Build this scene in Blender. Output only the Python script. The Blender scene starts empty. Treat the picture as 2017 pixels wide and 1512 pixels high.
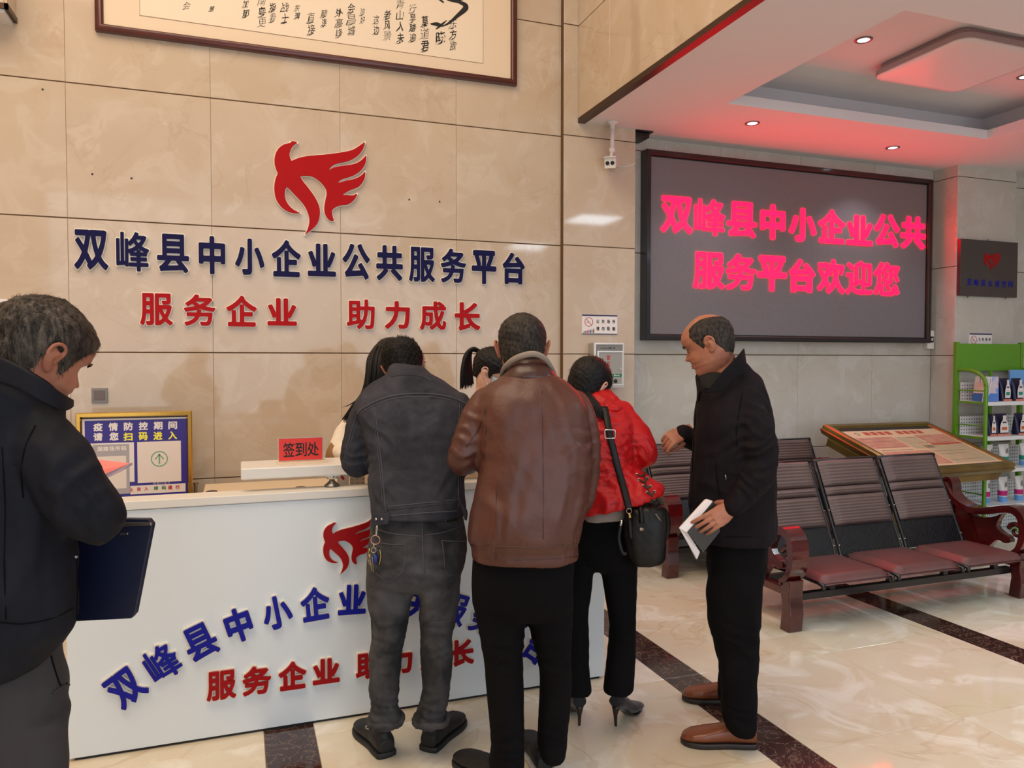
import bpy, bmesh, math, random
import numpy as np
from mathutils import Vector, Matrix
from mathutils.bvhtree import BVHTree
random.seed(7)
SC = bpy.context.scene
COL = SC.collection
pi = math.pi
# ------------------------------------------------------------------ camera
CAM_F, CAM_YAW, CAM_PITCH, CAM_ROLL, EYE = 1488.65, .345732, .0307753, .00047, 1.55
_fw = np.array([math.sin(CAM_YAW)*math.cos(CAM_PITCH), math.cos(CAM_YAW)*math.cos(CAM_PITCH), -math.sin(CAM_PITCH)])
_r0 = np.array([math.cos(CAM_YAW), -math.sin(CAM_YAW), 0.0])
_u0 = np.cross(_r0, _fw)
_rt = math.cos(CAM_ROLL)*_r0 + math.sin(CAM_ROLL)*_u0
_up = -math.sin(CAM_ROLL)*_r0 + math.cos(CAM_ROLL)*_u0
_O = np.array([0, 0, EYE])
FWH = np.array([math.sin(CAM_YAW), math.cos(CAM_YAW), 0.0])     # horizontal forward of the view
def ray(px, py): return _fw + _rt*(px-1008.5)/CAM_F - _up*(py-756)/CAM_F
def at(px, py, dep): return _O + ray(px, py)*dep                 # a measured point at a given distance
def onY(px, py, v): d = ray(px, py); return _O + d*v/d[1]
def onX(px, py, v): d = ray(px, py); return _O + d*v/d[0]
def onZ(px, py, v): d = ray(px, py); return _O + d*(v-EYE)/d[2]
cam = bpy.data.cameras.new('camera'); camo = bpy.data.objects.new('camera', cam); COL.objects.link(camo)
cam.sensor_fit = 'HORIZONTAL'; cam.sensor_width = 36; cam.lens = CAM_F*36/2017
cam.shift_x = 0; cam.clip_start = .05; cam.clip_end = 200
M = Matrix(((_rt[0], _up[0], -_fw[0], 0), (_rt[1], _up[1], -_fw[1], 0), (_rt[2], _up[2], -_fw[2], EYE), (0, 0, 0, 1)))
camo.matrix_world = M
SC.camera = camo
# ------------------------------------------------------------------ light
SC.view_settings.view_transform = 'Standard'; SC.view_settings.look = 'None'
SC.view_settings.gamma = 1; SC.view_settings.use_curve_mapping = False
SC.view_settings.exposure = -0.07
W = bpy.data.worlds.new('world'); SC.world = W; W.use_nodes = True
W.node_tree.nodes['Background'].inputs[0].default_value = (.74, .86, 1.0, 1)
W.node_tree.nodes['Background'].inputs[1].default_value = .85
def area(name, loc, size, power, col, rot=(0, 0, 0), sy=None, spread=None):
    l = bpy.data.lights.new(name, 'AREA'); l.energy = power; l.color = col; l.size = size
    if sy: l.shape = 'RECTANGLE'; l.size_y = sy
    if spread: l.spread = spread
    o = bpy.data.objects.new(name, l); o.location = loc; o.rotation_euler = rot; COL.objects.link(o); return o
area('hall_light', (-1.4, 1.6, 6.1), 4.4, 280, (1.0, .79, .57))
area('entrance_daylight', (1.2, -3.6, 2.4), 8.0, 140, (.82, .91, 1.0), (math.radians(82), 0, 0), 3.6)
# ------------------------------------------------------------------ objects
def setp(o, label=None, cat=None, group=None, kind=None):
    if label: o['label'] = label
    if cat: o['category'] = cat
    if group: o['group'] = group
    if kind: o['kind'] = kind
    return o
def empty(name, loc, label=None, cat=None, group=None, parent=None, kind=None):
    o = bpy.data.objects.new(name, None); o.empty_display_size = .1; COL.objects.link(o); o.location = loc
    if parent: o.parent = parent; o.location = Vector(loc) - wloc(parent)
    return setp(o, label, cat, group, kind)
_W = {}
def wloc(o):
    p = Vector((0, 0, 0))
    while o is not None: p = p + o.location; o = o.parent
    return p
def mesh_of(name, VF, m, smooth=False):
    V, F = VF[0], VF[1]
    me = bpy.data.meshes.new(name); me.from_pydata([tuple(map(float, v)) for v in V], [], [tuple(map(int, f)) for f in F])
    if m is not None:
        if isinstance(m, (list, tuple)):
            for q in m: me.materials.append(q)
        else: me.materials.append(m)
    if smooth: me.polygons.foreach_set('use_smooth', [True]*len(me.polygons))
    if len(VF) > 2 and VF[2] is not None: me.polygons.foreach_set('material_index', [int(i) for i in VF[2]])
    me.update(); return me
def ob(name, VF, m, parent=None, smooth=False, label=None, cat=None, group=None, kind=None, auto=None):
    """geometry is given in world coordinates; children keep their place under their thing"""
    me = VF if isinstance(VF, bpy.types.Mesh) else None
    if me is None:
        if parent is not None:
            off = wloc(parent); VF = ([(v[0]-off.x, v[1]-off.y, v[2]-off.z) for v in VF[0]],)+tuple(VF[1:])
        me = mesh_of(name, VF, m, smooth)
    if auto: 
        me.polygons.foreach_set('use_smooth', [True]*len(me.polygons)); me.set_sharp_from_angle(angle=math.radians(auto))
    o = bpy.data.objects.new(name, me); COL.objects.link(o)
    if parent is not None: o.parent = parent
    return setp(o, label, cat, group, kind)
def bevel(o, w=.004, seg=2, ang=35):
    b = o.modifiers.new('bevel', 'BEVEL'); b.width = w; b.segments = seg; b.limit_method = 'ANGLE'; b.angle_limit = math.radians(ang)
    return o
def join(*vfs):
    V, F, I = [], [], []; n = 0
    for vf in vfs:
        V += [tuple(v) for v in vf[0]]; F += [tuple(i+n for i in f) for f in vf[1]]
        I += list(vf[2]) if len(vf) > 2 and vf[2] is not None else [0]*len(vf[1]); n = len(V)
    return V, F, I
def mi(vf, k): return vf[0], vf[1], [k]*len(vf[1])
def xf(vf, rot=0, loc=(0, 0, 0), M_=None, s=(1, 1, 1)):
    if M_ is None: M_ = Matrix.Translation(loc) @ Matrix.Rotation(rot, 4, 'Z') @ Matrix.Diagonal((*s, 1))
    A = np.array(M_); V = np.array(vf[0], float).reshape(-1, 3) @ A[:3, :3].T + A[:3, 3]
    return ([tuple(v) for v in V],)+tuple(vf[1:])
def box(x0, x1, y0, y1, z0, z1):
    if x0 > x1: x0, x1 = x1, x0
    if y0 > y1: y0, y1 = y1, y0
    if z0 > z1: z0, z1 = z1, z0
    V = [(x0, y0, z0), (x1, y0, z0), (x1, y1, z0), (x0, y1, z0), (x0, y0, z1), (x1, y0, z1), (x1, y1, z1), (x0, y1, z1)]
    return V, [(0, 3, 2, 1), (4, 5, 6, 7), (0, 1, 5, 4), (1, 2, 6, 5), (2, 3, 7, 6), (3, 0, 4, 7)]
def cham(x0, x1, y0, y1, z0, z1, c=.004, axis='y'):
    """a slab with chamfered rim on the side facing -y (axis y) or +z (axis z)"""
    if axis == 'y':
        V = [(x0, y1, z0), (x1, y1, z0), (x1, y1, z1), (x0, y1, z1), (x0, y0+c, z0), (x1, y0+c, z0), (x1, y0+c, z1), (x0, y0+c, z1),
             (x0+c, y0, z0+c), (x1-c, y0, z0+c), (x1-c, y0, z1-c), (x0+c, y0, z1-c)]
    elif axis == 'z':
        V = [(x0, y0, z0), (x0, y1, z0), (x1, y1, z0), (x1, y0, z0), (x0, y0, z1-c), (x0, y1, z1-c), (x1, y1, z1-c), (x1, y0, z1-c),
             (x0+c, y0+c, z1), (x0+c, y1-c, z1), (x1-c, y1-c, z1), (x1-c, y0+c, z1)]
        return V, [(0, 1, 2, 3), (0, 4, 5, 1), (1, 5, 6, 2), (2, 6, 7, 3), (3, 7, 4, 0), (4, 8, 9, 5), (5, 9, 10, 6), (6, 10, 11, 7), (7, 11, 8, 4), (8, 11, 10, 9)]
    else:  # faces -x
        V = [(x1, y1, z0), (x1, y0, z0), (x1, y0, z1), (x1, y1, z1), (x0+c, y1, z0), (x0+c, y0, z0), (x0+c, y0, z1), (x0+c, y1, z1),
             (x0, y1-c, z0+c), (x0, y0+c, z0+c), (x0, y0+c, z1-c), (x0, y1-c, z1-c)]
    return V, [(3, 2, 1, 0), (0, 1, 5, 4), (1, 2, 6, 5), (2, 3, 7, 6), (3, 0, 4, 7), (4, 5, 9, 8), (5, 6, 10, 9), (6, 7, 11, 10), (7, 4, 8, 11), (8, 9, 10, 11)]
def loft(rings, cap=True, close=True):
    n = len(rings[0]); V = [tuple(p) for r in rings for p in r]; F = []
    for i in range(len(rings)-1):
        for j in range(n if close else n-1):
            k = (j+1) % n; F.append((i*n+j, i*n+k, (i+1)*n+k, (i+1)*n+j))
    if cap and close:
        F.append(tuple(range(n-1, -1, -1))); F.append(tuple(range((len(rings)-1)*n, len(rings)*n)))
    return V, F
def smooth_path(P_, k=4):
    P_ = [np.array(p, float) for p in P_]
    if len(P_) < 3 or k < 2: return P_
    out = []
    for i in range(len(P_)-1):
        p0 = P_[max(i-1, 0)]; p1 = P_[i]; p2 = P_[i+1]; p3 = P_[min(i+2, len(P_)-1)]
        for j in range(k):
            t = j/k; out.append(.5*((2*p1)+(-p0+p2)*t+(2*p0-5*p1+4*p2-p3)*t*t+(-p0+3*p1-3*p2+p3)*t**3))
    out.append(P_[-1]); return out
def tube(path, rad, n=12, k=1, cap=True, squash=1.0, up=None, dome=False, closed=False):
    """rad: number or list; path smoothed k times; squash flattens along the up hint"""
    m = len(path)
    R = [rad]*m if np.isscalar(rad) else list(rad)
    PR = smooth_path([np.append(np.array(p, float), r) for p, r in zip(path, R)], k)
    P_ = [p[:3] for p in PR]; R = [max(p[3], 1e-5) for p in PR]
    if dome:
        d0 = P_[0]-P_[1]; d0 = d0/np.linalg.norm(d0); d1 = P_[-1]-P_[-2]; d1 = d1/np.linalg.norm(d1)
        a = [(P_[0]+d0*R[0]*q, R[0]*math.sqrt(1-q*q)) for q in (.97, .8, .5)]; b = [(P_[-1]+d1*R[-1]*q, R[-1]*math.sqrt(1-q*q)) for q in (.5, .8, .97)]
        P_ = [x[0] for x in a]+P_+[x[0] for x in b]; R = [x[1] for x in a]+R+[x[1] for x in b]
    m = len(P_); rings = []; u = None
    for i in range(m):
        if closed: t = P_[(i+1) % m]-P_[i-1]
        else: t = P_[min(i+1, m-1)]-P_[max(i-1, 0)]
        t = t/(np.linalg.norm(t)+1e-12)
        if u is None:
            h = np.array(up if up is not None else (0, 0, 1.0), float)
            if abs(h@t) > .95: h = np.array((1.0, 0, 0)) if up is None else np.array((0, 1., 0))
            u = h-t*(h@t)
        else:
            h = np.array(up, float) if up is not None else u
            if up is not None and abs(h@t) > .97: h = u
            u = h-t*(h@t)
        u = u/(np.linalg.norm(u)+1e-12); w = np.cross(t, u)
        rings.append([P_[i]+R[i]*(math.cos(a)*w+math.sin(a)*u*squash) for a in [2*pi*j/n for j in range(n)]])
    if closed:
        V, F = loft(rings, False); mm = len(rings)
        for j in range(n): F.append(((mm-1)*n+j, (mm-1)*n+(j+1) % n, (j+1) % n, j))
        return V, F
    return loft(rings, cap)
def lathe(prof, n=24, c=(0, 0, 0)):
    return loft([[(c[0]+r*math.cos(2*pi*j/n), c[1]+r*math.sin(2*pi*j/n), c[2]+z) for j in range(n)] for r, z in prof])
def ellipsoid(c, r, n=16, m=10, M_=None):
    rings = [[(r[0]*math.sin(pi*i/m)*math.cos(2*pi*j/n), r[1]*math.sin(pi*i/m)*math.sin(2*pi*j/n), -r[2]*math.cos(pi*i/m)) for j in range(n)] for i in range(m+1)]
    rings[0] = [(x*.01, y*.01, z) for x, y, z in [(rings[1][j][0], rings[1][j][1], -r[2]) for j in range(n)]]
    rings[-1] = [(x*.01, y*.01, r[2]) for x, y, z in rings[1]]
    vf = loft(rings)
    if M_ is not None: vf = xf(vf, M_=M_)
    return xf(vf, loc=c)
def prism(poly, f0, f1):
    """poly 2-D outline; f0/f1 map (u,v) to world at back and front"""
    from mathutils.geometry import tessellate_polygon
    T = tessellate_polygon([[Vector((u, v, 0)) for u, v in poly]])
    n = len(poly); V = [tuple(f0(u, v)) for u, v in poly]+[tuple(f1(u, v)) for u, v in poly]
    ar = sum(poly[i][0]*poly[(i+1) % n][1]-poly[(i+1) % n][0]*poly[i][1] for i in range(n))
    F = []
    for t in T:
        a, b, c = t
        s = (poly[b][0]-poly[a][0])*(poly[c][1]-poly[a][1])-(poly[c][0]-poly[a][0])*(poly[b][1]-poly[a][1])
        if s < 0: a, c = c, a
        F.append((a+n, b+n, c+n)); F.append((c, b, a))
    for i in range(n):
        k = (i+1) % n; F.append((i, k, k+n, i+n) if ar > 0 else (k, i, i+n, k+n))
    return V, F
def spline2(pts, k=6, closed=True):
    """Catmull-Rom through 2-D points; a third element 1 marks a sharp corner"""
    n = len(pts); out = []
    g = lambda i: np.array(pts[i % n][:2], float)
    sh = lambda i: len(pts[i % n]) > 2 and pts[i % n][2]
    for i in range(n if closed else n-1):
        p1, p2 = g(i), g(i+1); p0 = p1 if sh(i) else g(i-1); p3 = p2 if sh(i+1) else g(i+2)
        for j in range(k):
            t = j/k; q = .5*((2*p1)+(-p0+p2)*t+(2*p0-5*p1+4*p2-p3)*t*t+(-p0+3*p1-3*p2+p3)*t**3); out.append((q[0], q[1]))
    return out
def offset_poly(P_, d):
    n = len(P_); A = sum(P_[i][0]*P_[(i+1) % n][1]-P_[(i+1) % n][0]*P_[i][1] for i in range(n)); s = 1 if A > 0 else -1
    out = []
    for i in range(n):
        p = np.array(P_[i]); a = np.array(P_[i-1]); b = np.array(P_[(i+1) % n])
        e1 = p-a; e2 = b-p; e1 = e1/(np.linalg.norm(e1)+1e-9); e2 = e2/(np.linalg.norm(e2)+1e-9)
        n1 = np.array((e1[1], -e1[0])); n2 = np.array((e2[1], -e2[0])); m = n1+n2; L = np.linalg.norm(m)
        m = m/L if L > 1e-6 else n1
        out.append(tuple(p+s*d*m/max(.45, m@n1)))
    return out
def poke(vf, fr=None): return vf
# ------------------------------------------------------------------ materials
def lin(c):
    if isinstance(c, str): c = tuple(int(c[i:i+2], 16)/255 for i in (0, 2, 4))
    return tuple(x/12.92 if x <= .04045 else ((x+.055)/1.055)**2.4 for x in c)
class NT:
    def __init__(s, name):
        s.m = bpy.data.materials.new(name); s.m.use_nodes = True; s.t = s.m.node_tree; s.b = s.t.nodes['Principled BSDF']
    def n(s, typ, **k):
        q = s.t.nodes.new(typ)
        for a, v in k.items():
            if a.startswith('i_'):
                key = a[2:]; key = int(key) if key.isdigit() else key.replace('_', ' ')
                if isinstance(v, bpy.types.NodeSocket): s.t.links.new(v, q.inputs[key])
                else: q.inputs[key].default_value = v
            else: setattr(q, a, v)
        return q
    def l(s, a, b): s.t.links.new(a, b)
    def set(s, key, v):
        if isinstance(v, bpy.types.NodeSocket): s.l(v, s.b.inputs[key])
        else: s.b.inputs[key].default_value = v
    def noise(s, scale, detail=3, rough=.5, dist=0, vec=None):
        q = s.n('ShaderNodeTexNoise', i_Scale=scale, i_Detail=detail, i_Roughness=rough, i_Distortion=dist)
        if vec is not None: s.l(vec, q.inputs['Vector'])
        return q.outputs['Fac']
    def ramp(s, fac, stops):
        q = s.n('ShaderNodeValToRGB'); s.l(fac, q.inputs[0]); e = q.color_ramp.elements
        while len(e) < len(stops): e.new(.5)
        for el, (p, c) in zip(e, stops): el.position = p; el.color = (*lin(c), 1) if not np.isscalar(c) else (c, c, c, 1)
        return q.outputs['Color']
    def mix(s, fac, a, b, mode='MIX'):
        q = s.n('ShaderNodeMix', data_type='RGBA', blend_type=mode)
        for sock, v in ((q.inputs[0], fac), (q.inputs[6], a), (q.inputs[7], b)):
            if isinstance(v, bpy.types.NodeSocket): s.l(v, sock)
            elif np.isscalar(v): sock.default_value = v
            else: sock.default_value = (*v, 1)
        return q.outputs[2]
    def bump(s, h, strength=.3, dist=.01, prev=None):
        q = s.n('ShaderNodeBump', i_Strength=strength, i_Distance=dist); s.l(h, q.inputs['Height'])
        if prev is not None: s.l(prev, q.inputs['Normal'])
        s.l(q.outputs[0], s.b.inputs['Normal']); return q.outputs[0]
    def obj(s): return s.n('ShaderNodeTexCoord').outputs['Object']
    def pos(s): return s.n('ShaderNodeNewGeometry').outputs['Position']
    def vmap(s, v, scale=(1, 1, 1), loc=(0, 0, 0), rot=(0, 0, 0)):
        q = s.n('ShaderNodeMapping'); s.l(v, q.inputs[0]); q.inputs['Scale'].default_value = scale; q.inputs['Location'].default_value = loc; q.inputs['Rotation'].default_value = rot
        return q.outputs[0]
def mat(name, col, rough=.5, metal=0, spec=.5, coat=0, bump=None, var=None, emit=None, sheen=0, alpha=None, trans=0, sss=0):
    k = NT(name); c = lin(col); k.set('Base Color', (*c, 1)); k.set('Roughness', rough); k.set('Metallic', metal)
    k.set('Specular IOR Level', spec); k.set('Coat Weight', coat); k.set('Coat Roughness', .08)
    if sheen: k.set('Sheen Weight', sheen); k.set('Sheen Roughness', .5)
    if var:   # (colour2, scale, lo, hi)
        f = k.noise(var[1], 4, .55, .3, k.obj()); f2 = k.ramp(f, [(var[2] if len(var) > 2 else .35, 0.0), (var[3] if len(var) > 3 else .65, 1.0)])
        k.set('Base Color', k.mix(f2, c, lin(var[0])))
    if bump:  # (scale, strength, dist)
        k.bump(k.noise(bump[0], 4, .6, 0, k.obj()), bump[1], bump[2] if len(bump) > 2 else .004)
    if emit: k.set('Emission Color', (*lin(emit[0]), 1)); k.set('Emission Strength', emit[1])
    if trans: k.set('Transmission Weight', trans)
    if sss: k.set('Subsurface Weight', sss); k.set('Subsurface Radius', (.012, .005, .003)); k.set('Subsurface Scale', 1)
    return k.m
# ------------------------------------------------------------------ text
_tc = {}
def glyph(s, off=0.0, res=3, ext=.5):
    key = (s, off, res)
    if key in _tc: return _tc[key]
    cu = bpy.data.curves.new('t', 'FONT'); cu.body = s; cu.size = 1; cu.offset = off; cu.resolution_u = res; cu.extrude = ext; cu.align_x = 'LEFT'
    o = bpy.data.objects.new('t', cu); COL.objects.link(o)
    dg = bpy.context.evaluated_depsgraph_get(); dg.update(); me = bpy.data.meshes.new_from_object(o.evaluated_get(dg))
    V = [tuple(v.co) for v in me.vertices]; F = [tuple(p.vertices) for p in me.polygons]
    bpy.data.objects.remove(o); bpy.data.curves.remove(cu); bpy.data.meshes.remove(me)
    _tc[key] = (V, F); return _tc[key]
def gmap(s, off, u0, u1, v0, v1, f, res=3, ref=None):
    """glyph(s) fitted into u0..u1, v0..v1; f(u,v,w) maps to world (w 0 back 1 front)"""
    V, F = glyph(s, off, res); R_ = glyph(s, ref if ref is not None else off, res)[0]
    A = np.array(R_); lo = A.min(0); hi = A.max(0)
    B = np.array(V); U = u0+(B[:, 0]-lo[0])/(hi[0]-lo[0])*(u1-u0); Vv = v0+(B[:, 1]-lo[1])/(hi[1]-lo[1])*(v1-v0); Wz = B[:, 2]+.5
    return [tuple(f(a, b, c)) for a, b, c in zip(U, Vv, Wz)], F
# ------------------------------------------------------------------ clean bold outlines: a distance field of the outline, cut at an offset
_sd = {}
def sdf(key, segs, cell, pad):
    if key in _sd: return _sd[key]
    S = np.array(segs, float); a = S[:, 0]; b = S[:, 1]
    lo = np.minimum(a, b).min(0)-pad; hi = np.maximum(a, b).max(0)+pad
    nx = int((hi[0]-lo[0])/cell)+2; ny = int((hi[1]-lo[1])/cell)+2
    X, Y = np.meshgrid(lo[0]+np.arange(nx)*cell, lo[1]+np.arange(ny)*cell)
    P_ = np.stack([X.ravel(), Y.ravel()], 1); D = np.full(len(P_), 1e9); C = np.zeros(len(P_), int)
    for p, q in zip(a, b):
        e = q-p; L = e@e+1e-12; t = np.clip(((P_-p)@e)/L, 0, 1); d = P_-(p+t[:, None]*e); D = np.minimum(D, (d*d).sum(1))
        cr = (p[1] > P_[:, 1]) != (q[1] > P_[:, 1])
        if abs(e[1]) > 1e-12: C += cr & (P_[:, 0] < p[0]+(P_[:, 1]-p[1])*e[0]/e[1])
    D = np.sqrt(D); D[C % 2 == 1] *= -1
    _sd[key] = (X, Y, D.reshape(ny, nx)); return _sd[key]
_cut = {}
def cut(key, segs, iso, cell=.0125, pad=.1):
    ck = (key, round(iso, 4), cell)
    if ck in _cut: return _cut[ck]
    X, Y, D = sdf((key, cell), segs, cell, pad); G = D-iso; ny, nx = G.shape
    V = []; ids = {}; F = []; B = []
    def gp(i, j):
        k = (i, j)
        if k not in ids: ids[k] = len(V); V.append((X[i, j], Y[i, j]))
        return ids[k]
    def ep(i, j, i2, j2):
        k = (min((i, j), (i2, j2)), max((i, j), (i2, j2)))
        if k not in ids:
            a, b = G[i, j], G[i2, j2]; t = a/(a-b); ids[k] = len(V); V.append((X[i, j]+t*(X[i2, j2]-X[i, j]), Y[i, j]+t*(Y[i2, j2]-Y[i, j])))
        return ids[k]
    ins = G < 0
    for i in range(ny-1):
        j = 0
        while j < nx-1:
            c = (ins[i, j], ins[i, j+1], ins[i+1, j+1], ins[i+1, j]); n = sum(c)
            if n == 0: j += 1; continue
            if n == 4:
                j2 = j
                while j2 < nx-1 and ins[i, j2] and ins[i, j2+1] and ins[i+1, j2+1] and ins[i+1, j2]: j2 += 1
                F.append((gp(i, j), gp(i, j2), gp(i+1, j2), gp(i+1, j))); j = j2; continue
            cor = [(i, j), (i, j+1), (i+1, j+1), (i+1, j)]; poly = []; cro = []
            for k in range(4):
                p, q = cor[k], cor[(k+1) % 4]
                if c[k]: poly.append(gp(*p))
                if c[k] != c[(k+1) % 4]: e = ep(*p, *q); poly.append(e); cro.append((e, c[k]))
            if n == 2 and c[0] == c[2]:   # saddle: keep joined
                F.append(tuple(poly))
                for k in range(4):
                    e, leaving = cro[k]; 
                    if leaving: B.append((e, cro[(k+1) % 4][0]))
            else:
                F.append(tuple(poly))
                for k in range(2):
                    if cro[k][1]: B.append((cro[k][0], cro[(k+1) % 2][0]))
            j += 1
    n = len(V); VV = [(x, y, 0.0) for x, y in V]+[(x, y, 1.0) for x, y in V]
    FF = [tuple(a+n for a in f) for f in F]+[(a, b, b+n, a+n) for a, b in B]
    _cut[ck] = (VV, FF, (np.array(V).min(0), np.array(V).max(0))); return _cut[ck]
_gs = {}
def glyph_segs(ch):
    if ch in _gs: return _gs[ch]
    V, F = glyph(ch, 0, 4, 0); from collections import Counter
    vid = {}; mp = []
    for v in V: mp.append(vid.setdefault((round(v[0], 5), round(v[1], 5)), len(vid)))
    pts = [None]*len(vid)
    for v, i in zip(V, mp): pts[i] = (v[0], v[1])
    cnt = Counter()
    for f in F:
        g_ = [mp[i] for i in f]
        for a, b in zip(g_, g_[1:]+g_[:1]):
            if a != b: cnt[(min(a, b), max(a, b))] += 1
    _gs[ch] = [(pts[a], pts[b]) for (a, b), n in cnt.items() if n == 1]; return _gs[ch]
def bmap(ch, iso, ref, u0, u1, v0, v1, f, cell=.0125, segs=None):
    """outline ch grown by iso, scaled so that the outline grown by ref fills the box"""
    segs = segs or glyph_segs(ch)
    _, _, (lo, hi) = cut(ch, segs, ref, cell); V, F, _ = cut(ch, segs, iso, cell)
    return [tuple(f(u0+(x-lo[0])/(hi[0]-lo[0])*(u1-u0), v0+(y-lo[1])/(hi[1]-lo[1])*(v1-v0), z)) for x, y, z in V], F
# ------------------------------------------------------------------ setting materials
def marble(name, base, cloud, light, vein, rough, scale=1.0, veinw=.5, spec=.5):
    k = NT(name); oi = k.n('ShaderNodeObjectInfo').outputs['Random']
    ofs = k.n('ShaderNodeVectorMath', operation='SCALE'); comb = k.n('ShaderNodeCombineXYZ'); 
    for i in range(3): k.l(oi, comb.inputs[i])
    k.l(comb.outputs[0], ofs.inputs[0]); ofs.inputs['Scale'].default_value = 37.0
    v = k.n('ShaderNodeVectorMath', operation='ADD'); k.l(k.pos(), v.inputs[0]); k.l(ofs.outputs[0], v.inputs[1]); v = v.outputs[0]
    v = k.vmap(v, (1, 1, 1), rot=(.3, .5, .6))
    f1 = k.noise(1.1*scale, 5, .6, .8, v); f2 = k.noise(1.9*scale, 5, .55, 1.4, v); f3 = k.noise(1.3*scale, 8, .5, 1.0, v)
    c = k.mix(k.ramp(f1, [(.35, 0.0), (.68, 1.0)]), lin(base), lin(cloud))
    c = k.mix(k.ramp(f2, [(.52, 0.0), (.62, .8), (.70, 0.2), (.8, 0.0)]), c, lin(light))
    ab = k.n('ShaderNodeMath', operation='SUBTRACT'); k.l(f3, ab.inputs[0]); ab.inputs[1].default_value = .5
    ab2 = k.n('ShaderNodeMath', operation='ABSOLUTE'); k.l(ab.outputs[0], ab2.inputs[0])
    vm = k.ramp(ab2.outputs[0], [(0.0, veinw), (.018, 0.0)])
    mask = k.n('ShaderNodeMath', operation='MULTIPLY'); k.l(vm, mask.inputs[0]); k.l(k.ramp(k.noise(1.1*scale, 2, .5, 0, v), [(.42, 0.0), (.62, 1.0)]), mask.inputs[1])
    c = k.mix(mask.outputs[0], c, lin(vein)); k.set('Base Color', c); k.set('Roughness', rough); k.set('Specular IOR Level', spec)
    return k.m
MT = {}
MT['wall_tile'] = marble('wall_tile', (.795, .725, .645), (.77, .69, .60), (.815, .755, .685), (.71, .60, .48), .06, 1.7, .38)
MT['alcove_tile'] = marble('alcove_tile', (.765, .75, .71), (.74, .72, .67), (.79, .778, .745), (.67, .60, .49), .08, 1.7, .32)
MT['floor_tile'] = marble('floor_tile', (.875, .85, .775), (.85, .785, .68), (.935, .925, .885), (.72, .60, .44), .06, 1.25, .4)
k = NT('dark_marble'); v = k.pos(); a = k.noise(9, 8, .7, 1.5, v); b = k.n('ShaderNodeMath', operation='ABSOLUTE'); a2 = k.n('ShaderNodeMath', operation='SUBTRACT')
k.l(k.noise(6, 9, .65, 2.5, v), a2.inputs[0]); a2.inputs[1].default_value = .5; k.l(a2.outputs[0], b.inputs[0])
c = k.mix(a, lin((.16, .095, .085)), lin((.27, .175, .155))); c = k.mix(k.ramp(b.outputs[0], [(0.0, .8), (.012, 0.0)]), c, lin((.62, .52, .46)))
k.set('Base Color', c); k.set('Roughness', .09); MT['dark_marble'] = k.m
MT['joint'] = mat('joint', (.40, .30, .20), .8)
MT['grout'] = mat('grout', (.62, .55, .45), .7)
MT['paint'] = mat('ceiling_paint', (.885, .885, .895), .85, bump=(90, .05, .002))
MT['bronze'] = mat('bronze_trim', (.30, .22, .17), .35, .8)
MT['white'] = mat('white_paint', (.90, .89, .86), .35)
MT['black'] = mat('black_plastic', (.05, .05, .055), .35)
MT['chrome'] = mat('chrome', (.75, .74, .72), .18, 1)
MT['steel'] = mat('steel', (.55, .54, .53), .35, 1)
# ------------------------------------------------------------------ floor
floor = empty('floor', (0, 0, 0), 'glossy cream marble tile floor with dark brown marble strips', 'floor', kind='structure')
ob('screed', box(-6, 10, -6, 5.6, -.06, -.004), MT['grout'], floor)
strips = [-1.75, .08, 1.93, 3.76, 5.60]; ys = [2.385+.783*k for k in range(-3, 5)]
xs = []
for i, s in enumerate(strips[:-1]):
    a, b = s+.2, strips[i+1]; xs += [(a, (a+b)/2), ((a+b)/2, b)]
xs += [(5.8, 6.6), (6.6, 7.4)]
g = .0012
for j in range(len(ys)-1):
    y0, y1 = ys[j], ys[j+1]
    if y1 > 5.45: y1 = 5.45
    for (a, b) in xs: ob('floor_tile', cham(a+g, b-g, y0+g, y1-g, -.012, 0, .0012, 'z'), MT['floor_tile'], floor)
    for s in strips: ob('marble_strip', cham(s+g, s+.2-g, y0+.0004, y1-.0004, -.012, 0, .0004, 'z'), MT['dark_marble'], floor)
ob('floor_tile', cham(-6, 10, -6, ys[0]-g, -.012, 0, .001, 'z'), MT['floor_tile'], floor)
ob('floor_tile', cham(-6, -1.76, ys[0], 5.4, -.012, 0, .001, 'z'), MT['floor_tile'], floor)
ob('floor_tile', cham(7.4, 10, ys[0], 5.45, -.012, 0, .001, 'z'), MT['floor_tile'], floor)
# ------------------------------------------------------------------ walls
def tilewall(name, label, xe, ze, y, m, thick=.012, gx=.0007, gz=.0035, back=.12, x0=None, x1=None):
    w = empty(name, (0, y, 0), label, 'wall', kind='structure')
    ob('backing', box(xe[0], xe[-1], y+.006, y+back, ze[0], ze[-1]), MT['joint'], w)
    for i in range(len(xe)-1):
        for j in range(len(ze)-1):
            ob('wall_tile', cham(xe[i]+gx, xe[i+1]-gx, y, y+thick, ze[j]+gz, ze[j+1]-gz, .0015), m, w)
    return w
zz = [.0, .8, 1.6, 2.4, 3.2, 4.0, 4.8, 5.6, 6.4]
tilewall('wall_back', 'tall beige marble tile wall behind the reception desk', [-3.357, -2.557, -1.757, -.957, -.157, .643, 1.443, 2.243], zz, 5.164, MT['wall_tile'])
tilewall('wall_pilaster', 'slightly proud beige tile pilaster left of the red text screen', [2.243, 2.835], zz[:5]+[4.0, 4.8, 5.6, 6.4], 5.114, MT['wall_tile'], back=.30)
tilewall('wall_alcove', 'grey beige tile wall behind the large red text screen', [2.835, 3.73, 4.53, 5.35, 6.05], [0, .8, 1.6, 2.4, 3.2, 3.34], 5.30, MT['alcove_tile'])
wc = empty('wall_column', (6.05, 5.05, 0), 'square tiled column at the right end of the screen wall', 'column', kind='structure')
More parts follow.
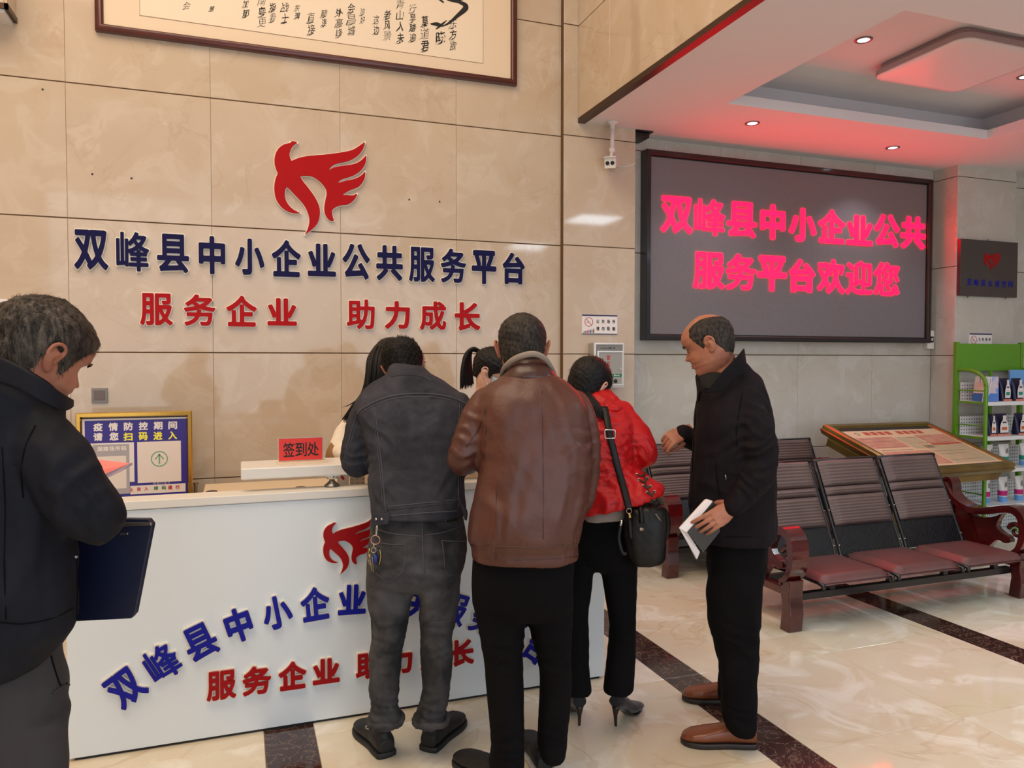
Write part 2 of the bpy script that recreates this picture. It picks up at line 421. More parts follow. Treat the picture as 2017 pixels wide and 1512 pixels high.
ob('backing', box(6.062, 6.78, 5.06, 5.5, 0, 3.34), MT['joint'], wc)
for a, b in zip([0, .8, 1.6, 2.4, 3.2], [.8, 1.6, 2.4, 3.2, 3.34]):
    ob('wall_tile', cham(6.05, 6.78, 5.05, 5.062, a+.003, b-.003, .0015), MT['alcove_tile'], wc)
    ob('wall_tile', cham(6.05, 6.062, 5.063, 5.3, a+.003, b-.003, .0015, 'x'), MT['alcove_tile'], wc)
tilewall('wall_far_right', 'tiled wall right of the column', [6.78, 7.6, 8.4, 9.2], [0, .8, 1.6, 2.4, 3.2, 3.34], 5.2, MT['alcove_tile'])
ob('wall_left', box(-3.6, -3.36, -6, 5.3, 0, 6.5), MT['wall_tile'], label='beige wall at the left side of the hall', cat='wall', kind='structure')
ob('wall_right', box(9.2, 9.4, -6, 5.3, 0, 3.5), MT['alcove_tile'], label='beige wall at the right side of the waiting area', cat='wall', kind='structure')
# bulkhead with tiled face above the waiting area
XB, ZC = 2.36, 3.30
bh = empty('wall_bulkhead', (XB, 0, ZC), 'tiled upper storey face above the edge of the low ceiling', 'wall', kind='structure')
ob('backing', box(XB+.01, XB+.16, -6, 5.108, ZC+.03, 6.4), MT['joint'], bh)
ye = [5.110, 4.62, 3.82, 3.02, 2.22, 1.42]
for i in range(len(ye)-1):
    for a, b in zip([3.33, 4.0, 4.8], [4.0, 4.8, 5.6]):
        ob('wall_tile', cham(XB, XB+.012, ye[i+1]+.0015, ye[i]-.0015, a+.003, b-.003, .0015, 'x'), MT['wall_tile'], bh)
ob('wall_tile', box(XB, XB+.012, -6, 1.42, 3.33, 6.4), MT['wall_tile'], bh)
ob('wall_tile', box(XB, XB+.012, 1.42, 5.11, 5.6, 6.4), MT['wall_tile'], bh)
ob('metal_edge', box(XB-.006, XB+.05, -6, 5.108, ZC-.006, ZC+.028), MT['bronze'], bh)
# upper left beam end
ub = empty('wall_beam', (-1.2, 5.0, 3.5), 'tiled beam end with bronze edge at the upper left corner', 'beam', kind='structure')
p = onZ(14, 7, 3.49)
ob('beam_tile', box(-3.36, -1.215, 4.975, 5.163, 3.53, 6.4), MT['wall_tile'], ub)
ob('beam_tile', box(-1.213, -1.20, 4.975, 5.163, 3.53, 6.4), MT['wall_tile'], ub)
ob('soffit_board', box(-3.36, -1.215, 4.985, 5.163, 3.49, 3.515), MT['paint'], ub)
ob('metal_edge', join(box(-3.36, -1.194, 4.965, 4.98, 3.505, 3.535), box(-1.212, -1.194, 4.965, 5.163, 3.505, 3.535)), MT['bronze'], ub)
# ------------------------------------------------------------------ ceilings
ceil = empty('ceiling', (5, 3, ZC), 'low white ceiling with recessed tray above the waiting area', 'ceiling', kind='structure')
TX0, TX1, TY0, TY1 = 3.14, 5.57, 2.94, 4.395
CB = [box(XB+.05, TX0, -6, 5.30, ZC, ZC+.07), box(TX1, 9.3, -6, 5.30, ZC, ZC+.07), box(TX0, TX1, -6, TY0, ZC, ZC+.07), box(TX0, TX1, TY1, 5.30, ZC, ZC+.07)]
ob('plasterboard', join(*CB), MT['paint'], ceil)
e = .24; ZU = 3.55
ob('tray_top', box(TX0-e, TX1+e, TY0-e, TY1+e, ZU, ZU+.03), MT['paint'], ceil)
ob('tray_side', join(box(TX0-e-.02, TX0-e, TY0-e, TY1+e, ZC+.07, ZU), box(TX1+e, TX1+e+.02, TY0-e, TY1+e, ZC+.07, ZU),
   box(TX0-e, TX1+e, TY0-e-.02, TY0-e, ZC+.07, ZU), box(TX0-e, TX1+e, TY1+e, TY1+e+.02, ZC+.07, ZU)), MT['paint'], ceil)
ob('ceiling_hall', box(-3.6, XB+.2, -6, 5.3, 6.4, 6.5), MT['paint'], label='high white ceiling of the entrance hall', cat='ceiling', kind='structure')
ob('slab_above', box(XB+.1, 9.4, -6, 5.4, 3.75, 3.9), MT['paint'], ceil)
def downlight(x, y, z, label, e=25, cold=(.86, .92, 1.0)):
    t = empty('downlight', (x, y, z), label, 'downlight', 'recessed round downlights')
    ob('trim_ring', lathe([(.036, -.001), (.036, -.006), (.044, -.008), (.052, -.006), (.054, -.001), (.050, 0.0)], 28, (x, y, z)), MT['steel'], t, True)
    ob('lamp_lens', lathe([(.001, -.003), (.036, -.003), (.037, -.001), (.001, -.0005)], 28, (x, y, z)), MT['lens'], t)
    l = bpy.data.lights.new('downlight_beam', 'SPOT'); l.energy = e; l.color = cold; l.spot_size = math.radians(110); l.spot_blend = .7; l.shadow_soft_size = .04
    o = bpy.data.objects.new('downlight_beam', l); COL.objects.link(o); o.location = (0, 0, -.02); o.parent = t
MT['lens'] = mat('lamp_lens', (1, 1, 1), .4, emit=((.93, .96, 1.0), 9))
downlight(3.57, 4.69, ZC, 'lit downlight in the low ceiling above the left part of the screen')
downlight(5.06, 4.83, ZC, 'lit downlight in the low ceiling above the right part of the screen')
downlight(3.678, 3.749, ZU, 'brightest lit downlight inside the ceiling tray left of the square lamp')
downlight(5.22, 3.84, ZU, 'lit downlight inside the ceiling tray at the right edge of the picture')
# lit flush panels nearer the entrance (seen mirrored in the pilaster and the wall tiles)
MT['panel_on'] = mat('panel_on', (1, 1, 1), .4, emit=((.88, .95, 1.0), 14))
for i, (x, y, l_) in enumerate([(4.12, 1.75, 'left panel nearer the tray'), (4.15, -.5, 'left panel nearer the entrance'), (6.6, 1.75, 'right panel nearer the tray'), (6.6, -.5, 'right panel nearer the entrance')]):
    t = empty('ceiling_panel', (x, y, ZC), 'lit square ceiling panel out of the frame, '+l_, 'ceiling light', 'lit square ceiling panels')
    ob('diffuser', box(x-.28, x+.28, y-.28, y+.28, ZC-.012, ZC-.002), MT['panel_on'], t)
    ob('frame', join(box(x-.30, x+.30, y-.30, y-.28, ZC-.015, ZC), box(x-.30, x+.30, y+.28, y+.30, ZC-.015, ZC), box(x-.30, x-.28, y-.28, y+.28, ZC-.015, ZC), box(x+.28, x+.30, y-.28, y+.28, ZC-.015, ZC)), MT['white'], t)
for x, y, l_ in [(3.72, 2.42, 'nearest to the tray'), (3.8, .9, 'between the two lit panels'), (3.85, -.05, 'farthest from the tray')]: downlight(x, y, ZC, 'lit downlight out of the frame over the waiting area, '+l_, 20)
# square lamp in the tray (off)
def rrect(x0, x1, y0, y1, r, n=6):
    P_ = []
    for cx, cy, a0 in ((x1-r, y0+r, -90), (x1-r, y1-r, 0), (x0+r, y1-r, 90), (x0+r, y0+r, 180)):
        for i in range(n+1): a = math.radians(a0+90*i/n); P_.append((cx+r*math.cos(a), cy+r*math.sin(a)))
    return P_
lx0, lx1, ly0, ly1 = 4.06, 4.86, 3.36, 4.08; zt, zb = ZU-.005, ZU-.085
t = empty('ceiling_lamp', ((lx0+lx1)/2, (ly0+ly1)/2, ZU), 'unlit rounded square lamp in the ceiling tray', 'ceiling light')
rr = rrect(lx0, lx1, ly0, ly1, .09)
def insr(d, z): return [(x, y, z) for x, y in rrect(lx0+d, lx1-d, ly0+d, ly1-d, max(.02, .09-d))]
MT['cam_grey'] = mat('lamp_housing', (.66, .62, .64), .45)
MT['diff'] = mat('lamp_diffuser', (.93, .92, .93), .3)
ob('housing', loft([insr(.03, zt), insr(.03, zb+.05), insr(0, zb+.045), insr(0, zb+.012)]), MT['cam_grey'], t)
ob('diffuser', loft([insr(.004, zb+.012), insr(.004, zb+.006), insr(.012, zb), insr(.05, zb-.004), insr(.2, zb-.008)]), MT['diff'], t, auto=40)
# ------------------------------------------------------------------ chandelier high in the hall (mirrored as sparkles)
MT['warm'] = mat('warm_bulb', (1, .8, .5), .3, emit=((1.0, .80, .50), 22))
ch = empty('chandelier', (.4, 2.0, 5.3), 'crystal chandelier high in the hall, above the frame', 'chandelier')
ob('ring', join(*[tube([(.4+r*math.cos(a), 2.0+r*math.sin(a), z) for a in [2*pi*i/36 for i in range(36)]], .012, 6, closed=True) for r, z in ((.5, 5.3), (.32, 5.1), (.7, 5.5))]), MT['chrome'], ch)
ob('rod', tube([(.4, 2.0, 5.1), (.4, 2.0, 6.4)], .012, 8), MT['chrome'], ch)
ob('spokes', join(*[tube([(.4, 2, z), (.4+r*math.cos(a), 2+r*math.sin(a), z)], .006, 6) for r, z in ((.5, 5.3), (.32, 5.1), (.7, 5.5)) for a in (0, pi/2, pi, 3*pi/2)]), MT['chrome'], ch)
bl = [ellipsoid((.4+r*math.cos(a), 2.0+r*math.sin(a), z-.03), (.016, .016, .022), 6, 4) for r, z, n in ((.5, 5.3, 16), (.32, 5.1, 10), (.7, 5.5, 22)) for a in [2*pi*i/n for i in range(n)]]
ob('bulb', join(*bl), MT['warm'], ch, kind='stuff')
# ------------------------------------------------------------------ lettering and emblems
MT['navy_face'] = mat('navy_acrylic', (.065, .045, .27), .45, spec=.15)
MT['red_face'] = mat('red_acrylic', (.68, .025, .05), .45, spec=.15)
MT['blue_face'] = mat('blue_acrylic', (.05, .08, .58), .4, spec=.25)
MT['dred_face'] = mat('dark_red_acrylic', (.62, .035, .065), .4, spec=.2)
MT['letter_white'] = mat('letter_edge', (.95, .92, .85), .35)
def char3d(ch, parent, cx, cz, w, h, y, face, rot=0, off=.034, offb=.056, d1=.012, d2=.024, label=None):
    ca, sa = math.cos(rot), math.sin(rot)
    def mp(y0, y1):
        return lambda u, v, q: (cx+u*ca-v*sa, y0+(y1-y0)*q, cz+u*sa+v*ca)
    th = TH.get(ch, 0); off += th; offb += th*.6
    c = ob('character', bmap(ch, off, off, -w/2, w/2, -h/2, h/2, mp(y-d1, y-d2)), face, parent, label=label)
    ob('backing_plate', bmap(ch, offb, off, -w/2, w/2, -h/2, h/2, mp(y, y-d1-.001)), MT['letter_white'], c)
TH = {'峰': -.020, '县': -.010, '服': -.012, '务': -.010, '双': -.006, '成': -.010, '助': -.012, '欢': -.008, '迎': -.014, '您': -.014, '业': .002, '中': .004, '小': .004}
YW = 5.164
def line(text, name, label, x0, x1, z0, z1, y, face, off, offb, group=None, aspect=None, **k):
    n = len(text); t = empty(name, ((x0+x1)/2, y, z0), label, 'lettering', group)
    w = aspect*(z1-z0); pitch = (x1-x0-w)/(n-1)
    for i, ch in enumerate(text): char3d(ch, t, x0+w/2+i*pitch, (z0+z1)/2, w*WF.get(ch, 1), (z1-z0)*HF.get(ch, 1), y, face, off=off, offb=offb, **k)
    return t
WF = {'小': .98, '中': .86, '力': .92, '长': 1.0, '台': .92, '县': 1.0}
HF = {'业': .9, '台': .95, '小': .97, '力': .95}
line('双峰县中小企业公共服务平台', 'wall_lettering', 'long line of raised navy blue characters on the beige wall', -.922, 1.957, 2.095, 2.333, YW, MT['navy_face'], .036, .062, 'raised wall lettering', .76)
line('服务企业', 'wall_lettering', 'short line of raised red characters, left phrase below the navy line', -.572, .355, 1.768, 1.965, YW, MT['red_face'], .036, .064, 'raised wall lettering', .93)
line('助力成长', 'wall_lettering', 'short line of raised red characters, right phrase below the navy line', .678, 1.612, 1.762, 1.962, YW, MT['red_face'], .036, .064, 'raised wall lettering', .93)
# emblem outline, traced in the plane of the sign
EM = [(380,190,1),(435,183),(490,190,1),(430,235),(388,300),(370,380),(397,455,1),(500,405),(640,365),(900,322),(1150,268),(1290,225),(1400,155),(1485,90,1),
 (1455,190),(1370,300),(1230,385),(1060,435),(975,485),(932,550,1),(1010,495),(1130,462),(1300,425),(1410,370),(1500,280,1),(1490,390),(1420,500),(1300,585),(1130,650),(1060,713,1),
 (1190,665),(1320,630),(1420,575),(1487,505,1),(1470,620),(1390,730),(1240,800),(1122,875,1),(1210,865),(1290,865),(1365,828,1),(1320,920),(1220,995),(1080,1025),(990,1085),(985,1160),(1012,1238,1),
 (950,1238),(885,1165),(868,1070),(885,960),(905,860),(880,780),(800,700),(700,645),(600,640),(515,652,1),(560,720),(640,810),(740,940),(795,1060),(800,1180),(760,1300),(670,1390),(578,1460,1),
 (625,1370),(650,1250),(620,1130),(560,1030),(470,940),(330,808,1),(300,880),(310,990),(370,1080),(440,1130),(520,1162,1),(400,1165),(270,1110),(180,1000),(150,860),(165,730),(203,640,1),(160,520),(165,400),(215,300),(300,235),(400,207,1)]
EMS = spline2([(p[0]/1000, -p[1]/1000)+tuple(p[2:]) for p in EM], 5)
EMS = [(EMS[i], EMS[(i+1) % len(EMS)]) for i in range(len(EMS))]
def emblem(name, parent, x0, z0, w, h, y, face, d1=.012, d2=.026, edge=.013, label=None, cat=None, group=None, back=True, cell=.0125):
    fr = lambda ya, yb: (lambda u, v, q: (u, ya+(yb-ya)*q, v))
    t = empty(name, (x0+w/2, y, z0), label, cat, group, parent)
    ob('emblem_face', bmap('EMBLEM', 0, 0, x0, x0+w, z0, z0+h, fr(y-d1, y-d2), cell, EMS), face, t)
    if back: ob('backing_plate', bmap('EMBLEM', edge, 0, x0, x0+w, z0, z0+h, fr(y, y-d1-.001), cell, EMS), MT['letter_white'], t)
    return t
emblem('wall_emblem', None, .221, 2.377, .591, .635, YW, MT['red_face'], label='red winged eagle-like emblem above the navy wall lettering', cat='emblem')
# drilled holes left in the tiles
for i, (x, z) in enumerate([(-.822, 2.669), (-.61, 2.662), (-1.074, 3.142), (1.108, 2.656), (1.323, 2.658)]):
    ob('screw_plug', loft([[(x+r*math.cos(2*pi*j/10), y, z+r*math.sin(2*pi*j/10)) for j in range(10)] for r, y in ((.006, YW), (.006, YW-.002), (.001, YW-.0025))]), MT['black'],
       label='small dark screw hole plug in the wall tile '+['left of the emblem, first', 'left of the emblem, second', 'near the upper left line', 'right of the emblem, first', 'right of the emblem, second'][i], cat='plug', group='old screw holes')
# ------------------------------------------------------------------ framed calligraphy
FX0, FX1, FZ0, FZ1 = -.79, 1.885, 3.515, 4.75
fr = empty('framed_calligraphy', (.55, YW, FZ0), 'huge framed calligraphy scroll in a dark red wooden frame high on the wall', 'picture')
MT['frame_wood'] = mat('frame_wood', (.34, .105, .075), .3, coat=.3, var=((.27, .08, .06), 3))
MT['scroll_silk'] = mat('scroll_silk', (.90, .82, .72), .7); MT['scroll_paper'] = mat('scroll_paper', (.925, .86, .775), .75)
MT['ink'] = mat('ink', (.09, .08, .09), .6)
ob('mount', box(FX0+.02, FX1-.02, YW-.022, YW-.004, FZ0+.02, FZ1-.02), MT['scroll_silk'], fr)
sec = [(0, 0), (.0, -.035), (.012, -.045), (.03, -.046), (.042, -.036), (.046, -.02)]   # frame moulding (inset, y)
def frame_ring(x0, x1, z0, z1, y, sec):
    rings = [[(x0+i, y+d, z0+i), (x1-i, y+d, z0+i), (x1-i, y+d, z1-i), (x0+i, y+d, z1-i)] for i, d in sec]
    return loft(rings, False)
ob('frame', frame_ring(FX0, FX1, FZ0, FZ1, YW, sec), MT['frame_wood'], fr, auto=50)
ob('scroll', box(-.548, 1.633, YW-.0235, YW-.021, 3.643, FZ1-.12), MT['scroll_paper'], fr)
lx = [box(-.550, 1.635, YW-.0245, YW-.021, 3.641, 3.6435), box(-.550, -.548, YW-.0245, YW-.021, 3.641, FZ1-.12), box(1.633, 1.635, YW-.0245, YW-.021, 3.641, FZ1-.12)]
ob('scroll_border', join(*lx), mat('scroll_border', (.62, .50, .40), .7), fr)
cols = [(1.407, 3.70, '东方欲', .068), (1.319, 3.735, '晓', .085), (1.208, 3.665, '莫道君', .075), (1.123, 3.72, '行早踏遍', .058), (1.038, 3.70, '青山人未', .068), (.949, 3.705, '老风景', .062),
 (.875, 3.73, '这边', .062), (.784, 3.79, '独好', .05), (.71, 3.70, '会昌城', .066), (.63, 3.68, '外高峰', .058), (.534, 3.735, '颠连', .052), (.452, 3.67, '直接', .068), (.364, 3.755, '东溟', .045), (.288, 3.72, '战士', .062),
 (.212, 3.715, '指看', .058), (.148, 3.675, '南粤更', .06), (.05, 3.72, '加郁', .052), (-.15, 3.725, '葱', .035), (-.295, 3.715, '会', .05)]
rr_ = random.Random(3); parts = []
for x, z, s, hh in cols:
    for i, ch in enumerate(reversed(s)):
        w = hh*rr_.uniform(.6, .85); a = rr_.uniform(-.12, .12); sk = .18; zz0 = z+i*hh*1.12
        V, F = gmap(ch, rr_.choice([-.012, 0, .012]), -w/2, w/2, 0, hh, lambda u, v, q, x=x, zz0=zz0: (x+u+sk*v+.006*math.sin(v*60), YW-.0235-.0008*q, zz0+v+.25*u), 2)
        parts.append((V, F))
        if rr_.random() < .5: parts.append(tube([(x+w*.4, YW-.0245, zz0+hh*.3), (x+w*.1, YW-.0245, zz0), (x-w*.5, YW-.0245, zz0-.008)], [.0006, .0022, .0004], 5, 3, squash=.4, up=(0, 1, 0)))
ob('writing', join(*parts), MT['ink'], fr, kind='stuff')
yb = YW-.0245
S3 = lambda px, py: (onY(px, py, yb)[0], yb, onY(px, py, yb)[2])
br = [tube([S3(870, -40), S3(878, -6), S3(905, 4), S3(918, 14), S3(900, 32), S3(880, 48), S3(862, 53)], [.02, .014, .012, .019, .012, .006, .002], 8, 5, squash=.08, up=(0, 1, 0)),
      tube([S3(848, 47), S3(862, 48), S3(874, 52)], [.004, .014, .002], 8, 4, squash=.08, up=(0, 1, 0)), tube([S3(858, 58), S3(868, 50), S3(880, 40)], [.002, .008, .002], 8, 4, squash=.1, up=(0, 1, 0)),
      tube([S3(925, -30), S3(915, -5), S3(888, 2)], [.02, .012, .003], 8, 4, squash=.08, up=(0, 1, 0)), tube([S3(862, -4), S3(874, 5)], [.008, .006], 8, 1, squash=.1, up=(0, 1, 0))]
ob('brush_stroke', join(*br), MT['ink'], fr, kind='stuff')
# ------------------------------------------------------------------ red text screen
X0, X1, Z0, Z1, YF, YB = 2.985, 5.935, 1.712, 3.192, 5.20, 5.298
sc = empty('text_screen', ((X0+X1)/2, YB, Z0), 'large grey LED screen with glowing red characters in a black frame', 'screen')
MT['black_frame'] = mat('black_frame', (.085, .06, .075), .28, coat=.3)
ob('frame', frame_ring(X0, X1, Z0, Z1, YB, [(0, 0), (0, YF-YB+.004), (.004, YF-YB), (.034, YF-YB), (.040, YF-YB+.006), (.044, YF-YB+.03), (.058, YF-YB+.035)]), MT['black_frame'], sc, auto=40)
k = NT('screen_face'); v = k.obj(); w1 = k.n('ShaderNodeTexWave', wave_type='BANDS', bands_direction='DIAGONAL', i_Scale=9, i_Distortion=14, i_Detail=3); k.l(k.vmap(v, (1, 1, 6)), w1.inputs[0])
bk = k.n('ShaderNodeTexChecker', i_Scale=110); k.l(v, bk.inputs[0])
c = k.mix(w1.outputs['Fac'], lin((.49, .455, .455)), lin((.455, .425, .43))); c = k.mix(.12, c, bk.outputs[0], 'MULTIPLY'); c = k.mix(k.ramp(k.noise(1.2, 2, .5, .5, v), [(.35, 0.0), (.7, .55)]), c, lin((.45, .44, .47)))
k.set('Base Color', c); k.set('Roughness', .45); k.bump(bk.outputs[0], .15, .002)
ob('display', box(X0+.05, X1-.05, YF+.028, YB-.01, Z0+.05, Z1-.05), k.m, sc)
MT['led'] = mat('red_led', (.25, .02, .03), .5, emit=((1.0, .012, .125), 11))
MT['led2'] = mat('red_led_dim', (.25, .02, .03), .5, emit=((1.0, .10, .22), 1.6))
yd = YF+.026
def ledline(text, x0, x1, z0, z1):
    n = len(text); w = (z1-z0)*1.0; p = (x1-x0-w)/(n-1)
    for i, ch in enumerate(text):
        hh = (z1-z0)*HF.get(ch, 1); ww = w*WF.get(ch, 1)
        iso = .040+TH.get(ch, 0)*1.2; ob('character', bmap(ch, iso, iso, x0+i*p+w/2-ww/2, x0+i*p+w/2+ww/2, z0, z0+hh, lambda u, v, q: (u, yd-.004*q, v)), MT['led'], sc)
ledline('双峰县中小企业公共', 3.125, 5.875, 2.56, 2.85)
ledline('服务平台欢迎您', 3.425, 5.575, 2.13, 2.425)
for i, x in enumerate((X1+.028,)):
    t = empty('wall_switch', (5.99, 5.30, 1.66), 'white power switch box at the lower right corner of the text screen', 'switch')
    bevel(ob('cover', box(5.955, 6.04, 5.255, 5.298, 1.66, 1.83), MT['white'], t), .006)
    ob('breaker', box(5.972, 6.022, 5.247, 5.257, 1.72, 1.775), MT['black'], t); ob('lever', box(5.99, 6.004, 5.238, 5.249, 1.735, 1.76), MT['white'], t)
# ------------------------------------------------------------------ no smoking sign, suggestion box, plaque, wall plate, notice board
MT['sign_white'] = mat('sign_white', (.93, .90, .89), .4); MT['navy_print'] = mat('navy_print', (.10, .15, .35), .5); MT['red_print'] = mat('red_print', (.75, .08, .15), .5)
MT['black_print'] = mat('black_print', (.07, .06, .07), .6); MT['green_print'] = mat('green_print', (.10, .48, .32), .5)
def flat(poly, y, m, name, parent, t=.001, **k): return ob(name, prism(poly, lambda u, v: (u, y, v), lambda u, v: (u, y-t, v)), m, parent, **k)
def rect(x0, x1, z0, z1): return [(x0, z0), (x1, z0), (x1, z1), (x0, z1)]
def circ(cx, cz, r, n=24): return [(cx+r*math.cos(2*pi*i/n), cz+r*math.sin(2*pi*i/n)) for i in range(n)]
def ringm(cx, cz, r0, r1, y, n=32, t=.001):
    return loft([[(cx+r*math.cos(2*pi*i/n), yy, cz+r*math.sin(2*pi*i/n)) for i in range(n)] for r, yy in ((r0, y), (r0, y-t), (r1, y-t), (r1, y))], False)
def textrow(s, x0, x1, z0, z1, y, m, name, parent, off=.02, aspect=1.0, t=.0008, gap=None, tilt=0):
    n = len(s); h = z1-z0; w = h*aspect; p = (x1-x0-w)/max(1, n-1); L = []
    for i, ch in enumerate(s):
        if ch == ' ': continue
        L.append(bmap(ch, off, off, x0+i*p, x0+i*p+w*WF.get(ch, 1), z0, z1, lambda u, v, q: (u, y-t*q, v), .022))
    return ob(name, join(*L), m, parent, kind='stuff')
def nosmoke(x0, x1, z0, z1, y, label):
    t = empty('no_smoking_sign', ((x0+x1)/2, y, z0), label, 'sign')
    w, h = x1-x0, z1-z0
    ob('sign_board', box(x0, x1, y-.006, y, z0, z1), MT['sign_white'], t); yf = y-.006
    flat(rect(x0, x1, z1-.07*h, z1), yf, MT['navy_print'], 'blue_band', t); flat(rect(x0, x1, z0, z0+.04*h), yf, MT['navy_print'], 'blue_band', t)
    cx, cz, r = x0+.19*w, z0+.63*h, .235*h
    ob('prohibition_ring', join(ringm(cx, cz, r*.88, r, yf), prism([(cx-r*.68, cz+r*.60), (cx-r*.60, cz+r*.68), (cx+r*.68, cz-r*.60), (cx+r*.60, cz-r*.68)], lambda u, v: (u, yf, v), lambda u, v: (u, yf-.001, v))), MT['red_print'], t)
    flat(rect(cx-r*.55, cx+r*.1, cz-r*.12, cz), yf, MT['red_print'], 'cigarette', t)
    textrow('公共场所', x0+.40*w, x0+.94*w, z0+.57*h, z0+.76*h, yf, MT['black_print'], 'writing', t, .03, .85)
    textrow('请勿吸烟', x0+.40*w, x0+.94*w, z0+.20*h, z0+.40*h, yf, MT['black_print'], 'writing', t, .03, .85)
    for i, c in enumerate([(.3, .3, .3), (.4, .35, .4), (.7, .1, .25), (.75, .35, .5), (.15, .3, .6), (.2, .6, .35), (.6, .08, .15)]):
        hh = h*(.06+.028*i); xx = x0+w*(.04+.045*i); m_ = mat('figure_print', c, .5)
        flat(rect(xx, xx+.03*w, z0+.08*h, z0+.08*h+hh*.72), yf, m_, 'printed_figure', t); flat(circ(xx+.015*w, z0+.08*h+hh*.86, .011*w, 8), yf, m_, 'printed_figure', t)
nosmoke(2.392, 2.684, 1.747, 1.893, 5.114, 'white no smoking sign on the pilaster above the suggestion box')
nosmoke(6.22, 6.50, 1.64, 1.80, 5.05, 'white no smoking sign on the column peeking over the green rack')
# suggestion box
sb = empty('suggestion_box', (2.57, 5.114, 1.35), 'silver metal suggestion box on the pilaster beside the screen', 'box')
MT['alu'] = mat('aluminium', (.74, .73, .72), .35, .7); MT['alu_w'] = mat('aluminium_edge', (.88, .88, .88), .3, .2); MT['box_grey'] = mat('box_grey', (.50, .50, .49), .5)
MT['door_grey'] = mat('door_grey', (.62, .62, .60), .5)
bx0, bx1, bz0, bz1, by = 2.447, 2.695, 1.350, 1.683, 5.02
bevel(ob('body', box(bx0, bx1, by, 5.113, bz0, bz1), MT['alu'], sb), .008)
ob('rim', frame_ring(bx0, bx1, bz0, bz1, by+.004, [(.0, 0), (.003, -.010), (.012, -.012), (.016, -.004)]), MT['alu_w'], sb, auto=40)
flat(rect(bx0+.014, bx1-.014, bz1-.085, bz1-.014), by, MT['box_grey'], 'slot_panel', sb, .004)
ob('slot', box(2.50, 2.60, by-.0055, by-.003, 1.640, 1.644), MT['black'], sb)
for x in (2.578, 2.612): flat(circ(x, 1.645, .006, 10), by-.004, MT['black'], 'keyhole', sb)
dr = ob('door', box(bx0+.03, bx1-.02, by-.012, by, bz0+.024, bz1-.068), MT['door_grey'], sb)
ob('door_frame', frame_ring(bx0+.022, bx1-.012, bz0+.016, bz1-.06, by-.006, [(0, .004), (0, -.01), (.010, -.011), (.012, -.004)]), MT['alu_w'], dr)
for i, ch in enumerate('意见箱'): textrow(ch, 2.552, 2.60, 1.558-.05*i, 1.592-.05*i, by-.012, MT['red_print'], 'writing', dr, .01, .9) if 0 else ob('writing', gmap(ch, .012, 2.545, 2.575, 1.555-.05*i, 1.592-.05*i, lambda u, v, q: (u, by-.012-.0008*q, v), 2), MT['red_print'], dr)
flat(rect(bx0+.03, bx1-.024, 1.430, 1.453), by-.012, MT['green_print'], 'green_band', dr)
ob('writing', gmap('Opinion Box', .01, 2.49, 2.655, 1.435, 1.448, lambda u, v, q: (u, by-.0131-.0006*q, v), 2), MT['sign_white'], dr)
ob('lock', xf(lathe([(.0001, 0), (.014, 0), (.014, .01), (.010, .014), (.0001, .014)], 16), M_=Matrix.Translation((2.617, by-.012, 1.40)) @ Matrix.Rotation(pi/2, 4, 'X')), MT['black'], dr)
ob('catch', tube([(2.655, by-.014, 1.478), (2.66, by-.022, 1.488), (2.652, by-.014, 1.497)], .003, 8, 3), MT['alu_w'], dr)
# plaque on the column
pq = empty('name_plaque', (6.42, 5.05, 2.08), 'brushed steel plaque with red emblem and blue characters on the column', 'sign')
MT['brushed'] = mat('brushed_steel', (.40, .38, .37), .38, .85)
q0, q1, q2, q3 = onY(1892, 470, 5.02), onY(2004, 478, 5.02), onY(2002, 586, 5.02), onY(1889, 582, 5.02)
px0, px1, pz0, pz1 = (q0[0]+q3[0])/2, (q1[0]+q2[0])/2, (q3[2]+q2[2])/2, (q0[2]+q1[2])/2
ob('plate', box(px0, px1, 5.015, 5.045, pz0, pz1), MT['brushed'], pq)
emblem('emblem', pq, px0+.40*(px1-px0), pz0+.46*(pz1-pz0), .30*(px1-px0), .36*(pz1-pz0), 5.015, MT['dred_face'], .0, .0015, back=False)
textrow('双峰县众创空间', px0+.12*(px1-px0), px0+.92*(px1-px0), pz0+.18*(pz1-pz0), pz0+.30*(pz1-pz0), 5.015, MT['blue_face'], 'writing', pq, .02, .9, .0015)
for x, z in ((px0+.12, pz0-.008), (px1-.12, pz0-.008), ((px0+px1)/2, pz1+.008)): ob('bolt', ellipsoid((x, 5.03, z), (.008, .01, .010), 8, 6), MT['chrome'], pq)
# grey blank wall plate
wp = empty('wall_plate', (-.8, YW, 1.293), 'grey square socket plate on the wall above the code poster', 'socket')
MT['plate'] = mat('plate_grey', (.52, .51, .51), .4)
bevel(ob('plate', box(-.845, -.757, YW-.010, YW, 1.292, 1.383), MT['plate'], wp), .003); ob('blank_cover', box(-.832, -.772, YW-.013, YW-.009, 1.312, 1.368), mat('plate_dark', (.44, .40, .39), .45), wp)
# notice board at the far left
nb = empty('notice_board', (-1.3, YW, 1.0), 'white framed board on the wall behind the man in the navy jacket', 'board')
zt_ = onY(30, 589, 5.12)[2]; xr_ = onY(64, 600, 5.12)[0]
ob('panel', box(-1.9, xr_-.02, 5.125, YW-.001, 1.2, zt_-.03), MT['white'], nb)
ob('frame', frame_ring(-1.92, xr_, 1.18, zt_, YW-.001, [(0, 0), (0, -.045), (.02, -.047), (.022, -.036)]), MT['sign_white'], nb)
ob('gasket', frame_ring(-1.898, xr_-.022, 1.202, zt_-.022, YW-.03, [(0, 0), (0, -.008), (.004, -.008), (.004, 0)]), MT['black'], nb)
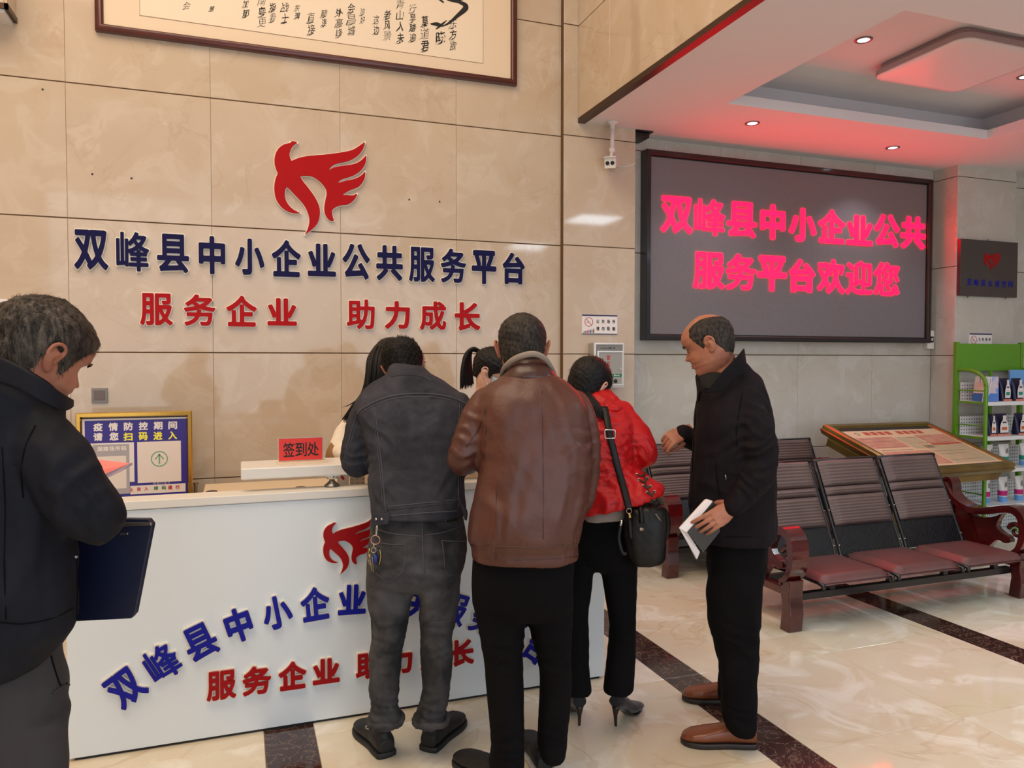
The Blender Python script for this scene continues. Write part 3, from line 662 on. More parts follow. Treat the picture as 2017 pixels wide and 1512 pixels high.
# ------------------------------------------------------------------ cameras near the ceiling
cc = empty('security_camera', (2.59, 5.02, ZC), 'white twin-lens security camera hanging from the low ceiling beside the pilaster', 'camera')
MT['cam_white'] = mat('camera_white', (.86, .84, .83), .4)
ob('mount_plate', lathe([(.0001, 0), (.045, 0), (.045, -.01), (.018, -.02), (.015, -.05), (.0001, -.05)][::-1], 20, (2.59, 5.02, ZC)), MT['cam_white'], cc, True)
q = onY(1200, 300, 5.0); ob('stem', tube([(2.59, 5.02, ZC-.04), (2.59, 5.02, q[2]+.03)], .015, 14), MT['cam_white'], cc, True)
ob('joint', ellipsoid((2.59, 5.02, q[2]+.025), (.024, .024, .024), 14, 8), MT['cam_white'], cc, True)
bc = np.array(onY(1203, 320, 5.0)); fw_ = np.array((-.52, -.80, -.30)); fw_ /= np.linalg.norm(fw_); sd = np.cross(fw_, (0, 0, 1)); sd /= np.linalg.norm(sd); up_ = np.cross(sd, fw_)
def cb(a, b, c, d, e, f):
    V, F = box(a, b, c, d, e, f); return [tuple(bc+fw_*x+sd*y+up_*z) for x, y, z in V], F
ob('bracket', tube([(2.59, 5.02, q[2]+.03), bc+np.array((.0, .0, .03))], .012, 10), MT['cam_white'], cc, True)
bevel(ob('housing', cb(-.13, .05, -.042, .042, -.04, .04), MT['cam_white'], cc), .012, 3)
bevel(ob('visor', cb(-.10, .075, -.047, .047, .038, .045), MT['cam_white'], cc), .003)
bevel(ob('front_plate', cb(.049, .056, -.040, .040, -.037, .037), MT['white'], cc), .006)
for s_ in (-.018, .018):
    L_ = ob('camera_lens', tube([bc+fw_*.05+sd*s_, bc+fw_*.062+sd*s_], .014, 16), MT['black'], cc)
q2 = bc-fw_*.12
ob('cable', tube([q2, q2+np.array((.05, .0, -.03)), q2+np.array((.13, .02, -.02)), (2.835, 5.11, q2[2]+.01)], .0045, 6, 5), MT['cam_white'], cc, True)
c2 = empty('black_sensor', (2.87, 5.2, 3.25), 'small black box camera under the ceiling at the left of the screen', 'camera')
p0 = onY(1256, 263, 5.15); p1 = onY(1277, 276, 5.15)
bevel(ob('housing', box(2.842, p1[0], 5.13, 5.29, p1[2]+.01, p0[2]+.01), MT['black'], c2), .006); ob('visor', box(2.842, p1[0]+.02, 5.11, 5.29, p0[2]+.008, p0[2]+.016), MT['black'], c2)
# ------------------------------------------------------------------ reception desk
DX0, DX1, DY = -.636, 1.66, 3.28
desk = empty('reception_desk', (.5, 3.6, 0), 'long white reception desk with raised emblem and lettering on its front', 'desk')
MT['desk_white'] = mat('desk_white', (.885, .92, .945), .3, coat=.15); MT['desk_top'] = mat('desk_top', (.89, .88, .86), .35)
MT['desk_beige'] = mat('desk_beige', (.90, .82, .70), .4)
bevel(ob('front_panel', box(DX0, DX1, DY, DY+.03, .012, .962), MT['desk_white'], desk), .002)
bevel(ob('top_ledge', box(DX0-.01, DX1+.01, DY-.012, DY+.115, .966, 1.0), MT['desk_top'], desk), .003)
ob('reveal_strip', box(DX0, DX1, DY+.004, DY+.03, .96, .968), MT['steel'], desk)
ob('inner_panel', box(DX0, DX1, DY+.09, DY+.112, .012, .966), MT['desk_white'], desk)
for x in (DX0, DX1-.03): bevel(ob('end_panel', box(x, x+.03, DY+.03, DY+.64, .012, .966), MT['desk_white'], desk), .002)
ob('plinth', box(DX0+.02, DX1-.02, DY+.01, DY+.62, 0, .014), MT['black'], desk)
# inner worktop with a rounded cut-out and two cable grommets
ob('worktop', box(DX0+.03, DX1-.03, DY+.114, DY+.64, .735, .76), MT['desk_beige'], desk)
# the back counter
bq = [onZ(*p, .885) for p in [(400, 952), (640, 941), (398, 972)]]
cn = empty('back_counter', (.8, 4.6, 0), 'low beige counter along the wall behind the reception desk', 'counter')
xl = onY(404, 953, 4.9)[0]; z_c = onY(404, 953, 4.9)[2]
bevel(ob('counter_top', box(xl, 2.1, 4.45, 4.9, z_c-.03, z_c), MT['desk_beige'], cn), .006)
ob('cabinet', box(xl+.03, 2.08, 4.50, 4.88, 0, z_c-.03), MT['desk_white'], cn)
MT['grommet'] = mat('grommet', (.22, .08, .07), .4)
for px in (417, 592):
    g_ = onZ(px, 968 if px < 500 else 960, z_c); ob('cable_grommet', lathe([(.0001, .004), (.028, .004), (.032, .0), (.0001, .0)][::-1], 20, (g_[0], g_[1], z_c)), MT['grommet'], cn)
# raised transaction shelf
SX0, SX1, SY0, SY1, SZ0, SZ1 = .0, 1.45, 3.33, 3.58, 1.052, 1.100
sh = bevel(ob('raised_shelf', box(SX0, SX1, SY0, SY1, SZ0, SZ1), MT['desk_top'], desk), .006, 3)
for x in (.375, 1.12):
    s_ = ob('standoff', lathe([(.0001, .0), (.034, .0), (.034, .006), (.022, .016), (.012, .026), (.011, .034)], 24, (x, 3.365, 1.0)), MT['steel'], desk, True)
    ob('standoff_cup', lathe([(.011, 0), (.024, .002), (.026, .006), (.026, .02), (.0001, .02)], 24, (x, 3.365, 1.033)), MT['chrome'], s_, auto=40)
    ob('standoff_disc', box(x-.03, x+.03, 3.335, 3.395, 1.048, 1.053), MT['chrome'], s_)
# desk lettering
emblem('front_emblem', desk, .325, .640, .222, .236, DY, MT['dred_face'], .012, .022)
arc = [(-.428, .262), (-.291, .364), (-.144, .423), (-.001, .485), (.149, .504), (.297, .513), (.445, .516)]
# circle through the measured centres
A_ = np.array([[2*x, 2*z, 1] for x, z in arc+[(.97, .408)]]); b_ = np.array([x*x+z*z for x, z in arc+[(.97, .408)]])
ccx, ccz, _q = np.linalg.lstsq(A_, b_, rcond=None)[0]; R_ = math.sqrt(_q+ccx*ccx+ccz*ccz)
ang = [math.atan2(z-ccz, x-ccx) for x, z in arc]
n_ = 13; step = (ang[0]-ang[6])/6
for i, ch in enumerate('双峰县中小企业公共服务平台'):
    a = ang[0]-i*step; x, z = ccx+R_*math.cos(a), ccz+R_*math.sin(a)
    rot = a-pi/2
    char3d(ch, desk, x, z, .118*WF.get(ch, 1), .142*HF.get(ch, 1), DY, MT['blue_face'], rot=rot, off=.036, offb=.068, d1=.012, d2=.022)
for i, (ch, x) in enumerate(zip('服务企业助力成长', [-.083, .054, .196, .334, .515, .655, .80, .935])):
    char3d(ch, desk, x, .228, .112*WF.get(ch, 1), .118*HF.get(ch, 1), DY, MT['dred_face'], off=.040, offb=.074, d1=.012, d2=.022)
# ------------------------------------------------------------------ sign-in card
tc = empty('sign_in_card', (.3, 3.42, SZ1), 'small red sign-in card in a clear stand on the raised shelf', 'sign')
cy = 3.44; a = onY(549, 864, cy); b = onY(635, 906, cy)
MT['card_red'] = mat('card_red', (.88, .20, .16), .5); MT['acrylic'] = mat('clear_acrylic', (.93, .93, .92), .12, trans=.75)
ob('card', box(a[0], b[0], cy-.001, cy+.001, SZ1+.012, a[2]), MT['card_red'], tc)
ob('clear_holder', join(box(a[0]-.004, b[0]+.014, cy+.002, cy+.006, SZ1+.006, a[2]+.003)), MT['acrylic'], tc)
ob('holder_foot', box(a[0]-.012, b[0]+.020, cy-.035, cy+.04, SZ1+.0005, SZ1+.007), MT['desk_beige'], tc)
zc_ = (SZ1+.012+a[2])/2
textrow('签到处', a[0]+.018, b[0]-.016, zc_-.032, zc_+.030, cy-.001, MT['black_print'], 'writing', tc, .012, .78)
# ------------------------------------------------------------------ papers and desk calendar behind the ledge
pc = empty('desk_calendar', (.55, 3.62, .76), 'small paper desk calendar standing behind the shelf standoff', 'calendar')
p0, p1 = onY(664, 940, 3.62), onY(720, 962, 3.62)
ob('paper_sheet', box(p0[0], p0[0]+.055, 3.62, 3.624, .762, p0[2]+.02), MT['sign_white'], pc)
ob('number_sheet', box(p0[0]+.058, p0[0]+.13, 3.616, 3.622, .762, p0[2]+.02), mat('cal_paper', (.86, .80, .72), .7), pc)
for r_ in range(5):
    ob('writing', gmap('12 13 14', .0, p0[0]+.064, p0[0]+.124, p0[2]+.004-.02*r_, p0[2]+.012-.02*r_, lambda u, v, q: (u, 3.6155-.0005*q, v), 1), MT['black_print'], pc)
ob('red_mark', prism([(p0[0]+.015, p0[2]+.0), (p0[0]+.03, p0[2]-.015), (p0[0]+.036, p0[2]-.006), (p0[0]+.022, p0[2]+.012)], lambda u, v: (u, 3.62, v), lambda u, v: (u, 3.6193, v)), MT['red_print'], pc)
# ------------------------------------------------------------------ gold framed code poster standing left of the desk
GX0, GX1 = -.872, -.270; GY = 4.9
g0, g1 = onY(150, 815, GY), onY(378, 809, GY); GX0, GX1, GZ1 = g0[0], g1[0], (g0[2]+g1[2])/2+.003
ps = empty('code_poster_stand', ((GX0+GX1)/2, GY, 0), 'gold framed poster stand with blue entry notice beside the desk', 'sign')
MT['gold'] = mat('gold_metal', (.86, .66, .30), .22, .95, bump=(6, .08, .01))
MT['poster_blue'] = mat('poster_blue', (.20, .15, .55), .35); MT['poster_paper'] = mat('poster_paper', (.92, .87, .84), .4)
MT['yellow_print'] = mat('yellow_print', (.96, .93, .30), .5); MT['grey_print'] = mat('grey_print', (.68, .66, .68), .5)
GZ0 = .55
ob('frame', frame_ring(GX0, GX1, GZ0, GZ1, GY+.02, [(0, 0), (0, -.04), (.004, -.044), (.022, -.044), (.028, -.03)]), MT['gold'], ps, auto=40)
ob('back_board', box(GX0+.01, GX1-.01, GY+.0, GY+.018, GZ0+.01, GZ1-.01), MT['black'], ps)
for x in (GX0+.05, GX1-.05): ob('leg', tube([(x, GY+.03, 0.01), (x, GY+.03, GZ1-.2)], .014, 10), MT['gold'], ps, True)
ob('base', box(GX0+.0, GX1-.0, GY-.13, GY+.06, 0, .014), MT['gold'], ps)
yp = GY-.002; w_ = GX1-GX0
ob('poster', box(GX0+.03, GX1-.03, yp, yp+.002, GZ0+.03, GZ1-.036), MT['sign_white'], ps)
PXY = lambda px, py: (onY(px, py, yp)[0], onY(px, py, yp)[2])
# poster contents laid out from measured fractions of the sheet
fx = lambda u: GX0+.03+u*(w_-.06); fz = lambda v: GZ1-.036-v*.46      # v in sheet-width units downwards
U = lambda cx: (cx-165)/(1765-165); Vv = lambda cy: (cy-165)/1235.0
cz_ = 7.758; zpx = lambda cx, cy: (onY(140+cx/cz_, 800+cy/cz_, yp)[0], onY(140+cx/cz_, 800+cy/cz_, yp)[2])
def prect(c0, r0, c1, r1):
    a = zpx(c0, r0); b = zpx(c1, r1); return rect(a[0], b[0], b[1], a[1])
flat(rect(fx(.022), GX1-.03, GZ0+.04, zpx(980, 205)[1]), yp, MT['poster_blue'], 'blue_print', ps)
def chars(s, xs0, xs1, r0, r1, m_, y_=None, off=.04, asp=1.0):
    a = zpx(xs0, (r0+r1)/2); b = zpx(xs1, (r0+r1)/2); zt = zpx((xs0+xs1)/2, r0)[1]; zb_ = zpx((xs0+xs1)/2, r1)[1]
    textrow(s, a[0], b[0], zb_, zt, (yp-.001) if y_ is None else y_, m_, 'writing', ps, off, asp, .0008)
chars('疫情防控期间', 340, 1620, 240, 365, MT['sign_white'])
chars('请您', 340, 725, 400, 525, MT['sign_white']); chars('扫码进入', 800, 1620, 390, 515, MT['yellow_print'])
flat(prect(262, 570, 970, 1150), yp-.001, MT['sign_white'], 'left_panel', ps); flat(prect(330, 590, 900, 1330), yp-.002, MT['grey_print'], 'grey_print', ps)
chars('湖南场所码', 400, 845, 610, 680, MT['sign_white'], yp-.003, .03); flat(prect(380, 770, 850, 1250), yp-.003, MT['poster_paper'], 'code_card', ps)
flat(prect(1010, 545, 1685, 1140), yp-.001, MT['poster_paper'], 'right_panel', ps)
c0 = zpx(1350, 800); rr0 = (zpx(1480, 800)[0]-c0[0])
ob('arrow_ring', join(ringm(c0[0], c0[1], rr0*.88, rr0, yp-.002)), MT['green_print'] if 0 else mat('soft_green', (.42, .66, .50), .5), ps)
ms = bpy.data.materials['soft_green']
ob('arrow', join(*[prism(q, lambda u, v: (u, yp-.002, v), lambda u, v: (u, yp-.003, v)) for q in (rect(c0[0]-rr0*.08, c0[0]+rr0*.08, c0[1]-rr0*.65, c0[1]+rr0*.55),
   [(c0[0]-rr0*.55, c0[1]+rr0*.0), (c0[0]-rr0*.45, c0[1]-rr0*.1), (c0[0]+rr0*.04, c0[1]+rr0*.55), (c0[0], c0[1]+rr0*.66)],
   [(c0[0]+rr0*.55, c0[1]+rr0*.0), (c0[0]+rr0*.45, c0[1]-rr0*.1), (c0[0]-rr0*.04, c0[1]+rr0*.55), (c0[0], c0[1]+rr0*.66)])]), ms, ps)
flat(prect(905, 1215, 1750, 1300), yp-.001, MT['poster_paper'], 'white_band', ps)
chars('止进入', 890, 1180, 1235, 1290, MT['red_print'], yp-.002, .03); chars('绿码', 1265, 1450, 1215, 1275, MT['green_print'], yp-.002, .03); chars('通行', 1480, 1660, 1205, 1265, MT['red_print'], yp-.002, .03)
chars('防疫行程卡', 1260, 1510, 1150, 1185, MT['grey_print'], yp-.001, .01)
# slim gold stand behind
bp = empty('barrier_post', (-.2, 5.0, 0), 'short polished metal post between the poster stand and the desk', 'post')
q_ = onY(385, 950, 5.0); ob('post', lathe([(.012, 0), (.012, q_[2]-.01), (.018, q_[2]-.008), (.018, q_[2]), (.0001, q_[2])], 16, (q_[0], 5.0, 0)), MT['chrome'], bp, auto=40)
ob('base', lathe([(.0001, .0), (.04, .0), (.04, .008), (.02, .016), (.012, .03)], 24, (q_[0], 5.0, 0)), MT['chrome'], bp, auto=40)
# ------------------------------------------------------------------ waiting benches
MT['mahogany'] = mat('mahogany', (.33, .055, .055), .14, coat=.7, var=((.22, .04, .045), 7))
MT['bench_black'] = mat('bench_black', (.055, .06, .085), .32, coat=.2)
MT['pad'] = mat('pad_brown', (.37, .30, .29), .42, bump=(160, .12, .002), var=((.40, .33, .31), 5))
MT['seat_pad'] = mat('seat_pad', (.40, .24, .23), .38, bump=(160, .12, .002), var=((.34, .23, .22), 4))
k = NT('perforated'); v = k.obj(); vo = k.n('ShaderNodeTexVoronoi', i_Scale=62.0, i_Randomness=0.0); k.l(k.vmap(v, (1, .0001, 1), rot=(0, .785, 0)), vo.inputs[0])
hole = k.ramp(vo.outputs['Distance'], [(.30, 1.0), (.36, 0.0)]); k.set('Base Color', k.mix(hole, lin((.07, .075, .10)), lin((.02, .02, .025)))); k.set('Roughness', .34); k.bump(hole, .6, .003); MT['perf'] = k.m
def arm(t, xs, w, y0=3.467):
    """carved wooden end: sweep board, scroll, bracket, post and legs; profile in y,z"""
    x0, x1 = (xs, xs+w)
    top = spline2([(4.03, .69), (4.00, .60), (3.93, .545), (3.82, .515), (3.70, .535), (3.60, .565), (3.53, .572), (3.478, .54), (3.458, .47), (3.462, .39), (3.49, .32), (3.54, .285), (3.59, .30)], 4, False)
    th = [.016+.008*math.sin(min(1, i/len(top))*pi) for i in range(len(top))]
    L, R = [], []
    for i, (y, z) in enumerate(top):
        a = np.array(top[max(i-1, 0)]); b = np.array(top[min(i+1, len(top)-1)]); d = b-a; d /= np.linalg.norm(d); n = np.array((-d[1], d[0])); h = th[i]
        if i > len(top)*.75: h *= 1-.5*(i/len(top)-.75)/.25
        L.append(tuple(np.array((y, z))+n*h)); R.append(tuple(np.array((y, z))-n*h))
    poly = L+R[::-1]
    mk = lambda P_, a, b: prism(P_, lambda u, v: (a, u, v), lambda u, v: (b, u, v))
    fix = lambda vf: (vf[0], [tuple(reversed(f)) for f in vf[1]])
    bevel(ob('armrest', fix(mk(poly, x0, x1)), MT['mahogany'], t), .008, 3)
    br = spline2([(3.99, .56), (3.90, .50), (3.80, .475), (3.70, .49), (3.62, .53, 1), (3.66, .44), (3.615, .40), (3.57, .385), (3.56, .35), (3.60, .335), (3.65, .345), (3.70, .30), (3.74, .235, 1), (3.90, .235, 1), (3.98, .30), (4.02, .42)], 3)
    bevel(ob('carved_bracket', fix(mk(br, x0+w*.30, x1-w*.30)), MT['mahogany'], t), .006, 2)
    sc_ = []
    for i in range(30):
        a = i/29*2.2*pi+.4; r = .052*(1-i/29*.75); sc_.append((x0+w*.5, 3.535+r*math.cos(a), .425+r*math.sin(a)))
    ob('scroll', tube(sc_, [.017-.008*i/29 for i in range(30)], 10, dome=True, squash=1), MT['mahogany'], t, True)
    post = spline2([(4.00, .25), (3.985, .45), (3.975, .60), (3.985, .685), (4.02, .72), (4.06, .70), (4.065, .62), (4.05, .45), (4.05, .25, 1)], 4)
    bevel(ob('rear_post', fix(mk(post, x0+w*.12, x1-w*.12)), MT['mahogany'], t), .008, 2)
    lf = [(3.462, .30), (3.54, .30), (3.545, .22), (3.53, .13), (3.548, .0), (3.470, .0), (3.458, .10), (3.470, .2)]
    bevel(ob('leg', fix(mk(lf, x0+w*.08, x1-w*.08)), MT['mahogany'], t), .006, 2)
    bevel(ob('leg', fix(mk([(y+.50, z*.9) for y, z in lf], x0+w*.15, x1-w*.15)), MT['mahogany'], t), .006, 2)
    bevel(ob('side_rail', box(x0+w*.2, x1-w*.2, 3.53, 3.98, .20, .245), MT['mahogany'], t), .004)
B0 = np.array((0, 3.85, .315)); BD = np.array((0, .24, .545)); BL = np.linalg.norm(BD); BD = BD/BL; BN = np.array((0, -BD[2], BD[1]))
def back_pad(x0, x1, s0, s1, ribs, base=.012, amp=.0035, t_=.030):
    rows = []; n = ribs*4+8
    for i in range(n+1):
        q = i/n; s = s0+(s1-s0)*q; e = min(q, 1-q)*(s1-s0); h = t_*min(1, (e/.018))**.5 if e < .018 else t_
        r_ = amp*math.cos(2*pi*ribs*q)*(1 if e > .014 else 0); row = []
        for j in range(15):
            uu = j/14; ee = min(uu, 1-uu)*(x1-x0); hh = (h-r_)*(min(1, ee/.022))**.5 if ee < .022 else h-r_
            p = B0+BD*s+BN*(base+hh+.006*math.sin(pi*uu)); row.append((x0+(x1-x0)*uu, p[1], p[2]))
        rows.append(row)
    V = [p for r_ in rows for p in r_]; F = [(i*15+j, i*15+j+1, (i+1)*15+j+1, (i+1)*15+j) for i in range(n) for j in range(14)]
    q0 = [(x0, *(B0+BD*s0)[1:]), (x1, *(B0+BD*s0)[1:]), (x1, *(B0+BD*s1)[1:]), (x0, *(B0+BD*s1)[1:])]
    return V, F
def seat_cushion(x0, x1, y0, y1, z, t_=.034):
    rows = []; n = 14; m = 14
    for i in range(n+1):
        y = y0+(y1-y0)*i/n; row = []
        for j in range(m+1):
            x = x0+(x1-x0)*j/m; e = min(i/n, 1-i/n)*(y1-y0); e2 = min(j/m, 1-j/m)*(x1-x0); h = t_*min(1, e/.03)**.5*min(1, e2/.03)**.5 if min(e, e2) < .03 else t_
            h += .005*math.sin(pi*i/n)*math.sin(pi*j/m); zz = z+h-.012*max(0, 1-(y-y0)/.06)**2; row.append((x, y, zz))
        rows.append(row)
    V = [p for r_ in rows for p in r_]; F = [(i*15+j, i*15+j+1, (i+1)*15+j+1, (i+1)*15+j) for i in range(n) for j in range(m)]
    b = len(V); V += [(x0, y0, z), (x1, y0, z), (x1, y1, z), (x0, y1, z)]; F.append((b+3, b+2, b+1, b)); 
    return V, F
def make_bench():
    t = empty('waiting_bench', (3.9, 3.75, 0), 'front three-seat waiting bench with ribbed brown pads and dark red carved wooden arms', 'bench', 'three-seat waiting benches')
    arm(t, 2.915, .115); arm(t, 4.755, .115)
    for y, n_ in ((3.555, 'front_beam'), (3.93, 'rear_beam')): bevel(ob(n_, box(3.02, 4.77, y-.02, y+.02, .152, .195), MT['bench_black'], t), .003)
    for y in (3.555, 3.93):
        for x in (3.30, 3.755, 4.20, 4.64): ob('upright', box(x-.018, x+.018, y-.015, y+.015, .195, .285), MT['bench_black'], t)
    for i in range(3):
        a = 3.075+.555*i; b = a+.535
        for x in (a+.012, b-.012):
            pth = [(x, 3.385, .262), (x, 3.42, .288), (x, 3.78, .285), (x, 3.838, .295), (x, 3.858, .335), tuple(np.array((x, 0, 0))+(B0+BD*.3)*np.array((0, 1, 1))), tuple(np.array((x, 0, 0))+(B0+BD*(BL+.012))*np.array((0, 1, 1)))]
            ob('side_tube', tube(pth, .0125, 8, 3), MT['bench_black'], t, True)
        ob('seat_pan', join(box(a+.015, b-.015, 3.40, 3.84, .283, .29)), MT['bench_black'], t)
        sheet = [tuple(np.array((x, 0, 0))+(B0+BD*s+BN*w_)*np.array((0, 1, 1))) for w_ in (0, .006) for s in (-.02, BL) for x in (a+.015, b-.015)]
        ob('back_sheet', (sheet, [(0, 2, 3, 1), (4, 5, 7, 6), (0, 1, 5, 4), (2, 6, 7, 3), (0, 4, 6, 2), (1, 3, 7, 5)]), MT['perf'], t)
        ob('seat_pad', seat_cushion(a+.02, b-.02, 3.385, 3.815, .29), MT['seat_pad'], t, True)
        for s0, s1, rb in ((.165, .365, 10), (.368, .425, 3), (.428, .605, 8)): ob('back_pad', back_pad(a+.026, b-.026, s0, s1, rb), MT['pad'], t, True)
        ob('top_cap', tube([tuple(np.array((x, 0, 0))+(B0+BD*(BL+.014))*np.array((0, 1, 1))) for x in (a+.004, b-.004)], .016, 8), MT['bench_black'], t, True)
        for s in (0.04, .27):
            for x in (a+.012, b-.012):
                p = B0+BD*s+BN*.013; ob('bolt', ellipsoid((x, p[1], p[2]), (.006, .006, .006), 8, 5), MT['chrome'], t, True)
    return t
bench = make_bench()
def copy_tree(o, parent=None):
    c = o.copy(); COL.objects.link(c); c.parent = parent
    for ch_ in [x for x in o.children]: copy_tree(ch_, c)
    return c
b2 = copy_tree(bench); b2.location = bench.location+Vector((-.085, 1.165, 0)); b2['label'] = 'rear three-seat waiting bench against the wall, mostly behind the front one'
# ------------------------------------------------------------------ gold display stand
st = empty('display_stand', (5.2, 4.7, 0), 'slanted gold framed information stand with a pale plan poster behind the benches', 'stand')
MT['gold_dull'] = mat('gold_dull', (.60, .53, .30), .26, .8, bump=(10, .05, .006), var=((.48, .40, .22), 3))
MT['plan_paper'] = mat('plan_paper', (.84, .75, .60), .35); MT['plan_pink'] = mat('plan_pink', (.78, .60, .50), .35, var=((.72, .50, .42), 14)); MT['plan_green'] = mat('plan_green', (.68, .66, .53), .35, var=((.76, .68, .54), 14)); MT['plan_line'] = mat('plan_line', (.55, .42, .36), .5); MT['plan_red'] = mat('plan_red', (.70, .30, .22), .4)
A0 = np.array((4.51, 4.97, 1.022)); eu = np.array((1.32, .17, -.024)); WU = np.linalg.norm(eu); eu /= WU; ev = np.array((.0935, -.77, -.288)); WV = np.linalg.norm(ev); ev = ev/WV; ew_ = np.cross(ev, eu); ew_ /= np.linalg.norm(ew_); ew_ = ew_ if ew_[2] > 0 else -ew_
SW = lambda u, v, w: tuple(A0+eu*u+ev*v+ew_*w)
def sbox(u0, u1, v0, v1, w0, w1): 
    V, F = box(u0, u1, v0, v1, w0, w1); return [SW(*p) for p in V], [tuple(reversed(f)) for f in F]
def sring(prof):
    rings = [[SW(i, i, w), SW(WU-i, i, w), SW(WU-i, WV-i, w), SW(i, WV-i, w)] for i, w in prof]
    V, F = loft(rings, False); return V, [tuple(reversed(f)) for f in F]
ob('frame', sring([(.07, -.13), (.045, -.105), (.05, -.095), (.005, -.07), (-.01, -.035), (.0, -.028), (.0, 0.0), (.012, .012), (.045, .010), (.06, .0), (.066, -.006)]), MT['gold_dull'], st, auto=30)
ob('body', sbox(.05, WU-.05, .05, WV-.05, -.16, -.012), MT['gold_dull'], st)
ob('dark_mat', sbox(.06, WU-.06, .06, WV-.06, -.012, -.006), MT['black'], st)
ob('poster', sbox(.085, WU-.075, .125, WV-.07, -.006, -.003), MT['plan_paper'], st)
pu0, pu1, pv0, pv1 = .085, WU-.075, .125, WV-.07
def pf(a, b, c, d): return (pu0+(pu1-pu0)*a, pu0+(pu1-pu0)*b, pv0+(pv1-pv0)*c, pv0+(pv1-pv0)*d, -.003, -.0018)
for a, b, c, d, m_ in [(.0, .38, .20, .50, 'plan_pink'), (.40, .62, .22, .55, 'plan_green'), (.64, .98, .18, .42, 'plan_pink'), (.02, .50, .60, .96, 'plan_pink'), (.52, .98, .48, .96, 'plan_green'), (.64, .98, .43, .47, 'plan_red')]:
    ob('printed_area', sbox(*pf(a, b, c, d)), MT[m_], st)
for i in range(8):
    a = .17+.075*i+(.05 if i > 3 else 0); ob('writing', bmap('园区平面招商政策'[i], .03, .03, 0, 1, 0, 1, lambda u, v, q, a=a: SW(pu0+(pu1-pu0)*(a+.058*u), pv0+(pv1-pv0)*(.135-.095*v), -.003+.0012*q), .03), MT['plan_red'], st, kind='stuff') if 0 else ob('red_title_block', sbox(*pf(a, a+.055, .045, .135)), MT['plan_red'], st)
for i in range(9):
    for j in range(2):
        if (i+j) % 3 != 2: ob('printed_line', sbox(pu0+(pu1-pu0)*(.04+.48*j), pu0+(pu1-pu0)*(.04+.48*j+.30+.02*(i % 3)), pv0+(pv1-pv0)*(.24+.08*i), pv0+(pv1-pv0)*(.248+.08*i), -.0018, -.0012), MT['plan_line'], st)
cc_ = SW(pu0+.10*(pu1-pu0), pv0+.09*(pv1-pv0), -.0015)
ob('round_mark', loft([[SW(pu0+.10*(pu1-pu0)+r*math.cos(a), pv0+.09*(pv1-pv0)+r*math.sin(a), w) for a in [2*pi*i/20 for i in range(20)]] for r, w in ((.026, -.003), (.026, -.0016), (.017, -.0016), (.017, -.003))], False), MT['box_grey'], st)
for u in (.43, WU-.2): 
    p = SW(u, WV*.5, -.15); bevel(ob('leg', box(p[0]-.03, p[0]+.03, p[1]-.03, p[1]+.03, .02, p[2]+.05), MT['gold_dull'], st), .004); ob('foot', box(p[0]-.04, p[0]+.04, p[1]-.26, p[1]+.26, 0, .022), MT['gold_dull'], st)
# ------------------------------------------------------------------ green product rack
MT['green'] = mat('green_enamel', (.36, .60, .10), .35, coat=.2); MT['shelf_white'] = mat('shelf_white', (.92, .93, .93), .35)
k = NT('pegboard'); vo = k.n('ShaderNodeTexVoronoi', i_Scale=33.0, i_Randomness=0.0); k.l(k.vmap(k.obj(), (1, .0001, 1)), vo.inputs[0]); hole = k.ramp(vo.outputs['Distance'], [(.20, 1.0), (.26, 0.0)])
k.set('Base Color', k.mix(hole, lin((.88, .89, .88)), lin((.45, .45, .45)))); k.set('Roughness', .4); MT['peg'] = k.m
rk = empty('display_rack', (6.4, 4.85, 0), 'green metal product rack with white shelves in front of the column', 'rack')
RX0, RX1, RYB, RYF = 6.0, 6.80, 4.99, 4.70
for x in (RX0, RX1): bevel(ob('rear_post', box(x-.018, x+.018, RYB-.018, RYB+.018, 0, 1.72), MT['green'], rk), .003)
bevel(ob('header_board', box(RX0+.018, RX1-.018, RYB-.012, RYB+.006, 1.46, 1.705), MT['green'], rk), .003)
for x in (RX0, RX1):
    ob('front_post', tube([(x, RYB-.01, 1.47), (x, RYB-.10, 1.472), (x, RYB-.19, 1.455), (x, RYF+.03, 1.41), (x, RYF, 1.33), (x, RYF, 1.2), (x, RYF, .005)], .017, 10, 4), MT['green'], rk, True)
    ob('base_bar', box(x-.017, x+.017, RYF-.01, RYB, .02, .05), MT['green'], rk)
shz = [onY(1948, y, RYF)[2] for y in (793, 862, 926, 997, 1060)]
for z in shz:
    for x in (RX0, RX1):
        ob('side_bar', box(x-.008, x+.008, RYF, RYB, z-.012, z+.006), MT['green'], rk); ob('side_wire', tube([(x, RYF, z+.10), (x, RYB, z+.10)], .006, 6), MT['green'], rk)
    bevel(ob('shelf_board', join(box(RX0+.01, RX1-.01, RYF-.004, RYB-.02, z, z+.006), box(RX0+.01, RX1-.01, RYF-.006, RYF+.006, z-.026, z+.006)), MT['shelf_white'], rk), .002)
    ob('pegboard_back', box(RX0+.02, RX1-.02, RYB-.035, RYB-.028, z+.004, z+.17), MT['peg'], rk)
ob('shelf_divider', box(6.38, 6.41, RYB-.03, RYB-.01, 0, 1.46), MT['green'], rk)
MT['pouch'] = mat('pouch_navy', (.07, .06, .22), .35); MT['coral'] = mat('coral', (.86, .52, .44), .5); MT['teal'] = mat('teal_print', (.10, .58, .50), .5); MT['pink'] = mat('pink_print', (.80, .10, .48), .5)
MT['sky'] = mat('sky_print', (.45, .68, .92), .45); MT['orange_print'] = mat('orange_print', (.82, .42, .22), .5)
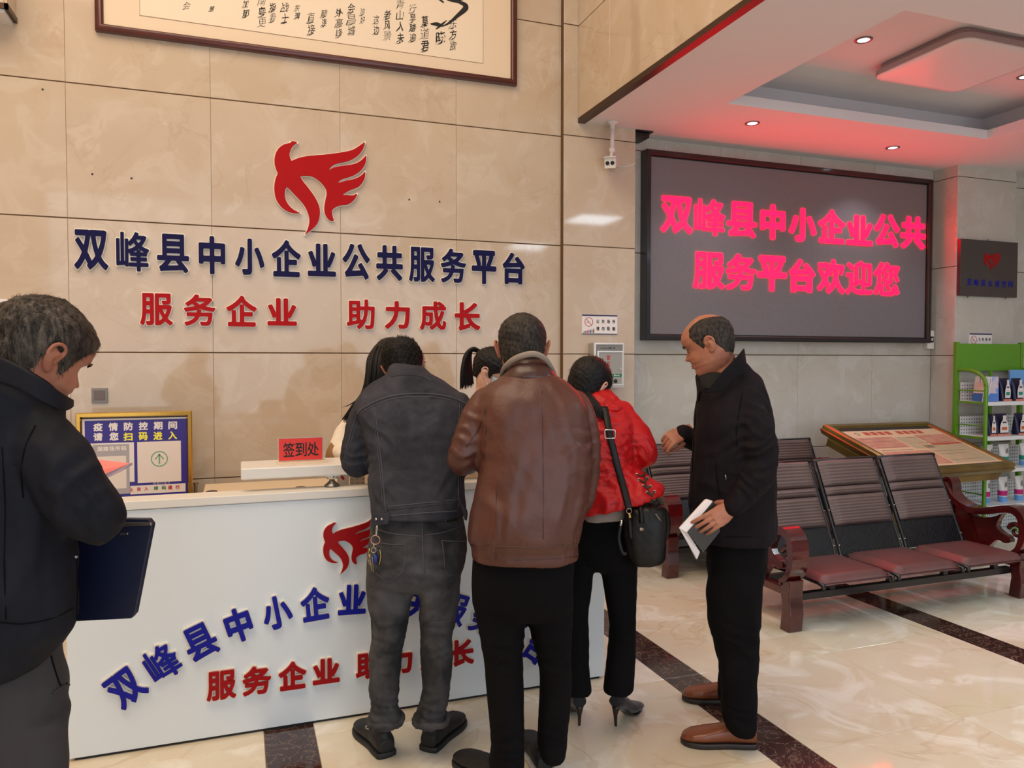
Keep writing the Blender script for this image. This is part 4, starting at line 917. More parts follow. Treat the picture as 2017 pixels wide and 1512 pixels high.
def pouch(x, z, h, w, band, label, grp, y=4.80):
    t = empty('detergent_pouch', (x, y, z), label, 'pouch', grp)
    rows = [(1, .035), (1, .042), (.98, .034), (.97, .026), (.98, .015), (.99, .006), (.99, .002)]; zz = [0, .12, .35, .6, .8, .92, 1.0]
    ob('bag', loft([[(x+w/2*a*math.copysign(abs(math.cos(t_))**.5, math.cos(t_)), y+b*math.sin(t_), z+h*q) for t_ in [2*pi*i/20 for i in range(20)]] for (a, b), q in zip(rows, zz)]), MT['pouch'], t, auto=50)
    yy = y-.045
    ob('base_strip', box(x-w*.48, x+w*.48, yy-.001, yy+.002, z, z+h*.09), MT['coral'], t)
    bot = spline2([(-.30, .14, 1), (.30, .14, 1), (.31, .45), (.20, .66), (.12, .74), (.12, .93, 1), (-.12, .93, 1), (-.12, .74), (-.20, .66), (-.31, .45)], 3)
    flat([(x+w*u, z+h*v) for u, v in bot], yy, MT['sign_white'], 'printed_bottle', t)
    flat(rect(x-w*.2, x+w*.2, z+h*.26, z+h*.40), yy-.001, band, 'printed_band', t); flat(rect(x-w*.14, x+w*.14, z+h*.58, z+h*.64), yy-.001, MT['navy_print'], 'printed_mark', t)
def tubep(x, z, h, w, band, label, grp, y=4.80):
    t = empty('cream_tube', (x, y, z), label, 'tube', grp)
    rows = [(.52, .52, 0), (.55, .55, .10), (.60, .60, .12), (.68, .58, .4), (.8, .42, .7), (.95, .12, .93), (1, .05, 1.0)]
    ob('tube_body', loft([[(x+w/2*a*math.cos(t_), y+w/2*b*math.sin(t_), z+h*q) for t_ in [2*pi*i/18 for i in range(18)]] for a, b, q in rows]), MT['sign_white'], t, auto=60)
    ring_ = lambda a, b, q0, q1, k0, k1: loft([[(x+w/2*a*kk*math.cos(t_), y+w/2*b*kk*math.sin(t_), z+h*q) for t_ in [2*pi*i/18 for i in range(18)]] for q, kk in ((q0, k0), (q1, k1))])
    ob('blue_base', ring_(.60, .60, .0, .22, .98, 1.08), MT['sky'], t); ob('colour_band', ring_(.69, .60, .26, .46, .99, 1.03), band, t)
    ob('writing', bmap('永', .0, .0, 0, 1, 0, 1, lambda u, v, q: (x-w*.16+w*.32*u, y-w*.26, z+h*(.58+.24*v)), .03), MT['black_print'], t, kind='stuff') if 0 else flat([(x-w*.1, z+h*.60), (x+w*.12, z+h*.64), (x+w*.05, z+h*.85), (x-w*.04, z+h*.80)], y-w*.27, MT['box_grey'], 'printed_mark', t)
def rx(px, y=4.80): return onY(px, 780, y)[0]
pos = ['leftmost', 'second', 'third from the left']
for i, (a, b) in enumerate(((1942, 1958), (1967, 1984), (1991, 2010))): pouch(rx((a+b)/2), shz[0]+.006, .20, rx(b)-rx(a), MT['teal'], 'navy pouch with green banded bottle print on the top rack shelf, '+pos[i], 'pouches on the top rack shelf')
for i, (a, b) in enumerate(((1943, 1956), (1957, 1983), (1998, 2016))): pouch(rx((a+b)/2), shz[1]+.006, .19, rx(b)-rx(a), MT['orange_print'], 'navy pouch with orange banded bottle print on the second rack shelf, '+pos[i], 'pouches on the second rack shelf')
for i, (a, b) in enumerate(((1942, 1958), (1968, 1989), (2010, 2031))): tubep(rx((a+b)/2), shz[2]+.006, .20, (rx(b)-rx(a)), MT['teal'], 'white cream tube with teal band on the third rack shelf, '+pos[i], 'tubes on the third rack shelf')
for i, (a, b) in enumerate(((1941, 1954), (1969, 1988), (2002, 2019))): tubep(rx((a+b)/2), shz[3]+.006, .22, (rx(b)-rx(a)), MT['pink'], 'white cream tube with pink band on the fourth rack shelf, '+pos[i], 'tubes on the fourth rack shelf')
tg = empty('soap_bag', (rx(2008), 4.8, shz[4]), 'small green and blue plastic packet lying on the bottom rack shelf', 'packet')
ob('packet', ellipsoid((rx(2006), 4.79, shz[4]+.03), (.07, .05, .024), 14, 8), mat('green_pack', (.45, .72, .40), .3), tg, True); ob('label_patch', ellipsoid((rx(2012), 4.765, shz[4]+.035), (.03, .03, .02), 10, 6), MT['sky'], tg, True)
MT['bro1'] = mat('brochure_cover', (.78, .72, .74), .35, var=((.35, .55, .82), 9, .45, .55)); MT['bro2'] = mat('brochure_blue', (.25, .45, .78), .4)
bz = shz[0]+.008
for i in range(6):
    x = 6.04+.02*i if i < 5 else 6.16; t = empty('brochure', (x, 4.82, bz), 'pale brochure fanned on the top rack shelf, '+['outermost', 'second', 'third', 'fourth', 'fifth', 'frontmost with its cover showing'][i], 'brochure', 'brochures on the top rack shelf')
    if i < 5:
        R_m = Matrix.Translation((x, 4.80, bz)) @ Matrix.Rotation(-.35-.05*i, 4, 'Z') @ Matrix.Rotation(.12, 4, 'Y')
    else: R_m = Matrix.Translation((x-.04, 4.735, bz)) @ Matrix.Rotation(.95, 4, 'Z') @ Matrix.Rotation(.12, 4, 'Y')
    ob('page_block', xf(box(0, .006, -.05, .09, .001, .215), M_=R_m), MT['sign_white'], t); ob('cover', xf(box(-.002, 0, -.05, .09, 0, .216), M_=R_m), MT['bro1'] if i > 3 else MT['sign_white'], t)
    ob('blue_strip', xf(box(-.003, -.002, -.05, .09, .0, .07), M_=R_m), MT['bro2'], t)
t = empty('brochure', (rx(2005, 4.9), 4.9, bz), 'blue topped brochure standing behind the pouches of the top rack shelf', 'brochure')
x = rx(1984, 4.92); ob('page_block', box(x, x+.2, 4.90, 4.912, bz, bz+.27), MT['bro1'], t); ob('blue_strip', box(x, x+.2, 4.897, 4.90, bz+.17, bz+.27), MT['sky'], t)
# ------------------------------------------------------------------ figure building
R0 = _r0
def ring(px0, px1, py, dep, t, n=28, ex=2.3, dz=0.0, dp=0.0, lean=0.0):
    """horizontal cross-section whose sides meet the measured px0..px1; t thickness along the view; dz (m) raises its right side"""
    c = at((px0+px1)/2, py, dep); hd_ = ray((px0+px1)/2, py); hd_[2] = 0; hd_ = hd_/np.linalg.norm(hd_); hr_ = np.array((hd_[1], -hd_[0], 0)); a = (px1-px0)/2*dep/CAM_F*(hr_@R0); b = t/2; out = []
    for j in range(n):
        th = 2*pi*j/n; u = math.copysign(abs(math.cos(th))**(2/ex), math.cos(th)); v = math.copysign(abs(math.sin(th))**(2/ex), math.sin(th))
        out.append(c+hr_*a*u+hd_*(b*v+dp*u)+np.array((0, 0, dz*u+lean*v)))
    return out
def cr(rows, k=4):
    R_ = [np.array(r, float) for r in rows]; out = []
    for i in range(len(R_)-1):
        p0 = R_[max(i-1, 0)]; p1 = R_[i]; p2 = R_[i+1]; p3 = R_[min(i+2, len(R_)-1)]
        for j in range(k):
            t = j/k; out.append(.5*((2*p1)+(-p0+p2)*t+(2*p0-5*p1+4*p2-p3)*t*t+(-p0+3*p1-3*p2+p3)*t**3))
    out.append(R_[-1]); return out
def trunk(rows, k=3, ex=2.3, n=28, shrink=0.0):
    """rows: py, x0, x1, dep, thickness[, dz, dp, lean]"""
    m = max(len(r) for r in rows); rows = [tuple(r)+(0,)*(m-len(r)) for r in rows]; rr = []
    for r in cr(rows, k):
        x0, x1, t = r[1], r[2], r[4]
        if shrink: s = shrink*CAM_F/r[3]; x0 += s; x1 -= s; t = max(.04, t-2*shrink)
        rr.append(ring(x0, x1, r[0], r[3], t, n, ex, r[5] if m > 5 else 0, r[6] if m > 6 else 0, r[7] if m > 7 else 0))
    return loft(rr)
def limb(pts, k=4, n=16, squash=1.0, grow=0.0, dome=True):
    """pts: px, py, dep, radius in px"""
    P_ = [at(p[0], p[1], p[2]) for p in pts]; R_ = [p[3]*p[2]/CAM_F+grow for p in pts]
    return tube(P_, R_, n, k, dome=dome, squash=squash)
def np_mesh(me):
    n = len(me.vertices); V = np.empty(n*3); me.vertices.foreach_get('co', V); return V.reshape(-1, 3)
def fuse(vfs, voxel=.01, smooth=3, fac=.5):
    me = mesh_of('f', join(*vfs), None); o = bpy.data.objects.new('f', me); COL.objects.link(o)
    m = o.modifiers.new('r', 'REMESH'); m.mode = 'VOXEL'; m.voxel_size = voxel
    if smooth: s = o.modifiers.new('s', 'SMOOTH'); s.iterations = smooth; s.factor = fac
    dg = bpy.context.evaluated_depsgraph_get(); dg.update(); r = bpy.data.meshes.new_from_object(o.evaluated_get(dg))
    bpy.data.objects.remove(o); bpy.data.meshes.remove(me); return r
_rs = np.random.RandomState(5)
def sinnoise(P_, wl, seed, n=5):
    rs = np.random.RandomState(seed); o = np.zeros(len(P_))
    for i in range(n):
        k = rs.normal(size=3); k = k/np.linalg.norm(k)*2*pi/wl*rs.uniform(.6, 1.5); o += np.sin(P_@k+rs.uniform(0, 6.28))
    return o/n**.5
def ridged(P_, axis, wl, seed, warp=.6):
    axis = np.array(axis, float); axis /= np.linalg.norm(axis)
    ph = P_@axis*2*pi/wl+warp*3*sinnoise(P_, wl*3.0, seed, 4)
    return 1-np.abs(np.sin(ph/2))*2+.25*np.sin(ph*1.7+1)
def wrinkle(me, base=.003, wl=.12, folds=(), seed=1, lines=()):
    """displace along normals: soft undulation, local fold bundles (centre, radius, axis, wavelength, depth) and pressed lines"""
    V = np_mesh(me); n = len(V); N = np.empty(n*3); me.vertices.foreach_get('normal', N) if False else None
    N = np.empty(n*3); me.vertex_normals.foreach_get('vector', N); N = N.reshape(-1, 3)
    d = base*(sinnoise(V, wl, seed)+.5*sinnoise(V, wl*.45, seed+9))
    for (c, r, ax, w_, dep_) in folds:
        q = np.linalg.norm(V-np.array(c), axis=1)/r; d += dep_*np.exp(-q**2*1.5)*ridged(V, ax, w_, seed+3)
    V2 = V+N*d[:, None]
    me.vertices.foreach_set('co', V2.ravel()); me.update(); return me
def put(name, me, m, parent, **k):
    """mesh in world coordinates as a child of parent"""
    off = wloc(parent); V = np_mesh(me)-np.array(off); me.vertices.foreach_set('co', V.ravel())
    me.materials.clear(); me.materials.append(m); me.polygons.foreach_set('use_smooth', [True]*len(me.polygons)); me.update(); me.name = name
    return ob(name, me, None, parent, **k)
def bvh_of(me): return BVHTree.FromPolygons([v.co[:] for v in me.vertices], [p.vertices[:] for p in me.polygons])
def hitp(bv, px, py, lift=.002):
    d = ray(px, py); d = d/np.linalg.norm(d); h = bv.ray_cast(Vector(_O), Vector(d))
    if h[0] is None: return None
    nn = np.array(h[1]); nn = nn if nn@d < 0 else -nn
    return np.array(h[0])+nn*lift, nn
def seam(bv, pts, r=.0022, lift=.0005, k=6, n=6, squash=.6, closed=False):
    """a raised seam laid on a garment along measured points"""
    P2 = cr([(a, b) for a, b in pts], k) if len(pts) > 2 else [np.array(pts[0])*(1-t)+np.array(pts[1])*t for t in np.linspace(0, 1, 12)]
    out = []
    for p in P2:
        h = hitp(bv, p[0], p[1], lift)
        if h is not None: out.append(h[0])
    if len(out) < 2: return [], []
    for _ in range(2): out = [out[0]]+[(out[i-1]+2*out[i]+out[i+1])/4 for i in range(1, len(out)-1)]+[out[-1]]
    return tube(out, r, n, 1)
def patch(bv, poly, th=.003, lift=.001, nu=8, nv=8):
    """a flat cloth piece (four measured corners) laid on a garment"""
    a, b, c, d = [np.array(p, float) for p in poly]; V = []; F = []
    for i in range(nv+1):
        for j in range(nu+1):
            s, t = j/nu, i/nv; p = a*(1-s)*(1-t)+b*s*(1-t)+c*s*t+d*(1-s)*t; h = hitp(bv, p[0], p[1], lift+th*(0 if (i in (0, nv) or j in (0, nu)) else 1))
            V.append(tuple(h[0]) if h is not None else (V[-1] if V else (0, 0, 0)))
    for i in range(nv):
        for j in range(nu): q = i*(nu+1)+j; F.append((q, q+nu+1, q+nu+2, q+1))
    return V, F
def dirv(deg, up=0.0):
    a = math.radians(deg); v = math.cos(a)*FWH+math.sin(a)*R0; return v+np.array((0, 0, up))
def frame(c, face, pitch=0, roll=0, s=1.0, turn=None):
    F_ = dirv(face); R_ = np.cross(F_, (0, 0, 1)); U_ = np.array((0, 0, 1.0))
    M_ = Matrix(((R_[0], F_[0], U_[0], c[0]), (R_[1], F_[1], U_[1], c[1]), (R_[2], F_[2], U_[2], c[2]), (0, 0, 0, 1)))
    return M_ @ Matrix.Rotation(math.radians(roll), 4, 'Y') @ Matrix.Rotation(-math.radians(pitch), 4, 'X') @ Matrix.Scale(s, 4)
# head tables in head space: x right, y to the face, z up, eyes at z 0
_zf = [-.135, -.122, -.112, -.100, -.086, -.075, -.067, -.060, -.056, -.050, -.040, -.032, -.018, -.005, .010, .024, .045, .070, .092, .108, .116, .119]
_ff = [.020, .052, .074, .084, .083, .080, .0865, .084, .081, .0885, .086, .086, .083, .080, .084, .094, .096, .086, .062, .033, .012, .002]
_zb = [-.135, -.10, -.07, -.04, -.01, .03, .06, .085, .105, .115, .119]
_bb = [-.055, -.058, -.068, -.084, -.097, -.104, -.099, -.083, -.055, -.028, -.004]
_zw = [-.135, -.118, -.105, -.090, -.070, -.045, -.01, .025, .05, .075, .095, .110, .119]
_ww = [.044, .040, .046, .055, .063, .069, .074, .0775, .077, .068, .050, .027, .003]
_zn = [-.045, -.038, -.033, -.028, -.018, -.006, .006, .016]
_nn = [0, .004, .016, .022, .017, .010, .004, 0]
NTH = 84
def head_point(th, z, fat=0.0, nose=1.0):
    f = np.interp(z, _zf, _ff); b = np.interp(z, _zb, _bb); w = np.interp(z, _zw, _ww)+fat*math.exp(-((z+.06)/.05)**2)
    yc = -.012; c, s = math.cos(th), math.sin(th)
    e = 2.35 if z > -.05 else 2.35-.5*min(1, (-.05-z)/.05)
    x = w*math.copysign(abs(s)**(2/e), s); y = yc+((f-yc) if c > 0 else (yc-b))*math.copysign(abs(c)**(2/2.15), c)
    if c > 0:
        y += nose*np.interp(z, _zn, _nn)*math.exp(-(x/(.011+.006*max(0, 1-abs(z+.031)/.012)))**2)
        for sx in (-1, 1):
            g_ = math.exp(-((x-sx*.031)/.015)**2-((z-.001)/.011)**2); y -= .009*g_; y += .0055*math.exp(-((x-sx*.031)/.012)**2-((z+.001)/.006)**2)
            y += .004*math.exp(-((x-sx*.045)/.018)**2-((z+.03)/.016)**2)          # cheek
            y += .003*math.exp(-((x-sx*.028)/.018)**2-((z-.020)/.006)**2)          # brow ridge
        lip = math.exp(-(x/.024)**4); y -= (1-lip)*.0012*math.exp(-((z+.058)/.012)**2-(x/.038)**2)
    return x, y, z
def ear(s, sc=1.0):
    c = np.array((s*.0745, -.012, -.006)); L = []
    hel = [(0.004, .012, -.006), (.008, .020, .012), (.016, .014, .028), (.020, .000, .033), (.022, -.014, .026), (.021, -.020, .010), (.016, -.016, -.006), (.009, -.009, -.020), (.004, .003, -.030), (.002, .011, -.024)]
    P_ = [c+np.array((s*x, y, z))*sc for x, y, z in hel]
    L.append(tube(P_, [.003, .004, .0045, .0045, .0045, .0042, .004, .0055, .0065, .004], 8, 4, dome=True))
    inn = [(.003, .012, .0), (.010, .004, .010), (.012, -.006, .004), (.009, -.004, -.012), (.004, .006, -.020)]
    L.append(tube([c+np.array((s*x, y, z))*sc for x, y, z in inn], [.007, .0085, .009, .008, .006], 8, 3, dome=True))
    L.append(tube([c+np.array((s*x, y, z))*sc for x, y, z in [(.002, .002, .014), (.010, -.006, .020), (.014, -.012, .008), (.010, -.008, -.008)]], [.005, .0045, .004, .004], 6, 3, dome=True))
    return L
def head_mesh(M_, fat=0.0, nose=1.0, neck=None):
    zs = list(np.linspace(-.134, -.02, 34))+list(np.linspace(-.014, .119, 34))
    rings = [[head_point(2*pi*j/NTH, z, fat, nose) for j in range(NTH)] for z in zs]
    L = [loft(rings)]+ear(-1, .88)+ear(1, .88)
    L = [xf(v, M_=M_) for v in L]
    if neck: L.append(neck)
    return fuse(L, .0034, 2, .4)
def eyes(M_, t, iris=(.10, .06, .04)):
    for s in (-1, 1):
        e = ob('eye', xf(ellipsoid((s*.031, .0618, -.001), (.0120, .0108, .0050), 16, 10), M_=M_), MT['eye_white'], t, True)
        ob('iris', xf(ellipsoid((s*.031, .0700, -.0012), (.0046, .0032, .0042), 12, 8), M_=M_), MT['iris'], e, True)
        ob('eyebrow', xf(tube([(s*.016, .0935, .017), (s*.030, .0925, .0225), (s*.046, .081, .017)], [.0028, .0034, .0016], 8, 4, squash=.5, up=(0, 1, 0)), M_=M_), MT['hair_dark'], t, True)
    ob('mouth', xf(join(tube([(-.018, .0800, -.0585), (-.009, .0855, -.0570), (0, .0872, -.0575), (.009, .0855, -.0570), (.018, .0800, -.0585)], [.0012, .0030, .0034, .0030, .0012], 8, 4),
       tube([(-.016, .0800, -.062), (-.007, .0852, -.0645), (0, .0868, -.065), (.007, .0852, -.0645), (.016, .0800, -.062)], [.0015, .0036, .0042, .0036, .0015], 8, 4)), M_=M_), MT['lip'], t, True)
def hair_cap(M_, mask, h=.009, noise_=.002, seed=1, strands=1500, slen=(.008, .014), flow=None, swid=.0011, zr=(-.125, .1192)):
    zs = np.linspace(zr[0], zr[1], 64); rs = np.random.RandomState(seed); rings = []; samp = []
    for i, z in enumerate(zs):
        row = []
        for j in range(NTH):
            th = 2*pi*j/NTH; x, y, zz = head_point(th, z, 0, 0); mk = mask(th if th < pi else th-2*pi, z); c = np.array((0, -.012, min(.03, max(-.03, z))))
            p = np.array((x, y, zz)); n_ = p-c; n_ /= np.linalg.norm(n_)
            hh = (h*mk-.005*(1-mk)); hh += noise_*mk*(math.sin(j*1.7+i*.9+seed)+math.sin(j*.6-i*1.3))*.5
            q = p+n_*hh; row.append(tuple(q))
            if mk > .45 and 0 < i < 63: samp.append((q, n_))
        rings.append(row)
    top = [tuple(np.array(p)*np.array((.3, .3, 1))+np.array((0, -.008, h*.25))) for p in rings[-1]]
    V, F = loft(rings+[top]); SV, SF = [], []
    if samp:
        for _ in range(strands):
            q, n_ = samp[rs.randint(len(samp))]; q = q+rs.normal(size=3)*.002
            fl = np.array(flow(q)) if flow else np.array((0, 0, -1.0)); fl = fl-n_*(fl@n_); fl = fl/(np.linalg.norm(fl)+1e-6)
            L = rs.uniform(*slen); d = fl*.9+n_*.32+rs.normal(size=3)*.18; d /= np.linalg.norm(d); w_ = np.cross(d, n_); w_ = w_/(np.linalg.norm(w_)+1e-6)*swid
            b = len(SV); q0 = q-n_*.003; SV += [tuple(q0-w_), tuple(q0+w_), tuple(q0+d*L*.6+w_*.8), tuple(q0+d*L)]; SF += [(b, b+1, b+2), (b, b+2, b+3)]
    return xf(join((V, F), (SV, SF)), M_=M_)
def short_hair(front=.062, side=-.012, back=-.072, soft=.012):
    def f(th, z):
        a = abs(th)  # 0 front .. pi back
        pts_a = [0, .55, .95, 1.15, 1.30, 1.45, 1.62, 1.80, 2.2, pi]; pts_z = [front, front-.004, front-.03, side+.012, side-.012, side+.026, .030, side-.018, back+.006, back]
        return float(np.clip((z-np.interp(a, pts_a, pts_z))/soft+.5, 0, 1))
    return f
# hands: local x along the fingers, y to the thumb, z back of the hand
def hand_mesh(M_, curl=(25, 30, 20), spread=3, thumb=(35, -25, 30), sc=1.0, tcurl=20):
    L = []
    palm = [[(x, y0+(y1-y0)*.5+(y1-y0)/2*math.copysign(abs(math.cos(a))**.75, math.cos(a)), zc+t*math.copysign(abs(math.sin(a))**.8, math.sin(a))) for a in [2*pi*j/20 for j in range(20)]]
            for x, y0, y1, t, zc in [(-.035, -.026, .026, .020, 0), (-.01, -.026, .026, .0185, 0), (.01, -.032, .032, .017, 0), (.04, -.040, .040, .0155, 0), (.07, -.041, .038, .0135, 0), (.086, -.036, .034, .011, -.001)]]
    L.append(loft(palm))
    for i, (y, ln, r) in enumerate(((.030, (.042, .025, .021), .0092), (.0105, (.046, .029, .023), .0095), (-.0105, (.043, .027, .022), .0090), (-.030, (.034, .020, .019), .0080))):
        cu = curl[i] if isinstance(curl[0], (tuple, list)) else curl
        p = np.array((.070, y, -.001)); P_ = [p]; a = 0; sp = math.radians(spread*(1.5-i)); rr_ = [r*1.08]
        P_.append(p+np.array((.014, 0, 0))); rr_.append(r*1.05)
        for k_, l_ in enumerate(ln):
            a += math.radians(cu[k_]); d = np.array((math.cos(a)*math.cos(sp), math.cos(a)*math.sin(sp), -math.sin(a))); P_.append(P_[-1]+d*l_); rr_.append(r*(1-.09*(k_+1)))
        L.append(tube(P_, rr_, 10, 3, dome=True))
    a1, el, a2 = [math.radians(q) for q in thumb]; p = np.array((-.002, .022, -.006)); d1 = np.array((math.cos(a1)*math.cos(el), math.sin(a1)*math.cos(el), math.sin(el)))
    a3 = a1-math.radians(tcurl); d2 = np.array((math.cos(a3)*math.cos(el*1.2), math.sin(a3)*math.cos(el*1.2), math.sin(el*1.2)))
    a4 = a3-math.radians(tcurl); d3 = np.array((math.cos(a4)*math.cos(el*1.3), math.sin(a4)*math.cos(el*1.3), math.sin(el*1.3)))
    P_ = [p, p+d1*.042, p+d1*.042+d2*.032, p+d1*.042+d2*.032+d3*.026]; L.append(tube(P_, [.0155, .0125, .0105, .0085], 12, 4, dome=True))
    L = [xf(v, M_=M_ @ Matrix.Scale(sc, 4)) for v in L]
    return fuse(L, .0026, 3, .45)
def hframe(c, xdir, zdir):
    """hand frame: fingers along xdir, back of the hand towards zdir"""
    x = np.array(xdir, float); x /= np.linalg.norm(x); z = np.array(zdir, float); z = z-x*(z@x); z /= np.linalg.norm(z); y = np.cross(z, x)
    return Matrix(((x[0], y[0], z[0], c[0]), (x[1], y[1], z[1], c[1]), (x[2], y[2], z[2], c[2]), (0, 0, 0, 1)))
def mirror_y(M_): return M_ @ Matrix.Diagonal((1, -1, 1, 1))
def me2vf(me): return [tuple(v.co) for v in me.vertices], [tuple(p.vertices) for p in me.polygons]
def flip(vf): return vf[0], [tuple(reversed(f)) for f in vf[1]]
def shoe(heel, toe, parent, mu, ms, L=.285, wd=.098, sole=.022, ankle=.085, name='shoe', laces=None):
    """heel/toe: floor points; upper and sole parts"""
    h = np.array(heel[:2]); d = np.array(toe[:2])-h; d = d/np.linalg.norm(d); s = np.array((d[1], -d[0]))
    st = [(0, .030, .052), (.02, .036, .070), (.06, .038, .078), (.10, .037, .075), (.15, .043, .062), (.20, .049, .050), (.245, .044, .040), (.272, .030, .030), (.284, .012, .018)]
    def sec(x, w, hh, z0, full=True, n=18):
        out = []
        for j in range(n):
            a = 2*pi*j/n; u = math.copysign(abs(math.cos(a))**.8, math.cos(a)); v = math.copysign(abs(math.sin(a))**.75, math.sin(a))
            q = h+d*x*L/.285+s*w*wd/.098*u; out.append((q[0], q[1], z0+hh*(v+1)/2))
        return out
    up_ = [sec(x, w, hh, sole*.7) for x, w, hh in st]; ank = [(h+d*.055*L/.285)]
    col = loft([[(h[0]+d[0]*(.055+a*math.cos(t))+s[0]*b*math.sin(t), h[1]+d[1]*(.055+a*math.cos(t))+s[1]*b*math.sin(t), z) for t in [2*pi*j/18 for j in range(18)]] for a, b, z in ((.050, .034, .03), (.050, .034, sole+.05), (.046, .034, ankle), (.044, .032, ankle+.012))])
    o = put(name, fuse([loft(up_), col], .005, 2), mu, parent)
    so = [[(h[0]+d[0]*x*L/.285+s[0]*w*wd/.098*u, h[1]+d[1]*x*L/.285+s[1]*w*wd/.098*u) for x, w, u in
           [(xx, ww+.004, 1) for xx, ww, _ in st]+[(.288, 0, 0)]+[(xx, ww+.004, -1) for xx, ww, _ in reversed(st)]+[(-.006, .0, 0)]]][0]
    so = spline2(so, 2)
    P3 = loft([[(x, y, z) for x, y in q] for q, z in ((offset_poly(so, -.003), .0005), (so, .004), (so, sole*.8), (offset_poly(so, -.002), sole))])
    ob('sole', P3, ms, o, auto=50)
    return o
# ------------------------------------------------------------------ figure materials
MT['skin'] = mat('skin', (.70, .485, .39), .5, spec=.3, sss=.06, var=((.63, .40, .32), 16), bump=(120, .10, .002))
MT['skin_pale'] = mat('skin_pale', (.90, .74, .65), .48, spec=.35, sss=.08, var=((.86, .64, .55), 14))
MT['eye_white'] = mat('eye_white', (.88, .85, .82), .15); MT['iris'] = mat('iris', (.07, .04, .03), .1); MT['lip'] = mat('lip', (.66, .38, .34), .4)
def hairmat(name, c1, c2, rough=.55, scale=90, spec=.4, lo=.4, hi=.62):
    k = NT(name); v = k.obj(); f = k.noise(scale, 5, .7, .5, k.vmap(v, (1, 1, .25))); g2 = k.noise(9, 3, .5, .3, v)
    mx = k.n('ShaderNodeMath', operation='MULTIPLY'); k.l(k.ramp(f, [(lo, 0.0), (hi, 1.0)]), mx.inputs[0]); k.l(k.ramp(g2, [(.35, .25), (.65, 1.0)]), mx.inputs[1])
    k.set('Base Color', k.mix(mx.outputs[0], lin(c1), lin(c2))); k.set('Roughness', rough); k.set('Specular IOR Level', spec); k.bump(f, .7, .004); return k.m
MT['hair_dark'] = hairmat('hair_dark', (.035, .028, .028), (.085, .07, .066), .55, spec=.25)
MT['hair_grey'] = hairmat('hair_grey', (.11, .085, .07), (.50, .455, .41), .6, 70, .3, .42, .74)
MT['hair_salt'] = hairmat('hair_salt', (.08, .065, .06), (.30, .265, .24), .6, 140, .3)
MT['hair_gloss'] = hairmat('hair_gloss', (.035, .028, .032), (.075, .062, .064), .42, 160, .3)
def cloth(name, c1, c2, rough=.8, weave=700, ws=.25, blot=6, lo=.35, hi=.7, coat=0, spec=.3, sheen=0, mid=None, md=.006):
    k = NT(name); v = k.obj(); f = k.noise(blot, 5, .6, .4, v); k.set('Base Color', k.mix(k.ramp(f, [(lo, 0.0), (hi, 1.0)]), lin(c1), lin(c2)))
    k.set('Roughness', rough); k.set('Specular IOR Level', spec); k.set('Coat Weight', coat); k.set('Coat Roughness', .25); k.set('Sheen Weight', sheen)
    b = k.bump(k.noise(weave, 2, .5, 0, v), ws, .001)
    if mid: k.bump(k.noise(mid[0], 4, .55, 1.2, v), mid[1], md, b)
    return k.m
MT['denim'] = cloth('grey_denim', (.135, .142, .172), (.265, .265, .30), .9, 520, .5, 9, .3, .78, mid=(22, .35))
MT['jeans'] = cloth('black_jeans', (.14, .14, .15), (.34, .335, .345), .9, 520, .45, 6, .38, .74, mid=(18, .35))
MT['stitch'] = mat('stitching', (.10, .10, .12), .8)
MT['denim_seam'] = mat('denim_seam', (.27, .27, .295), .85)
MT['leather'] = cloth('brown_leather', (.285, .155, .125), (.355, .20, .16), .46, 240, .2, 7, .3, .75, .10, .45, mid=(16, .4), md=.006)
MT['leather_dark'] = mat('leather_dark', (.24, .12, .10), .4, coat=.2)
MT['knit_grey'] = mat('knit_grey', (.56, .51, .47), .9, bump=(300, .4, .002)); MT['knit_black'] = mat('knit_black', (.06, .055, .065), .85, bump=(250, .4, .002))
MT['black_cloth'] = cloth('black_trousers', (.04, .037, .045), (.055, .05, .06), .9, 600, .2, 5, spec=.12)
MT['navy_jacket'] = cloth('navy_jacket', (.075, .085, .115), (.10, .11, .145), .72, 700, .2, 6, spec=.18, mid=(14, .3))
MT['dark_trousers'] = cloth('charcoal_trousers', (.21, .20, .21), (.245, .235, .24), .8, 700, .2, 6)
MT['plum_jacket'] = cloth('dark_jacket', (.075, .058, .078), (.095, .078, .098), .8, 700, .2, 6, spec=.15, mid=(14, .3))
MT['red_cloth'] = cloth('red_jacket', (.66, .04, .06), (.74, .07, .09), .5, 500, .15, 7, spec=.35, mid=(26, .5), md=.007)
MT['white_cloth'] = cloth('cream_coat', (.92, .88, .82), (.88, .83, .76), .85, 400, .2, 6)
MT['tan_cloth'] = cloth('tan_cuff', (.60, .45, .30), (.52, .38, .25), .85, 400, .2, 6)
MT['brown_shoe'] = mat('brown_leather_shoe', (.50, .27, .16), .35, coat=.2, bump=(60, .1, .003)); MT['black_shoe'] = mat('black_shoe', (.07, .07, .075), .6, bump=(120, .2, .002))
MT['sole_black'] = mat('black_sole', (.12, .12, .125), .6); MT['sole_white'] = mat('white_sole', (.78, .77, .76), .5); MT['sole_brown'] = mat('brown_sole', (.17, .14, .13), .5)
def person(label, skin_me, m='skin', parts=None):
    V = np_mesh(skin_me); c = V.mean(0); base = (float(c[0]), float(c[1]), 0.0)
    V2 = V-np.array(base); skin_me.vertices.foreach_set('co', V2.ravel()); skin_me.materials.clear(); skin_me.materials.append(MT[m]); skin_me.polygons.foreach_set('use_smooth', [True]*len(skin_me.polygons)); skin_me.update()
    o = bpy.data.objects.new('person', skin_me); COL.objects.link(o); o.location = base
    return setp(o, label, 'person')
def assemble(pieces):
    vf = join(*[me2vf(p) if isinstance(p, bpy.types.Mesh) else p for p in pieces]); return mesh_of('person', vf, None, True)
